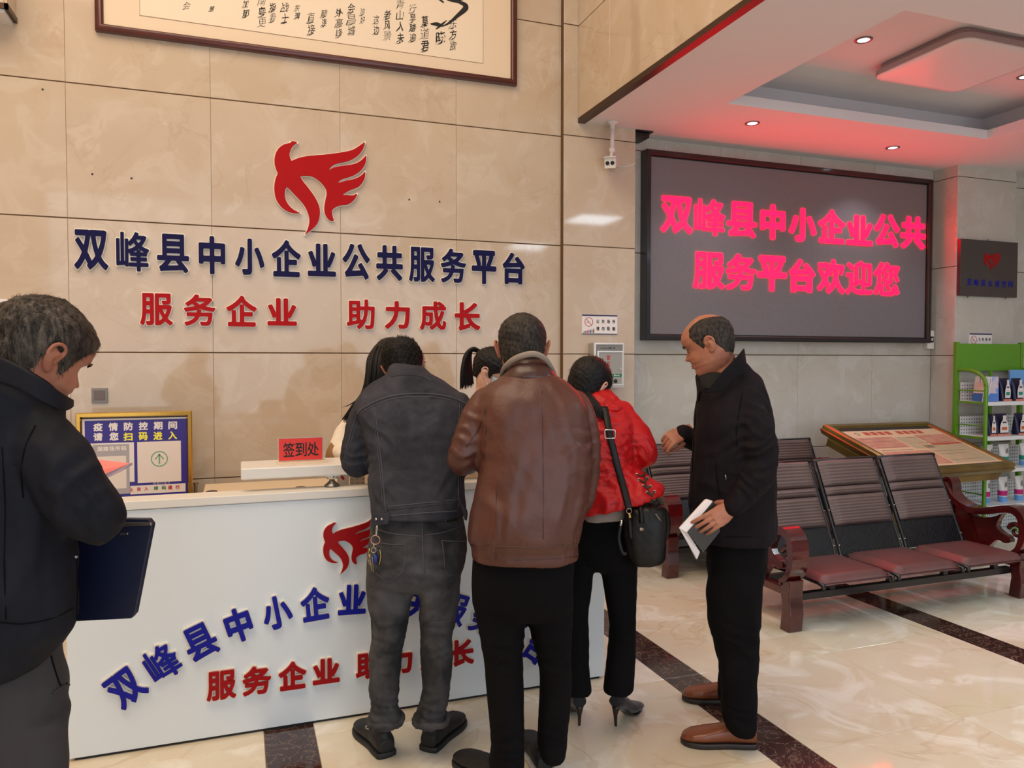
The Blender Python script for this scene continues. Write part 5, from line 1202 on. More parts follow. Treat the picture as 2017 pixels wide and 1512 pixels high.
# =========================================================== man in grey denim
d0, d1 = 2.97, 3.06
JK = [(722, 770, 834, 3.13, .15), (735, 762, 850, 3.12, .18), (748, 744, 872, 3.11, .20), (762, 722, 893, 3.10, .23), (780, 706, 912, 3.08, .25), (805, 700, 922, 3.06, .27), (840, 712, 922, 3.04, .28), (880, 721, 918, 3.03, .29), (915, 724, 916, 3.02, .30), (950, 726, 917, 3.0, .30), (990, 730, 918, 2.98, .30), (1014, 733, 919, 2.97, .29)]
HP = [(985, 736, 912, 2.99, .24), (1010, 733, 912, 2.98, .25), (1040, 730, 916, 2.97, .265), (1070, 726, 920, 2.96, .28), (1100, 721, 919, 2.955, .285), (1125, 721, 912, 2.955, .27), (1142, 725, 907, 2.955, .24), (1156, 745, 888, 2.955, .17), (1163, 775, 860, 2.955, .08)]
LL = [(1120, 722, 822, 2.955, .20), (1142, 721, 821, 2.955, .20), (1180, 724, 812, 2.95, .19), (1215, 731, 805, 2.945, .17), (1250, 732, 800, 2.94, .155), (1275, 727, 795, 2.935, .15), (1300, 726, 792, 2.93, .15), (1340, 727, 788, 2.925, .14), (1375, 729, 783, 2.92, .13), (1398, 729, 786, 2.915, .13), (1415, 729, 790, 2.915, .14), (1426, 731, 788, 2.915, .135)]
RL = [(1120, 820, 911, 2.96, .20), (1142, 822, 909, 2.96, .20), (1180, 825, 903, 2.955, .19), (1215, 826, 898, 2.95, .165), (1250, 828, 892, 2.945, .15), (1275, 828, 893, 2.94, .15), (1300, 829, 892, 2.935, .15), (1340, 831, 888, 2.93, .14), (1375, 829, 884, 2.925, .13), (1398, 819, 879, 2.92, .13), (1415, 818, 877, 2.92, .13), (1426, 822, 874, 2.92, .125)]
hM = frame(at(796, 722, 3.20), -8, 38, -15, .97)
neck = limb([(795, 745, 3.15, 24), (793, 722, 3.19, 26), (806, 765, 3.08, 34)], 3)
lh = hframe(at(742, 895, 3.42), dirv(12, -.02), (0, 0, 1)); rh = mirror_y(hframe(at(868, 893, 3.42), dirv(-14, -.02), (0, 0, 1)))
body = assemble([head_mesh(hM), fuse([neck, trunk(JK, shrink=.035), trunk(HP, shrink=.03), trunk(LL, shrink=.03), trunk(RL, shrink=.028), limb([(722, 815, 3.07, 11), (703, 900, 3.06, 10), (736, 900, 3.36, 10)]), limb([(904, 815, 3.07, 11), (910, 905, 3.06, 10), (872, 897, 3.36, 10)])], .014, 2),
   hand_mesh(lh, (25, 35, 20)), me2vf(hand_mesh(rh, (25, 35, 20)))])
p = person('man in grey denim jacket and black jeans leaning over the white desk', body); eyes(hM, p)
def hair_up(q): return (-.1*q[0], .25, .9) if q[2] > .05 else (0, -.3, -1.0)
ob('hair', hair_cap(hM, short_hair(.06, -.01, -.088), .013, .003, 2, 3200, (.012, .026), hair_up), MT['hair_dark'], p)
la = limb([(722, 800, 3.07, 25), (709, 840, 3.06, 26), (700, 885, 3.05, 28), (703, 912, 3.06, 29), (720, 908, 3.16, 25), (735, 900, 3.32, 20)])
ra = limb([(902, 795, 3.07, 24), (912, 840, 3.055, 27), (912, 890, 3.04, 28), (910, 912, 3.05, 27), (890, 908, 3.16, 24), (874, 898, 3.32, 20)])
jm = fuse([trunk(JK), la, ra], .0072, 1)
el = at(706, 905, 2.98)
wrinkle(jm, .0025, .16, [(el, .09, (0, .3, 1), .035, .006), (at(735, 860, 2.9), .12, (1, 0, 1.2), .05, .004), (at(830, 770, 2.95), .14, (0, 0, 1), .045, .003), (at(740, 980, 2.85), .10, (1, 0, .6), .05, .004), (at(905, 950, 2.85), .10, (-1, 0, .6), .05, .004)], 3)
bv = bvh_of(jm)
jk = put('jacket', jm, MT['denim'], p)
mms = MT['denim_seam']
yoke = [(703, 818), (712, 806), (735, 793), (760, 783), (790, 777), (830, 775), (860, 777), (885, 782), (905, 789), (920, 797)]
for pts, r in ((yoke, .0036), ([(x, y+6) for x, y in yoke], .0026), ([(738, 802), (744, 850), (750, 900), (755, 950), (759, 1000), (761, 1008)], .0024), ([(734, 802), (740, 850), (746, 900), (751, 950), (754, 1000)], .0016), ([(905, 795), (903, 850), (903, 905), (903, 960), (903, 1000)], .0022), ([(909, 797), (907, 850), (907, 905), (907, 960)], .0015),
               ([(703, 818), (692, 850), (682, 885), (676, 915)], .0020), ([(707, 822), (697, 850), (687, 885), (681, 912)], .0014), ([(733, 1018), (762, 1016), (800, 1013), (850, 1009), (900, 1006)], .0028), ([(764, 998), (800, 994), (850, 989), (905, 984)], .0024), ([(764, 1003), (800, 999), (850, 994), (905, 989)], .0016), ([(770, 741), (790, 738), (812, 738), (835, 742), (850, 750)], .0022)):
    ob('seam', seam(bv, pts, r), mms, jk, True)
st_ = []
for (pa, n_) in ((yoke, 64), ([(764, 1000), (800, 996), (850, 991), (905, 986)], 40), ([(770, 737), (790, 734), (812, 734), (836, 738)], 26)):
    q = cr([np.array(a, float) for a in pa], 8); 
    for i in range(n_):
        s = q[int(i/n_*(len(q)-1))]; f_ = i/n_*(len(q)-1)%1; s2 = q[min(len(q)-1, int(i/n_*(len(q)-1))+1)]; c = s*(1-f_)+s2*f_
        h = hitp(bv, c[0], c[1]+2.5, .0025); h2 = hitp(bv, c[0]+.3, c[1]+5.5, .0025)
        if h is not None and h2 is not None: st_.append(tube([h[0], h2[0]], .0009, 4))
ob('stitching', join(*st_), MT['stitch'], jk, kind='stuff')
# collar lying on the neck
cm = fuse([trunk([(717, 774, 830, 3.145, .15, -.006), (724, 766, 840, 3.14, .17, -.006), (740, 760, 852, 3.12, .19, -.004), (750, 752, 862, 3.11, .20)], 3)], .006, 2); ob('collar', me2vf(cm), MT['denim'], jk, True)
for poly in (((733, 1014), (766, 1010), (763, 1030), (733, 1036)), ((905, 996), (921, 1003), (918, 1024), (905, 1018))):
    ob('side_tab', patch(bv, [(a, min(b, 1012) if 0 else b) for a, b in poly], .006) if 0 else join(prism([(0, 0), (.065, .006), (.06, -.035), (0, -.046)], lambda u, v, a=at(poly[0][0], poly[0][1]-2, 2.83): tuple(a+R0*u+np.array((0, 0, v))), lambda u, v, a=at(poly[0][0], poly[0][1]-2, 2.83): tuple(a+R0*u-FWH*.006+np.array((0, 0, v))))) if poly[0][0] < 800 else tube([at(905, 985, 2.86), at(915, 1005, 2.87), at(917, 1020, 2.875)], [.012, .018, .010], 8, 3, dome=True, squash=.5), MT['denim'], jk)
for x in (741, 752): ob('button', ellipsoid(at(x, 1022, 2.826), (.006, .006, .006), 10, 6), MT['chrome'], jk, True)
# jeans
tm = fuse([trunk(HP), trunk(LL), trunk(RL)], .0085, 2)
kn = [(at(765, 1255, 2.86), .10, (.2, 0, 1), .04, .005), (at(860, 1260, 2.86), .10, (-.2, 0, 1), .04, .005), (at(760, 1405, 2.86), .08, (.1, 0, 1), .03, .007), (at(850, 1405, 2.86), .08, (.1, 0, 1), .03, .007), (at(870, 1130, 2.82), .10, (.3, 0, 1), .05, .004), (at(770, 1140, 2.82), .12, (-.4, 0, 1), .06, .004)]
wrinkle(tm, .0022, .13, kn, 5); bj = bvh_of(tm); tr = put('jeans', tm, MT['jeans'], p)
for pts, r in (([(742, 1042), (770, 1050), (800, 1054), (832, 1056)], .0024), ([(836, 1054), (865, 1050), (890, 1043), (910, 1035)], .0024), ([(831, 1012), (832, 1056), (834, 1100), (836, 1128)], .0030), ([(745, 1068), (770, 1072), (800, 1072)], .0026), ([(800, 1072), (798, 1100), (795, 1125)], .0024), ([(795, 1125), (764, 1148)], .0024), ([(764, 1148), (740, 1128)], .0024),
               ([(870, 1064), (890, 1066), (916, 1066)], .0026), ([(870, 1064), (874, 1090), (876, 1118)], .0024), ([(876, 1118), (884, 1134), (900, 1128)], .0022), ([(748, 1021), (790, 1022), (829, 1022)], .0022), ([(730, 1200), (733, 1260), (730, 1330), (733, 1390)], .0018)):
    ob('seam', seam(bj, pts, r), mms, tr, True)
ob('belt_loop', patch(bj, ((829, 1012), (835, 1012), (835, 1030), (829, 1030)), .006, nu=3, nv=4), MT['jeans'], tr); ob('leather_patch', patch(bj, ((872, 1010), (903, 1007), (903, 1026), (876, 1029)), .003), MT['black'], tr)
for a, b in ((760, 1422), (849, 1422)): ob('ankle_roll', tube([at(a-32+64*i/10-0, 1418-3*math.sin(i), 2.84+.012*abs(i-5)/5) for i in range(11)] if 0 else [at(a, 1416, 2.915)+R0*.063*math.cos(q)+FWH*.065*math.sin(q)+np.array((0, 0, .006*math.sin(3*q))) for q in [2*pi*i/18 for i in range(18)]], .012, 8, closed=True), MT['jeans'], tr, True)
hl, tl = onZ(763, 1492, 0), onZ(706, 1428, 0); s1 = shoe(hl, hl+(tl-hl), p, MT['black_shoe'], MT['sole_black'], .29, .105)
hr, tr_ = onZ(842, 1481, 0), onZ(900, 1425, 0); s2 = shoe(hr, tr_, p, MT['black_shoe'], MT['sole_black'], .29, .105)
ob('lace', tube([at(884, 1408, 2.97), at(892, 1400, 2.98), at(897, 1406, 2.98), at(889, 1413, 2.97)], .003, 6, 4), MT['black'], s2, True); ob('lace', tube([at(728, 1425, 2.96), at(720, 1432, 2.95), at(727, 1436, 2.94)], .003, 6, 4), MT['steel'], s1, True)
# keys on the belt
kd = 2.80
kt = empty('key_bunch', at(742, 1040, kd), "key ring with car key hanging from the denim man's left hip", 'keys')
MT['rose'] = mat('rose_metal', (.80, .62, .55), .2, 1); MT['brass'] = mat('brass', (.72, .62, .40), .25, 1); MT['blue_fob'] = mat('blue_fob', (.06, .12, .40), .3)
K = lambda x, y, z=0: at(x, y, kd+z)
ob('strap', tube([K(743, 1035), K(742, 1046), K(741, 1054)], .004, 8, 3), MT['chrome'], kt, True)
rg = lambda cx, cy, rr_, w: tube([K(cx, cy)+R0*rr_*math.cos(a)+np.array((0, 0, rr_*math.sin(a))) for a in [2*pi*i/24 for i in range(24)]], w, 8, closed=True)
ob('large_ring', rg(739.5, 1063, .0165, .0018), MT['rose'], kt, True); ob('small_ring', rg(736, 1083, .0095, .0014), MT['chrome'], kt, True); ob('link', tube([K(737, 1071), K(736, 1078)], .0025, 6), MT['chrome'], kt, True)
ob('blue_fob', ellipsoid(K(739, 1101), (.012, .005, .020), 12, 8), MT['blue_fob'], kt, True)
ob('car_key', ellipsoid(K(745, 1096, .015), (.013, .007, .036), 14, 10), MT['black'], kt, True)
ob('leather_loop', tube([K(728, 1080), K(725, 1100), K(731, 1112), K(736, 1106)], .003, 6, 4), MT['brass'], kt, True)
for a, b, c, d in ((727, 1092, 733, 1124), (729, 1090, 727, 1112), (733, 1096, 736, 1128)): 
    e = tube([K(a, b, -.01), K(c, d, -.01)], .0055, 6, squash=.25); ob('key', e, MT['brass'] if a < 729 else MT['steel'], kt, True)
ob('band', tube([K(748, 1082), K(750, 1095), K(747, 1112)], .0028, 6, 3), MT['brass'], kt, True)
# =========================================================== man in brown leather jacket
JB = [(728, 1002, 1082, 2.80, .16), (742, 985, 1100, 2.79, .20), (756, 962, 1122, 2.78, .23), (775, 945, 1142, 2.77, .26), (805, 938, 1158, 2.76, .29), (850, 940, 1165, 2.75, .31), (900, 944, 1168, 2.74, .33), (950, 937, 1164, 2.73, .34), (1000, 928, 1156, 2.72, .345), (1035, 921, 1148, 2.72, .345), (1058, 920, 1143, 2.72, .335), (1070, 926, 1138, 2.72, .31), (1085, 928, 1138, 2.72, .305), (1098, 929, 1137, 2.72, .30)]
HB = [(1060, 936, 1130, 2.74, .25), (1100, 931, 1132, 2.73, .26), (1140, 928, 1130, 2.73, .27), (1175, 929, 1129, 2.73, .26), (1195, 934, 1126, 2.73, .23), (1212, 960, 1100, 2.73, .16), (1220, 1000, 1070, 2.73, .08)]
BL_ = [(1170, 929, 1034, 2.73, .21), (1200, 935, 1034, 2.73, .20), (1240, 944, 1033, 2.73, .19), (1280, 950, 1031, 2.73, .18), (1310, 955, 1031, 2.73, .175), (1350, 957, 1032, 2.725, .17), (1400, 962, 1032, 2.72, .165), (1440, 966, 1033, 2.72, .16), (1470, 966, 1033, 2.72, .17), (1500, 962, 1034, 2.72, .175), (1530, 966, 1030, 2.72, .17)]
BR_ = [(1170, 1030, 1130, 2.76, .21), (1200, 1037, 1129, 2.76, .20), (1240, 1044, 1127, 2.76, .19), (1280, 1054, 1126, 2.77, .18), (1310, 1060, 1126, 2.77, .175), (1350, 1063, 1126, 2.78, .17), (1400, 1061, 1123, 2.78, .16), (1440, 1058, 1118, 2.78, .155), (1465, 1059, 1118, 2.78, .16), (1490, 1066, 1114, 2.78, .15)]
hB = frame(at(1029, 686, 2.87), 4, 14, 0, 1.10)
neck = limb([(1031, 770, 2.78, 38), (1031, 735, 2.82, 32), (1030, 705, 2.86, 31)], 3)
lh = hframe(at(945, 898, 3.10), dirv(18, -.02), (0, 0, 1)); rh = mirror_y(hframe(at(1085, 900, 3.10), dirv(-16, -.02), (0, 0, 1)))
body = assemble([head_mesh(hB), fuse([neck, trunk(JB[:-3], shrink=.04), trunk(HB, shrink=.03), trunk(BL_, shrink=.03), trunk(BR_, shrink=.03), limb([(950, 820, 2.76, 18), (912, 905, 2.74, 15), (943, 902, 3.06, 12)]), limb([(1140, 820, 2.76, 18), (1155, 920, 2.74, 15), (1090, 905, 3.06, 12)])], .014, 2), hand_mesh(lh, (25, 35, 20)), hand_mesh(rh, (25, 35, 20))])
p = person('man in brown leather jacket and black trousers seen from behind at the desk', body); eyes(hB, p)
def flow_salt(q): return (q[0]*.5, -.6, -1) if q[1] < 0 else (0, .5, .2)
ob('hair', hair_cap(hB, short_hair(.06, -.012, -.078), .0055, .001, 5, 3000, (.004, .009), flow_salt, .0008), MT['hair_salt'], p)
la = limb([(955, 790, 2.76, 28), (938, 830, 2.75, 33), (922, 870, 2.74, 34), (912, 897, 2.74, 32), (914, 910, 2.80, 28), (930, 906, 2.92, 24), (943, 902, 3.02, 21)])
ra = limb([(1135, 795, 2.77, 28), (1150, 840, 2.75, 30), (1156, 900, 2.74, 28), (1152, 950, 2.75, 27), (1146, 985, 2.76, 26), (1138, 1000, 2.80, 22)]) 
ra2 = limb([(1146, 985, 2.76, 24), (1120, 960, 2.88, 22), (1092, 908, 3.04, 19)])
jm = fuse([trunk(JB, ex=2.5), la, ra, ra2], .0085, 2)
fl = [(at(905, 895, 2.66), .10, (.3, .2, 1), .04, .009), (at(935, 840, 2.66), .10, (1, 0, .9), .05, .006), (at(1160, 900, 2.66), .12, (-.2, 0, 1), .045, .007), (at(1150, 985, 2.66), .08, (-.2, 0, 1), .03, .007), (at(1100, 830, 2.6), .16, (1, 0, .5), .09, .005), (at(960, 1020, 2.58), .14, (1, 0, .15), .06, .005), (at(1110, 1000, 2.58), .16, (1, 0, -.2), .08, .005), (at(1030, 1075, 2.56), .04, (1, 0, 0), .03, .002), (at(950, 1078, 2.60), .07, (1, 0, 0), .022, .006), (at(1125, 1078, 2.6), .06, (1, 0, 0), .022, .005), (at(1000, 950, 2.56), .25, (1, 0, .35), .16, .004)]
wrinkle(jm, .0022, .20, [(a, b, c, d_*1.1, e*.62) for a, b, c, d_, e in fl], 8); bv = bvh_of(jm); jk = put('jacket', jm, MT['leather'], p)
ld = MT['leather_dark']
for pts, r in (([(1068, 770), (1069, 850), (1070, 950), (1070, 1062)], .0016), ([(952, 776), (956, 800), (952, 820), (942, 845), (918, 880)], .0018), ([(957, 800), (957, 840), (955, 880), (950, 920)], .0018), ([(1158, 830), (1166, 860), (1166, 900)], .0016), ([(925, 1072), (970, 1075), (1030, 1077), (1090, 1076), (1136, 1070)], .0024), ([(976, 1078), (977, 1100)], .0016), ([(1132, 1075), (1131, 1096)], .0016), ([(930, 1098), (980, 1101), (1040, 1102), (1100, 1100), (1136, 1096)], .0018), ([(980, 1055), (977, 1000), (980, 940)], .0010)):
    ob('seam', seam(bv, pts, r), ld, jk, True)
# collars: knit lining and leather stand
def arch(pts, dep, r, m_, nm, sq=.5, par=None, k=6):
    P_ = [at(x, y, d_) for x, y, d_ in pts]; return ob(nm, tube(P_, r, 12, k, squash=sq, up=FWH, dome=True), m_, par, True)
cpt = [(986, 748, 2.83), (992, 728, 2.77), (1008, 712, 2.73), (1030, 702, 2.71), (1053, 699, 2.71), (1073, 708, 2.73), (1087, 727, 2.77), (1096, 748, 2.83)]
arch([(x, y-2, d_) for x, y, d_ in cpt], 0, [.006, .008, .010, .011, .011, .010, .008, .006], MT['knit_grey'], 'collar_lining', .9, jk)
cs = fuse([trunk([(707, 1016, 1072, 2.80, .135), (716, 1004, 1080, 2.795, .16), (730, 996, 1090, 2.79, .19), (745, 985, 1100, 2.79, .205)], 3)], .006, 2); ob('collar', me2vf(cs), ld, jk, True)
cb_ = fuse([trunk([(704, 1000, 1066, 2.83, .13), (720, 993, 1072, 2.82, .14), (735, 990, 1078, 2.81, .15)], 3)], .006, 2); ob('inner_collar', me2vf(cb_), MT['knit_black'], jk, True)
tm = fuse([trunk(HB), trunk(BL_), trunk(BR_)], .009, 3); wrinkle(tm, .0012, .22, [(at(1000, 1290, 2.65), .1, (.1, 0, 1), .05, .005), (at(1090, 1290, 2.68), .1, (.1, 0, 1), .05, .005), (at(1000, 1480, 2.63), .1, (.1, 0, 1), .04, .006), (at(1090, 1450, 2.7), .08, (.1, 0, 1), .035, .005)], 9); put('trousers', tm, MT['black_cloth'], p)
hl = onZ(1003, 1556, 0); shoe(hl, onZ(905, 1500, 0), p, MT['black_shoe'], MT['sole_black'], .29, .105)
hr = onZ(1075, 1528, 0); sh2 = shoe(hr, onZ(1028, 1448, 0), p, MT['black_shoe'], MT['sole_white'], .29, .105)
# =========================================================== woman in red jacket
JR = [(783, 1172, 1218, 3.20, .14), (795, 1158, 1228, 3.19, .18), (808, 1144, 1238, 3.18, .21), (830, 1134, 1246, 3.16, .24), (870, 1130, 1248, 3.14, .26), (905, 1132, 1249, 3.13, .26), (930, 1134, 1262, 3.12, .27, .012), (955, 1132, 1285, 3.11, .30, .03), (975, 1130, 1306, 3.10, .32, .045), (992, 1130, 1308, 3.10, .32, .055)]
HR = [(985, 1140, 1242, 3.14, .20), (1020, 1134, 1246, 3.13, .22), (1060, 1130, 1256, 3.13, .25), (1095, 1128, 1258, 3.13, .25), (1108, 1130, 1255, 3.13, .22), (1118, 1145, 1240, 3.13, .15), (1123, 1165, 1215, 3.13, .07)]
LR = [(1090, 1126, 1180, 3.13, .19), (1112, 1124, 1171, 3.13, .185), (1150, 1115, 1166, 3.13, .17), (1215, 1106, 1159, 3.12, .15), (1250, 1106, 1159, 3.115, .14), (1290, 1106, 1160, 3.11, .14), (1335, 1104, 1163, 3.11, .15), (1360, 1102, 1166, 3.11, .155)]
RR = [(1090, 1176, 1258, 3.13, .19), (1112, 1179, 1257, 3.13, .185), (1160, 1189, 1255, 3.12, .17), (1215, 1198, 1254, 3.11, .15), (1235, 1200, 1253, 3.105, .145), (1290, 1195, 1252, 3.10, .145), (1335, 1190, 1250, 3.10, .15), (1360, 1188, 1247, 3.10, .155)]
hR = frame(at(1160, 757, 3.24), 40, 30, 10, .95)
neck = limb([(1188, 806, 3.18, 22), (1180, 788, 3.20, 19), (1170, 772, 3.22, 20)], 3)
lh = hframe(at(1135, 900, 3.52), dirv(10, -.02), (0, 0, 1)); rh = mirror_y(hframe(at(1215, 905, 3.50), dirv(-20, -.02), (0, 0, 1)))
body = assemble([head_mesh(hR), fuse([neck, trunk(JR[:-3], shrink=.03), trunk(HR, shrink=.03), trunk(LR, shrink=.026), trunk(RR, shrink=.026), limb([(1150, 825, 3.16, 15), (1115, 895, 3.14, 12), (1133, 903, 3.46, 9)]), limb([(1232, 825, 3.16, 15), (1272, 890, 3.14, 12), (1222, 908, 3.46, 9)])], .013, 2), hand_mesh(lh, (25, 35, 20), sc=.9), hand_mesh(rh, (25, 35, 20), sc=.9)])
p = person('woman in bright red jacket and black trousers at the right end of the desk', body, 'skin_pale'); eyes(hR, p)
def fem(th, z):
    a = abs(th); return float(np.clip((z-np.interp(a, [0, .6, 1.0, 1.35, 1.5, 1.75, 2.1, pi], [.062, .055, .02, -.015, .014, -.05, -.10, -.115]))/.012+.5, 0, 1))
ob('hair', hair_cap(hR, fem, .012, .001, 9, 1200, (.012, .026), lambda q: (q[0]*.3, -.5, -.9), .0010), MT['hair_gloss'], p)
strands = []
rs = np.random.RandomState(4)
for i in range(46):
    o_ = rs.normal(size=3)*np.array((.012, .012, .006)); q = [at(1136, 770, 3.20)+o_, at(1148, 780, 3.13)+o_*1.1, at(1163, 792, 3.085)+o_*.9, at(1174+rs.uniform(-5, 5), 805, 3.06)+o_*.6, at(1182+rs.uniform(-7, 7), 815+rs.uniform(-4, 10), 3.045)+o_*.3]
    strands.append(tube(q, [.006, .007, .006, .004, .001], 6, 3))
ob('hair_tail', join(*strands), MT['hair_gloss'], p, True, kind='stuff')
gl = lambda x, y, z: tuple((hR @ Vector((x, y, z)))[:])
gfr = [tube([gl(.03+.021*math.cos(a), .098-.006*abs(math.cos(a)), -.002+.016*math.sin(a)) for a in [2*pi*i/18 for i in range(18)]], .0014, 6, closed=True), tube([gl(-.03+.021*math.cos(a), .098-.006*abs(math.cos(a)), -.002+.016*math.sin(a)) for a in [2*pi*i/18 for i in range(18)]], .0014, 6, closed=True), tube([gl(.051, .092, .002), gl(.068, .05, .003), gl(.078, -.008, .004)], .0018, 6, 3), tube([gl(-.051, .092, .002), gl(-.068, .05, .003), gl(-.078, -.008, .004)], .0018, 6, 3), tube([gl(-.009, .1, .003), gl(.009, .1, .003)], .0014, 6)]
ob('glasses', join(*gfr), mat('glasses_frame', (.30, .12, .08), .3), p, True)
ra = limb([(1225, 812, 3.17, 24), (1243, 840, 3.15, 26), (1262, 872, 3.13, 28), (1270, 892, 3.14, 27), (1262, 902, 3.22, 24), (1240, 906, 3.34, 21), (1222, 908, 3.42, 18)])
la = limb([(1150, 815, 3.17, 23), (1130, 850, 3.15, 25), (1118, 890, 3.14, 25), (1122, 902, 3.24, 22), (1133, 903, 3.42, 18)])
jm = fuse([trunk(JR, ex=2.2), ra, la], .008, 2)
fl = [(at(1200, 870, 3.0), .16, (.1, 0, 1), .035, .006), (at(1200, 920, 3.0), .12, (.1, 0, 1), .03, .006), (at(1268, 885, 3.05), .09, (.8, 0, 1), .03, .007), (at(1245, 960, 2.98), .10, (1, 0, .5), .05, .006), (at(1180, 985, 2.98), .12, (1, 0, .2), .06, .006), (at(1200, 830, 3.05), .1, (.2, 0, 1), .04, .004)]
wrinkle(jm, .003, .12, fl, 21); bv = bvh_of(jm); jk = put('jacket', jm, MT['red_cloth'], p)
for pts, r in (([(1238, 812), (1243, 840), (1247, 880), (1249, 905)], .0022), ([(1150, 930), (1190, 925), (1230, 910), (1249, 902)], .0022), ([(1245, 860), (1262, 885), (1280, 905)], .0016), ([(1152, 1000), (1195, 994), (1240, 985), (1300, 962)], .0018), ([(1150, 960), (1195, 955), (1230, 948)], .0014)): ob('seam', seam(bv, pts, r), mat('red_seam', (.55, .04, .06), .6), jk, True)
hd = fuse([trunk([(764, 1164, 1206, 3.235, .12, -.012), (772, 1156, 1214, 3.22, .15, -.016), (784, 1150, 1226, 3.20, .18, -.018), (800, 1150, 1232, 3.18, .19, -.014), (806, 1158, 1230, 3.18, .17, -.012)], 3, ex=2.6)], .006, 2); wrinkle(hd, .004, .06, [(at(1195, 785, 3.10), .08, (.6, 0, 1), .035, .005)], 4); ob('hood_collar', me2vf(hd), MT['red_cloth'], jk, True)
gm = fuse([trunk([(990, 1150, 1241, 3.12, .22, .006), (1008, 1145, 1243, 3.115, .235, .010), (1018, 1144, 1244, 3.115, .235, .010)], 3)], .008, 1); ob('shirt_hem', me2vf(gm), MT['knit_grey'], p, True)
tm = fuse([trunk(HR), trunk(LR), trunk(RR)], .0085, 2); wrinkle(tm, .0015, .14, [(at(1225, 1230, 3.0), .08, (0, 0, 1), .04, .003)], 6); put('trousers', tm, MT['black_cloth'], p)
bt = mat('black_suede', (.055, .05, .055), .75, sheen=.3); hm = mat('boot_heel', (.11, .085, .075), .35)
# lace-up cord with eyelets at the side of the jacket
ey = [(1254, 935), (1258, 945), (1266, 957), (1274, 970), (1275, 942), (1281, 958), (1289, 968)]
for a, b in ey:
    h = hitp(bv, a, b, .002)
    if h is not None: ob('eyelet', tube([h[0]+R0*.005*math.cos(q)+np.array((0, 0, .005*math.sin(q))) for q in [2*pi*i/12 for i in range(12)]], .0014, 5, closed=True), MT['chrome'], jk, True)
MT['olive'] = mat('olive_cord', (.19, .16, .10), .7)
for pts in ([(1254, 935), (1264, 938), (1270, 932)], [(1258, 945), (1268, 950), (1275, 942)], [(1268, 940), (1272, 955), (1279, 970), (1285, 978)], [(1266, 957), (1275, 962), (1281, 958)], [(1274, 970), (1282, 975), (1289, 968)]):
    ob('cord', seam(bv, pts, .0035, .003, 6), MT['olive'], jk, True)
for pts in ([(1284, 975), (1281, 995), (1288, 1012)], [(1288, 975), (1300, 988), (1308, 1000)]): ob('cord_end', tube([at(x, y, 3.02) for x, y in pts], [.004, .009, .004], 8, 4, squash=.4, up=FWH), MT['olive'], jk, True)
def boot(heel, toe):
    h = np.array(heel); d = np.array(toe)-h; d[2] = 0; L = .215; d /= np.linalg.norm(d); s = np.array((d[1], -d[0], 0)); Z_ = np.array((0, 0, 1.0))
    S = lambda x, z, w, hh: [h+d*x+s*w*math.cos(a)+Z_*(z+hh*math.sin(a)) for a in [2*pi*j/18 for j in range(18)]]
    up_ = loft([S(-.012, .105, .028, .022), S(.01, .100, .033, .032), S(.045, .088, .034, .036), S(.09, .058, .036, .034), S(.13, .036, .042, .026), S(.17, .028, .040, .020), S(.205, .020, .028, .012), S(.225, .016, .012, .006)])
    sh_ = loft([[h+d*(.02+x+.036*math.cos(a))+s*.031*math.sin(a)+Z_*z for a in [2*pi*j/18 for j in range(18)]] for x, z in ((.012, .085), (.004, .12), (.0, .15), (-.002, .19), (-.004, .24))])
    o = put('ankle_boot', fuse([up_, sh_], .005, 2), bt, p)
    ob('stiletto_heel', loft([[h+d*(x+w*math.cos(a))+s*w*math.sin(a)+Z_*z for a in [2*pi*j/12 for j in range(12)]] for x, w, z in ((.0, .0055, .0), (-.002, .0065, .02), (-.004, .009, .05), (.002, .018, .078), (.010, .024, .088))]), hm, o, True)
    ob('boot_sole', tube([h+d*.02+Z_*.072, h+d*.06+Z_*.052, h+d*.10+Z_*.018, h+d*.14+Z_*.008, h+d*.20+Z_*.008], [.022, .026, .032, .036, .022], 12, 3, squash=.22, up=(0, 0, 1)), hm, o, True)
boot(onZ(1141, 1428, 0), onZ(1120, 1385, 0)+0); boot(onZ(1213, 1429, 0), onZ(1262, 1392, 0))
# shoulder bag
bg = empty('shoulder_bag', at(1265, 1050, 3.02), 'black leather shoulder bag hanging at the hip of the woman in red', 'bag')
MT['bag'] = mat('black_bag_leather', (.05, .045, .045), .45, spec=.3, bump=(180, .2, .002)); MT['gunmetal'] = mat('gunmetal', (.55, .50, .46), .25, 1)
bd = 3.00
bm = fuse([trunk([(993, 1240, 1300, bd, .10), (1000, 1234, 1312, bd, .14), (1020, 1228, 1313, bd, .16), (1050, 1227, 1313, bd, .17), (1085, 1233, 1311, bd, .17), (1100, 1240, 1310, bd, .16, .004), (1109, 1246, 1304, bd, .13, .006)], 3, ex=3.0)], .007, 2); wrinkle(bm, .001, .1, [(at(1265, 998, bd-.1), .05, (1, 0, .2), .025, .005)], 3); bb = bvh_of(bm)
put('bag_body', bm, MT['bag'], bg)
sr = lambda pts, r, m_, nm, sq=.25: ob(nm, tube([at(x, y, z) for x, y, z in pts], r, 8, 5, squash=sq, up=FWH), m_, bg, True)
bS = bv
sp = []
for x, y in cr([(1190, 803), (1194, 820), (1199, 848), (1206, 880), (1216, 920), (1228, 962), (1236, 992), (1239, 1003)], 5):
    h = hitp(bS, x, y, .006); sp.append(h[0] if h is not None and y < 985 else at(x, y, 2.93))
for _ in range(12): sp = [sp[0]]+[(sp[i-1]+2*sp[i]+sp[i+1])/4 for i in range(1, len(sp)-1)]+[sp[-1]]
sp = [q-FWH*.006 for q in sp]
V, F = tube(sp, .0135, 8, 1, squash=.22, up=FWH); ob('strap', (V, F), MT['bag'], bg, True)
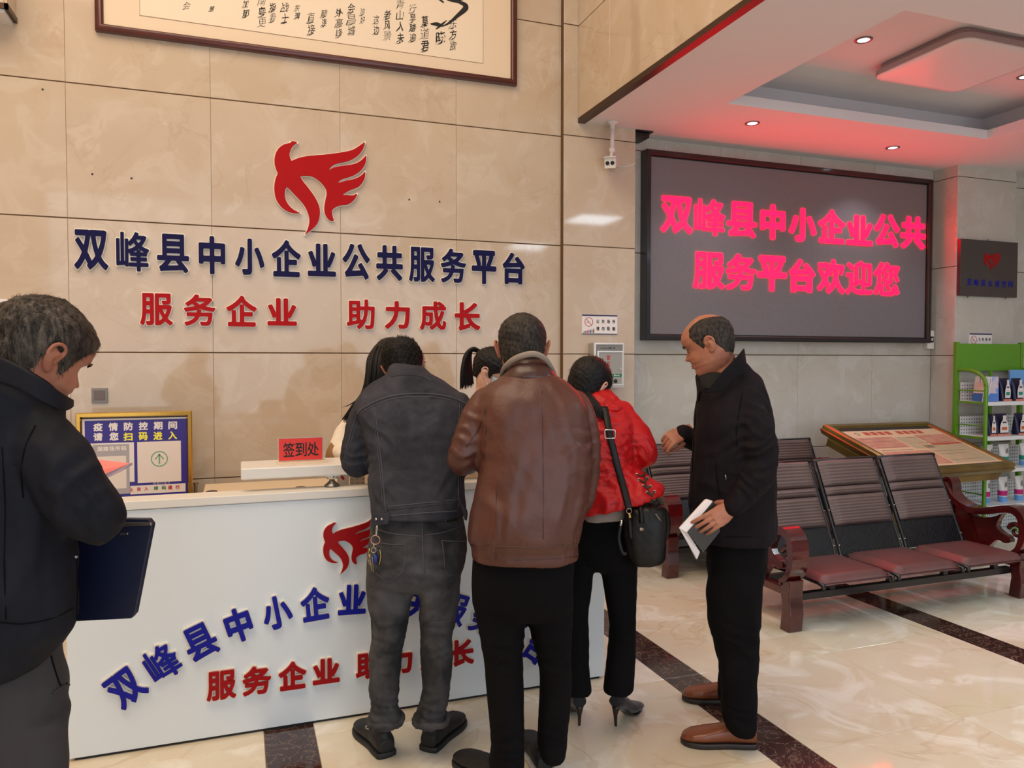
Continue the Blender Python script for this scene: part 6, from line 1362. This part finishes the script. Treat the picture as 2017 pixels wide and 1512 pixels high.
c = min(sp, key=lambda q: abs(q[2]-at(1200, 853, 3.03)[2]))-FWH*.006
ob('buckle', tube([c+R0*.021*a+np.array((0, 0, .017*b)) for a, b in ((-1, -.8), (-1, .8), (-.8, 1), (.8, 1), (1, .8), (1, -.8), (.8, -1), (-.8, -1))], .0028, 8, closed=True, up=FWH), MT['chrome'], bg, True)
ob('ring', tube([at(1239, 1006, 2.915)+R0*.010*math.cos(a)+np.array((0, 0, .010*math.sin(a))) for a in [2*pi*i/16 for i in range(16)]], .0022, 6, closed=True), MT['gunmetal'], bg, True)
sr([(1239, 1010, 2.91), (1241, 1020, 2.905)], .006, MT['brass'], 'clasp', .6)
for pts in ([(1262, 1000), (1264, 1030)], [(1240, 1022), (1243, 1060)]): ob('buckle_strap', seam(bb, pts, .010, .002, 4, squash=.3), MT['bag'], bg, True)
ob('charm', ellipsoid(at(1264, 1042, 2.89), (.012, .006, .008), 10, 6), MT['gunmetal'], bg, True); ob('zip_pull', tube([at(1291, 1012, 2.90), at(1302, 1026, 2.90)], .003, 6), MT['gunmetal'], bg, True)
sr([(1224, 1028, 2.93), (1219, 1060, 2.93), (1226, 1088, 2.92), (1234, 1090, 2.92)], .007, MT['bag'], 'side_handle', .5); sr([(1225, 1024, 2.92), (1222, 1036, 2.92)], .005, MT['chrome'], 'side_ring', .6)
sr([(1296, 1000, 2.95), (1312, 1010, 2.97), (1316, 1040, 3.0), (1310, 1062, 3.0)], .010, MT['bag'], 'handle', .5)
# =========================================================== balding man in profile
dn = 3.12
JD = [(706, 1428, 1464, 3.17, .12), (718, 1424, 1476, 3.17, .14), (731, 1412, 1486, 3.17, .16), (745, 1395, 1494, 3.17, .20, .02), (758, 1378, 1504, 3.16, .27, .02), (778, 1374, 1513, 3.15, .36), (810, 1368, 1520, 3.14, .42), (850, 1365, 1526, 3.13, .43), (900, 1362, 1529, 3.12, .41), (950, 1358, 1530, 3.12, .39), (1000, 1357, 1530, 3.12, .38), (1035, 1360, 1530, 3.12, .38), (1060, 1366, 1530, 3.12, .38)]
HD = [(1030, 1385, 1520, 3.12, .32), (1060, 1390, 1516, 3.12, .33), (1100, 1392, 1512, 3.12, .33), (1140, 1393, 1504, 3.12, .30), (1158, 1405, 1492, 3.12, .2), (1166, 1425, 1475, 3.12, .1)]
NL = [(1110, 1400, 1513, 3.06, .19), (1140, 1392, 1506, 3.04, .19), (1180, 1391, 1501, 3.03, .185), (1220, 1391, 1499, 3.02, .18), (1250, 1400, 1498, 3.015, .17), (1280, 1411, 1496, 3.01, .16), (1320, 1415, 1492, 3.0, .155), (1360, 1416, 1490, 2.995, .15), (1400, 1420, 1491, 2.99, .15), (1425, 1428, 1493, 2.985, .155), (1440, 1440, 1490, 2.985, .15)]
FL = [(1110, 1396, 1500, 3.22, .18), (1180, 1392, 1486, 3.24, .17), (1250, 1402, 1480, 3.27, .155), (1300, 1414, 1476, 3.29, .145), (1340, 1415, 1472, 3.30, .14), (1365, 1414, 1468, 3.31, .14), (1378, 1416, 1466, 3.31, .14)]
hD = frame(at(1396, 679, 3.17), -70, 20, 2, 1.08)
neck = limb([(1432, 755, 3.16, 36), (1424, 725, 3.16, 30), (1414, 700, 3.17, 30)], 3)
# near hand gripping the book, far hand loosely curled
bkc = at(1378, 1044, 2.93)
fd = at(1362, 1072, 2.90)-at(1440, 1000, 2.90)
nh = hframe(at(1440, 1000, 2.925), at(1375, 1045, 2.90)-at(1440, 1000, 2.925), -FWH+np.array((0, 0, .25)))
nh = mirror_y(nh)
fh = hframe(at(1349, 850, 3.27), at(1318, 866, 3.25)-at(1349, 850, 3.27), -FWH*.75+np.array((0, 0, .75)))
body = assemble([head_mesh(hD, .004), fuse([neck, trunk(JD, shrink=.035), trunk(HD, shrink=.03), trunk(NL, shrink=.028), trunk(FL, shrink=.026), limb([(1480, 810, 2.99, 17), (1500, 915, 2.93, 15), (1441, 1000, 2.925, 14)]), limb([(1430, 810, 3.33, 17), (1425, 900, 3.34, 15), (1352, 852, 3.28, 12)])], .013, 2),
   hand_mesh(nh, ((14, 22, 12), (16, 22, 12), (20, 26, 14), (26, 30, 16)), thumb=(38, -48, 15), sc=.98, spread=3), hand_mesh(fh, ((38, 60, 35), (46, 66, 40), (54, 70, 40), (62, 72, 40)), thumb=(22, -22, 15), sc=.95)])
p = person('balding man in dark jacket standing in profile holding an open notebook', body); eyes(hD, p)
def bald(th, z):
    a = abs(th); lo = np.interp(a, [0, .55, .95, 1.15, 1.32, 1.45, 1.62, 1.80, 2.2, pi], [.3, .3, .045, .0, -.022, .024, .030, -.020, -.055, -.060]); hi = np.interp(a, [0, .7, 1.0, 1.4, 2.0, 2.6, pi], [-.2, .05, .088, .100, .098, .090, .086])
    return float(np.clip((z-lo)/.012+.5, 0, 1)*np.clip((hi-z)/.016+.5, 0, 1))
ob('hair', hair_cap(hD, bald, .0035, .0008, 5, 2600, (.004, .009), lambda q: (0, -.7, -.7), .0007), MT['hair_salt'], p)
na = limb([(1468, 790, 3.02, 30), (1482, 830, 2.97, 36), (1494, 880, 2.94, 38), (1497, 915, 2.93, 36), (1484, 945, 2.92, 33), (1462, 975, 2.92, 28), (1447, 995, 2.92, 24)], squash=1)
fa = limb([(1440, 800, 3.30, 30), (1432, 850, 3.34, 30), (1420, 890, 3.34, 28), (1400, 885, 3.33, 25), (1370, 868, 3.30, 23), (1347, 857, 3.28, 22)])
jm = fuse([trunk(JD, ex=2.3), na, fa], .0085, 2)
fl = [(at(1500, 900, 2.85), .11, (-.5, 0, 1), .04, .008), (at(1480, 840, 2.85), .10, (.8, 0, 1), .05, .005), (at(1440, 870, 2.9), .14, (-.6, 0, 1), .07, .005), (at(1470, 960, 2.85), .08, (1, 0, .8), .035, .006), (at(1500, 800, 2.95), .10, (.6, 0, 1), .05, .004), (at(1395, 960, 2.95), .15, (1, 0, .3), .09, .004)]
wrinkle(jm, .003, .16, fl, 31); bv = bvh_of(jm); jk = put('jacket', jm, MT['plum_jacket'], p)
sm = mat('dark_seam', (.04, .032, .044), .8, spec=.1)
for pts, r in (([(1462, 775), (1456, 810), (1450, 850), (1452, 880)], .0018), ([(1410, 905), (1412, 940), (1418, 975)], .0020), ([(1375, 1050), (1420, 1056), (1480, 1057), (1528, 1054)], .0020), ([(1372, 790), (1368, 850), (1364, 920), (1361, 1000)], .0022)): ob('seam', seam(bv, pts, r), sm, jk, True)
# stand collar: high at the nape, open at the throat
cl = []
for off, r in ((0, .0055),):
    for i in range(9):
        f_ = i/8; P_ = [at(1378, 752+18*f_, 3.06), at(1392, 768+6*f_, 2.99), at(1425-6*(1-f_), 735+34*f_, 2.99), at(1449, 705+42*f_, 3.03), at(1463+5*f_, 688+48*f_, 3.12), at(1463+7*f_, 688+50*f_, 3.22), at(1448, 708+38*f_, 3.31), at(1420, 735+25*f_, 3.33), at(1390, 752+14*f_, 3.28), at(1374, 744+22*f_, 3.20)]
        cl.append(smooth_path(P_, 5))
V = [tuple(q) for row in cl for q in row]; n_ = len(cl[0]); F = [(i*n_+j, i*n_+j+1, (i+1)*n_+j+1, (i+1)*n_+j) for i in range(8) for j in range(n_-1)]
co = ob('collar', (V, F), MT['plum_jacket'], jk, True); sd_ = co.modifiers.new('s', 'SOLIDIFY'); sd_.thickness = .007; sd_.offset = 0; sb_ = co.modifiers.new('b', 'SUBSURF'); sb_.levels = 1; sb_.render_levels = 1
ic = fuse([trunk([(732, 1386, 1444, 3.17, .14), (744, 1374, 1456, 3.17, .17), (766, 1372, 1470, 3.16, .2)], 3)], .007, 2); ob('inner_collar', me2vf(ic), MT['knit_black'], jk, True)
ob('front_flap', tube([at(1372, 744, 3.17), at(1376, 765, 3.13), at(1374, 785, 3.10)], [.014, .022, .012], 10, 4, squash=.3, up=R0, dome=True), MT['plum_jacket'], jk, True)
ob('zip_pull', tube([at(1429, 935, 2.93), at(1430, 945, 2.93)], .003, 6), MT['steel'], jk, True); ob('snap_button', ellipsoid(at(1458, 1007, 2.895), (.006, .006, .006), 8, 6), MT['brass'], jk, True)
tm = fuse([trunk(HD), trunk(NL), trunk(FL)], .009, 2); wrinkle(tm, .003, .18, [(at(1460, 1260, 2.95), .12, (.5, 0, 1), .06, .005), (at(1455, 1425, 2.9), .07, (.2, 0, 1), .035, .005)], 12); put('trousers', tm, MT['black_cloth'], p)
hn, tn = onZ(1488, 1468, 0), onZ(1350, 1462, 0); shoe(hn, tn, p, MT['brown_shoe'], MT['sole_brown'], .295, .105, .022, .075)
hf, tf = onZ(1470, 1383, 0), onZ(1368, 1378, 0); shoe(hf, tf, p, MT['brown_shoe'], MT['sole_brown'], .285, .10, .022, .075)
# notebook in his near hand
nb = empty('notebook', at(1380, 1045, 2.95), 'open black covered notebook with white pages in the balding man\'s hand', 'notebook')
Bp = lambda x, y, z: at(x, y, z)
def sheet(pts, th, name, m_, par=nb, dirn=FWH):
    P_ = [np.array(q) for q in pts]; n = len(P_); V = [tuple(q) for q in P_]+[tuple(q+dirn*th) for q in P_]; F = [tuple(range(n)), tuple(range(2*n-1, n-1, -1))]+[(i, i+n, (i+1) % n+n, (i+1) % n) for i in range(n)]
    o = ob(name, (V, F), m_, par); bm_ = bmesh.new(); bm_.from_mesh(o.data); bmesh.ops.recalc_face_normals(bm_, faces=bm_.faces); bm_.to_mesh(o.data); bm_.free(); return bevel(o, .002, 2)
MT['page'] = mat('page_white', (.92, .90, .92), .7); MT['cover_blk'] = mat('cover_black', (.20, .19, .185), .45, bump=(200, .2, .002))
sheet([Bp(1405, 987, 2.945), Bp(1406, 988, 2.945), Bp(1354, 1048, 2.925), Bp(1385, 1088, 2.945), Bp(1432, 1030, 2.96)], .005, 'black_cover', MT['cover_blk'])
sheet([Bp(1389, 984, 2.965), Bp(1396, 984, 2.955), Bp(1405, 987, 2.952), Bp(1354, 1048, 2.932), Bp(1379, 1087, 2.95), Bp(1373, 1102, 2.96), Bp(1338, 1040, 2.94)], .012, 'pages', MT['page'])
sheet([Bp(1392, 982, 2.985), Bp(1396, 984, 2.975), Bp(1352, 1040, 2.955), Bp(1375, 1096, 2.975), Bp(1371, 1101, 2.98), Bp(1340, 1042, 2.965)], .004, 'page_sheet', MT['page'])
# =========================================================== man at the left edge
W_ = 1.62
JN = [(715, -30, 105, 1.60, .16, -.03), (745, -70, 125, 1.60, .22, -.02), (775, -120, 142, 1.60, .28, -.02), (810, -170, 140, 1.60, .33), (860, -205, 146, 1.60, .37), (930, -222, 150, 1.60, .40), (1000, -225, 156, 1.60, .40), (1080, -222, 162, 1.60, .40), (1150, -222, 166, 1.60, .40), (1220, -220, 166, 1.60, .40), (1250, -216, 146, 1.60, .38), (1285, -212, 120, 1.60, .36), (1302, -210, 100, 1.60, .35)]
HN = [(1230, -200, 128, 1.62, .28), (1290, -200, 134, 1.62, .30), (1350, -196, 144, 1.62, .31), (1420, -192, 142, 1.62, .31), (1480, -188, 138, 1.62, .29)]
NR = [(1400, -20, 142, 1.62, .20), (1480, -10, 137, 1.62, .19), (1600, 0, 134, 1.62, .17), (1750, 5, 125, 1.62, .155), (1900, 10, 120, 1.63, .14), (2080, 14, 112, 1.63, .13), (2110, 14, 112, 1.63, .13)]
NL_ = [(1400, -192, -30, 1.64, .20), (1480, -186, -35, 1.64, .19), (1600, -175, -40, 1.64, .17), (1750, -165, -45, 1.64, .155), (1900, -158, -50, 1.65, .14), (2080, -150, -55, 1.65, .13), (2105, -150, -55, 1.65, .13)]
hN = frame(at(78, 698, 1.62), 33, 26, 4, 1.02)
neck = limb([(20, 800, 1.58, 62), (40, 750, 1.59, 54), (62, 715, 1.61, 54)], 3)
rh = mirror_y(hframe(at(182, 968, 1.88), dirv(-25, .25), dirv(90, .6))); lh = hframe(at(-60, 985, 1.95), dirv(30, .1), (0, 0, 1))
body = assemble([head_mesh(hN, .006), fuse([neck, trunk(JN[:-3], shrink=.04), trunk(HN, shrink=.03), trunk(NR, shrink=.026), trunk(NL_, shrink=.026), limb([(90, 850, 1.56, 30), (188, 1012, 1.56, 26), (184, 972, 1.84, 22)]), limb([(-140, 865, 1.64, 26), (-162, 1000, 1.70, 24), (-80, 990, 1.92, 20)])], .014, 2), hand_mesh(rh, (30, 45, 25)), hand_mesh(lh, (25, 35, 20))])
p = person('grey haired man in navy jacket at the left edge seen from behind', body); eyes(hN, p)
ob('hair', hair_cap(hN, short_hair(.058, -.030, -.072, .016), .007, .0015, 11, 12000, (.007, .015), lambda q: (q[0]*1.2, .9 if q[2] > .04 else .1, -.5), .0006), MT['hair_grey'], p)
ra = limb([(66, 856, 1.55, 64), (96, 892, 1.53, 67), (140, 950, 1.52, 66), (176, 1003, 1.53, 64), (186, 1018, 1.56, 58), (193, 1000, 1.68, 44), (186, 976, 1.80, 34)])
la = limb([(-140, 862, 1.62, 58), (-160, 930, 1.66, 56), (-165, 1000, 1.70, 52), (-130, 1002, 1.80, 42), (-85, 990, 1.90, 34)])
jm = fuse([trunk(JN, ex=2.4), ra, la], .0085, 2)
fl = [(at(160, 1020, 1.45), .10, (1, 0, .8), .045, .006), (at(150, 920, 1.45), .09, (1, 0, -.8), .05, .005), (at(80, 1130, 1.45), .18, (1, 0, -.4), .10, .005), (at(120, 1240, 1.45), .08, (1, 0, .6), .05, .004), (at(40, 800, 1.5), .10, (.4, 0, 1), .05, .003), (at(60, 1000, 1.42), .12, (1, 0, .2), .09, .005)]
wrinkle(jm, .004, .16, fl, 41); bv = bvh_of(jm); jk = put('jacket', jm, MT['navy_jacket'], p)
for pts, r in (([(70, 838), (50, 880), (42, 930), (46, 980)], .0016), ([(0, 1225), (50, 1228), (110, 1215), (155, 1190)], .0016), ([(150, 1090), (152, 1150), (150, 1220)], .0020), ([(4, 880), (10, 1000), (8, 1100), (12, 1220)], .0012), ([(0, 750), (40, 765), (80, 785), (110, 805)], .0016)): ob('seam', seam(bv, pts, r), sm, jk, True)
ob('pocket_button', ellipsoid(at(150, 1096, 1.53), (.004, .004, .004), 8, 5), MT['steel'], jk, True)
cl = []
for i in range(7):
    f_ = i/6; P_ = [at(136, 800-14+14*f_, 1.66), at(140, 786+16*f_, 1.58), at(122, 775+34*f_, 1.50), at(80, 745+44*f_, 1.455), at(30, 715+48*f_, 1.45), at(-20, 698+52*f_, 1.47), at(-60, 715+40*f_, 1.56), at(-50, 745+30*f_, 1.70), at(20, 790+25*f_, 1.76), at(90, 812+6*f_, 1.72)]
    cl.append(smooth_path(P_, 5))
V = [tuple(q) for row in cl for q in row]; n_ = len(cl[0]); F = [(i*n_+j, i*n_+j+1, (i+1)*n_+j+1, (i+1)*n_+j) for i in range(6) for j in range(n_-1)]
co = ob('collar', (V, F), MT['navy_jacket'], jk, True); sd_ = co.modifiers.new('s', 'SOLIDIFY'); sd_.thickness = .010; sd_.offset = 0; sb_ = co.modifiers.new('b', 'SUBSURF'); sb_.levels = 1; sb_.render_levels = 1
tm = fuse([trunk(HN), trunk(NR), trunk(NL_)], .010, 2); wrinkle(tm, .003, .2, [(at(110, 1350, 1.5), .08, (1, 0, .3), .06, .003)], 14); bj = bvh_of(tm); tr = put('trousers', tm, MT['dark_trousers'], p)
ob('seam', seam(bj, [(100, 1290), (108, 1320), (120, 1352), (132, 1345)], .0020), sm, tr, True); ob('seam', seam(bj, [(128, 1292), (138, 1320), (140, 1345), (120, 1352), (103, 1366)], .0035), MT['dark_trousers'], tr, True)
f1 = onZ(60, 2135, 0); shoe(f1-FWH*.05, f1+FWH*.3+R0*.08, p, MT['black_shoe'], MT['sole_black'], .29, .105); f2 = onZ(-105, 2130, 0); shoe(f2-FWH*.05, f2+FWH*.3-R0*.02, p, MT['black_shoe'], MT['sole_black'], .29, .105)
# folder under his arm, papers in his hand
fo = empty('document_folder', at(200, 1120, 1.74), 'dark blue document folder held under the arm of the man at the left edge', 'folder')
MT['folder'] = mat('folder_navy', (.05, .08, .19), .42); dF = 1.76
sheet([at(140, 1020, dF), at(292, 1022, dF), at(300, 1032, dF), at(266, 1208, dF), at(258, 1218, dF), at(140, 1224, dF)], .018, 'folder_body', MT['folder'], fo)
sheet([at(160, 1029, dF-.003), at(298, 1029, dF-.003), at(298, 1035, dF-.003), at(160, 1040, dF-.003)], .004, 'metal_edge', MT['steel'], fo); sheet([at(236, 1048, dF-.003), at(252, 1048, dF-.003), at(252, 1053, dF-.003), at(234, 1055, dF-.003)], .003, 'label_clip', MT['steel'], fo)
pp = empty('paper_sheaf', at(220, 925, 1.95), 'pink sheet and clear sleeve held up by the man at the left edge', 'paper')
MT['pink_paper'] = mat('pink_paper', (.96, .52, .50), .6); MT['sleeve'] = mat('clear_sleeve', (.80, .74, .80), .25, trans=.35)
sheet([at(186, 908, 1.96), at(196, 905, 1.97), at(222, 912, 2.0), at(258, 912, 2.02), at(200, 938, 1.88), at(180, 930, 1.86)], .002, 'pink_sheet', MT['pink_paper'], pp)
sheet([at(200, 936, 1.878), at(259, 911, 2.018), at(259, 916, 2.018), at(235, 930, 1.95), at(200, 946, 1.878), at(192, 948, 1.86)], .004, 'clear_sleeve', MT['sleeve'], pp)
# =========================================================== clerk with long hair (behind the desk)
def clerk(hc, face, pitch, roll, rows, arms, hands, label, neckpts, extra=None):
    h = frame(hc, face, pitch, roll, .96); ar = [limb(a) for a in arms]
    skin = assemble([head_mesh(h, .002, .9), fuse([limb(neckpts, 3), trunk(rows, shrink=.025)]+[limb([(q[0], q[1], q[2], q[3]*.6) for q in a]) for a in arms], .012, 2)]+[hand_mesh(m_, (22, 32, 18), sc=.88) for m_ in hands])
    p_ = person(label, skin, 'skin_pale'); eyes(h, p_); cm_ = fuse([trunk(rows)]+ar, .0085, 2); wrinkle(cm_, .003, .12, [], 5); put('coat', cm_, MT['white_cloth'], p_)
    return p_, h
rA = [(788, 735, 800, 3.80, .14), (800, 715, 822, 3.80, .17), (820, 700, 838, 3.82, .20), (860, 702, 836, 3.88, .21), (920, 712, 828, 3.98, .21), (980, 712, 828, 4.08, .21), (1060, 705, 834, 4.16, .22), (1150, 704, 836, 4.20, .23), (1290, 706, 834, 4.22, .24)]
arA = [[(705, 812, 3.80, 17), (690, 838, 3.76, 20), (676, 865, 3.70, 21), (668, 885, 3.64, 20), (680, 895, 3.55, 15)], [(832, 815, 3.80, 17), (850, 850, 3.76, 18), (858, 880, 3.66, 17), (845, 892, 3.55, 14)]]
pA, hA = clerk(at(768, 716, 3.72), 172, 38, -8, rA, arA, [hframe(at(688, 893, 3.52), dirv(165, 0), (0, 0, 1)), mirror_y(hframe(at(838, 893, 3.52), dirv(195, 0), (0, 0, 1)))], 'clerk with long black hair and cream coat behind the man in denim', [(768, 800, 3.80, 22), (768, 765, 3.78, 19), (768, 740, 3.75, 19)])
def longh(th, z):
    a = abs(th); return float(np.clip((z-np.interp(a, [0, .5, .9, 1.3, 1.6, pi], [.055, .045, -.06, -.13, -.14, -.14]))/.012+.5, 0, 1))
ob('hair', hair_cap(hA, longh, .017, .001, 3, 600, (.02, .04), lambda q: (0, 0, -1), .001), MT['hair_gloss'], pA)
rs = np.random.RandomState(8); st_ = []
for i in range(150):
    side = -1 if i < 95 else 1; u = rs.rand(); v = rs.rand()
    if side < 0: q = [at(752-12*u, 680+14*v, 3.70+.1*v), at(733-8*u+10*v, 706, 3.66+.12*v), at(727-6*u+16*v, 745, 3.64+.14*v), at(718-6*u+18*v, 775, 3.64+.12*v), at(700-8*u+16*v, 800, 3.64+.1*v), at(684-12*u+14*v, 822+10*rs.rand(), 3.65+.08*v)]
    else: q = [at(778+14*u, 682+10*v, 3.70+.1*v), at(800+8*u, 712, 3.68+.1*v), at(806+8*u, 750, 3.68+.1*v), at(808+8*u, 790, 3.70+.08*v), at(806+8*u, 830, 3.72+.05*v), at(804+8*u, 850, 3.73)]
    st_.append(tube(q, [.006, .009, .010, .008, .006, .0015], 6, 3))
for i in range(60):
    u, v = rs.rand(2); q = [at(742+20*u, 682+8*v, 3.62+.05*v), at(732+26*u, 706, 3.57+.05*v), at(728+28*u, 740, 3.55+.05*v), at(724+26*u, 775, 3.56+.05*v), at(716+20*u, 800, 3.60)]
    st_.append(tube(q, [.006, .010, .010, .008, .003], 6, 3))
q = [at(706, 786, 3.64), at(695, 793, 3.64), at(684, 799, 3.645), at(672, 802, 3.65)]; st_.append(tube(q, [.004, .003, .002, .0005], 5, 3))
ob('long_hair', join(*st_), MT['hair_gloss'], pA, True, kind='stuff')
cf = limb([(676, 872, 3.69, 20), (666, 890, 3.64, 22), (662, 900, 3.62, 21)]); ob('tan_cuff', cf, MT['tan_cloth'], pA, True); ob('blue_bracelet', tube([at(685, 876, 3.60)+R0*.03*math.cos(a)+np.array((0, 0, .006*math.sin(a))) for a in np.linspace(2.6, 4, 6)], .003, 6), MT['blue_fob'], pA, True)
# =========================================================== clerk with ponytail and mask
rB = [(776, 940, 990, 3.98, .14), (788, 918, 1012, 3.98, .17), (806, 905, 1028, 4.0, .20), (850, 905, 1028, 4.04, .21), (920, 912, 1022, 4.12, .21), (1000, 910, 1024, 4.18, .21), (1100, 905, 1030, 4.2, .23), (1270, 906, 1028, 4.22, .24)]
arB = [[(915, 800, 3.98, 16), (905, 840, 3.94, 18), (905, 875, 3.84, 17), (925, 885, 3.70, 13)], [(1020, 800, 3.98, 16), (1030, 840, 3.94, 18), (1028, 875, 3.84, 17), (1010, 885, 3.70, 13)]]
pB, hB2 = clerk(at(970, 730, 3.93), 108, 22, 4, rB, arB, [hframe(at(930, 884, 3.66), dirv(165, 0), (0, 0, 1)), mirror_y(hframe(at(1004, 884, 3.66), dirv(195, 0), (0, 0, 1)))], 'clerk with black ponytail and pale blue face mask behind the desk', [(965, 790, 3.98, 21), (965, 765, 3.96, 17), (965, 745, 3.94, 17)])
def pony(th, z):
    a = abs(th); return float(np.clip((z-np.interp(a, [0, .5, .8, 1.1, 1.3, 1.5, 1.75, 2.2, pi], [.012, .014, .016, .004, -.035, .012, .0, -.055, -.06]))/.010+.5, 0, 1))
ob('hair', hair_cap(hB2, pony, .014, .001, 6, 700, (.015, .03), lambda q: (0, -.8, .3), .001), MT['hair_gloss'], pB)
rs = np.random.RandomState(12); st_ = []
for i in range(90):
    u, v = rs.rand(2); q = [at(948+5*u, 694+5*v, 3.97+.05*v), at(935-3*u, 685+5*v, 3.98+.05*v), at(922-5*u+6*v, 694+3*u, 3.98+.05*v), at(914-3*u+14*v, 715, 3.97+.06*v), at(911-4*u+20*v, 738, 3.96+.06*v), at(909-4*u+26*v, 756+12*rs.rand()-4*v, 3.96+.05*v)]
    st_.append(tube(q, [.005, .008, .009, .008, .006, .001], 6, 3))
ob('ponytail', join(*st_), MT['hair_gloss'], pB, True, kind='stuff')
hg = lambda x, y, z: tuple((hB2 @ Vector((x, y, z)))[:])
MT['mask'] = mat('mask_blue', (.72, .84, .90), .8)
mk = []
for i in range(12):
    z = -.118+i*.0095; mk.append([hg(*(np.array(head_point(th, max(z, -.13), 0, 1))+np.array((.003*math.sin(th), .006+.010*math.cos(th), 0)))) for th in np.linspace(-1.22, 1.22, 19)])
V = [p_ for r_ in mk for p_ in r_]; F = [(i*19+j, i*19+j+1, (i+1)*19+j+1, (i+1)*19+j) for i in range(11) for j in range(18)]
mo = ob('face_mask', (V, F), MT['mask'], pB, True); mo.modifiers.new('s', 'SOLIDIFY').thickness = .0015
for s in (-1, 1):
    for z0 in (-.016, -.10): ob('ear_loop', tube([hg(s*.062, .052, z0), hg(s*.074, .02, z0*.6+.0), hg(s*.083, -.008, .018 if z0 > -.05 else -.028)], .0014, 6, 4), MT['page'], mo, True)
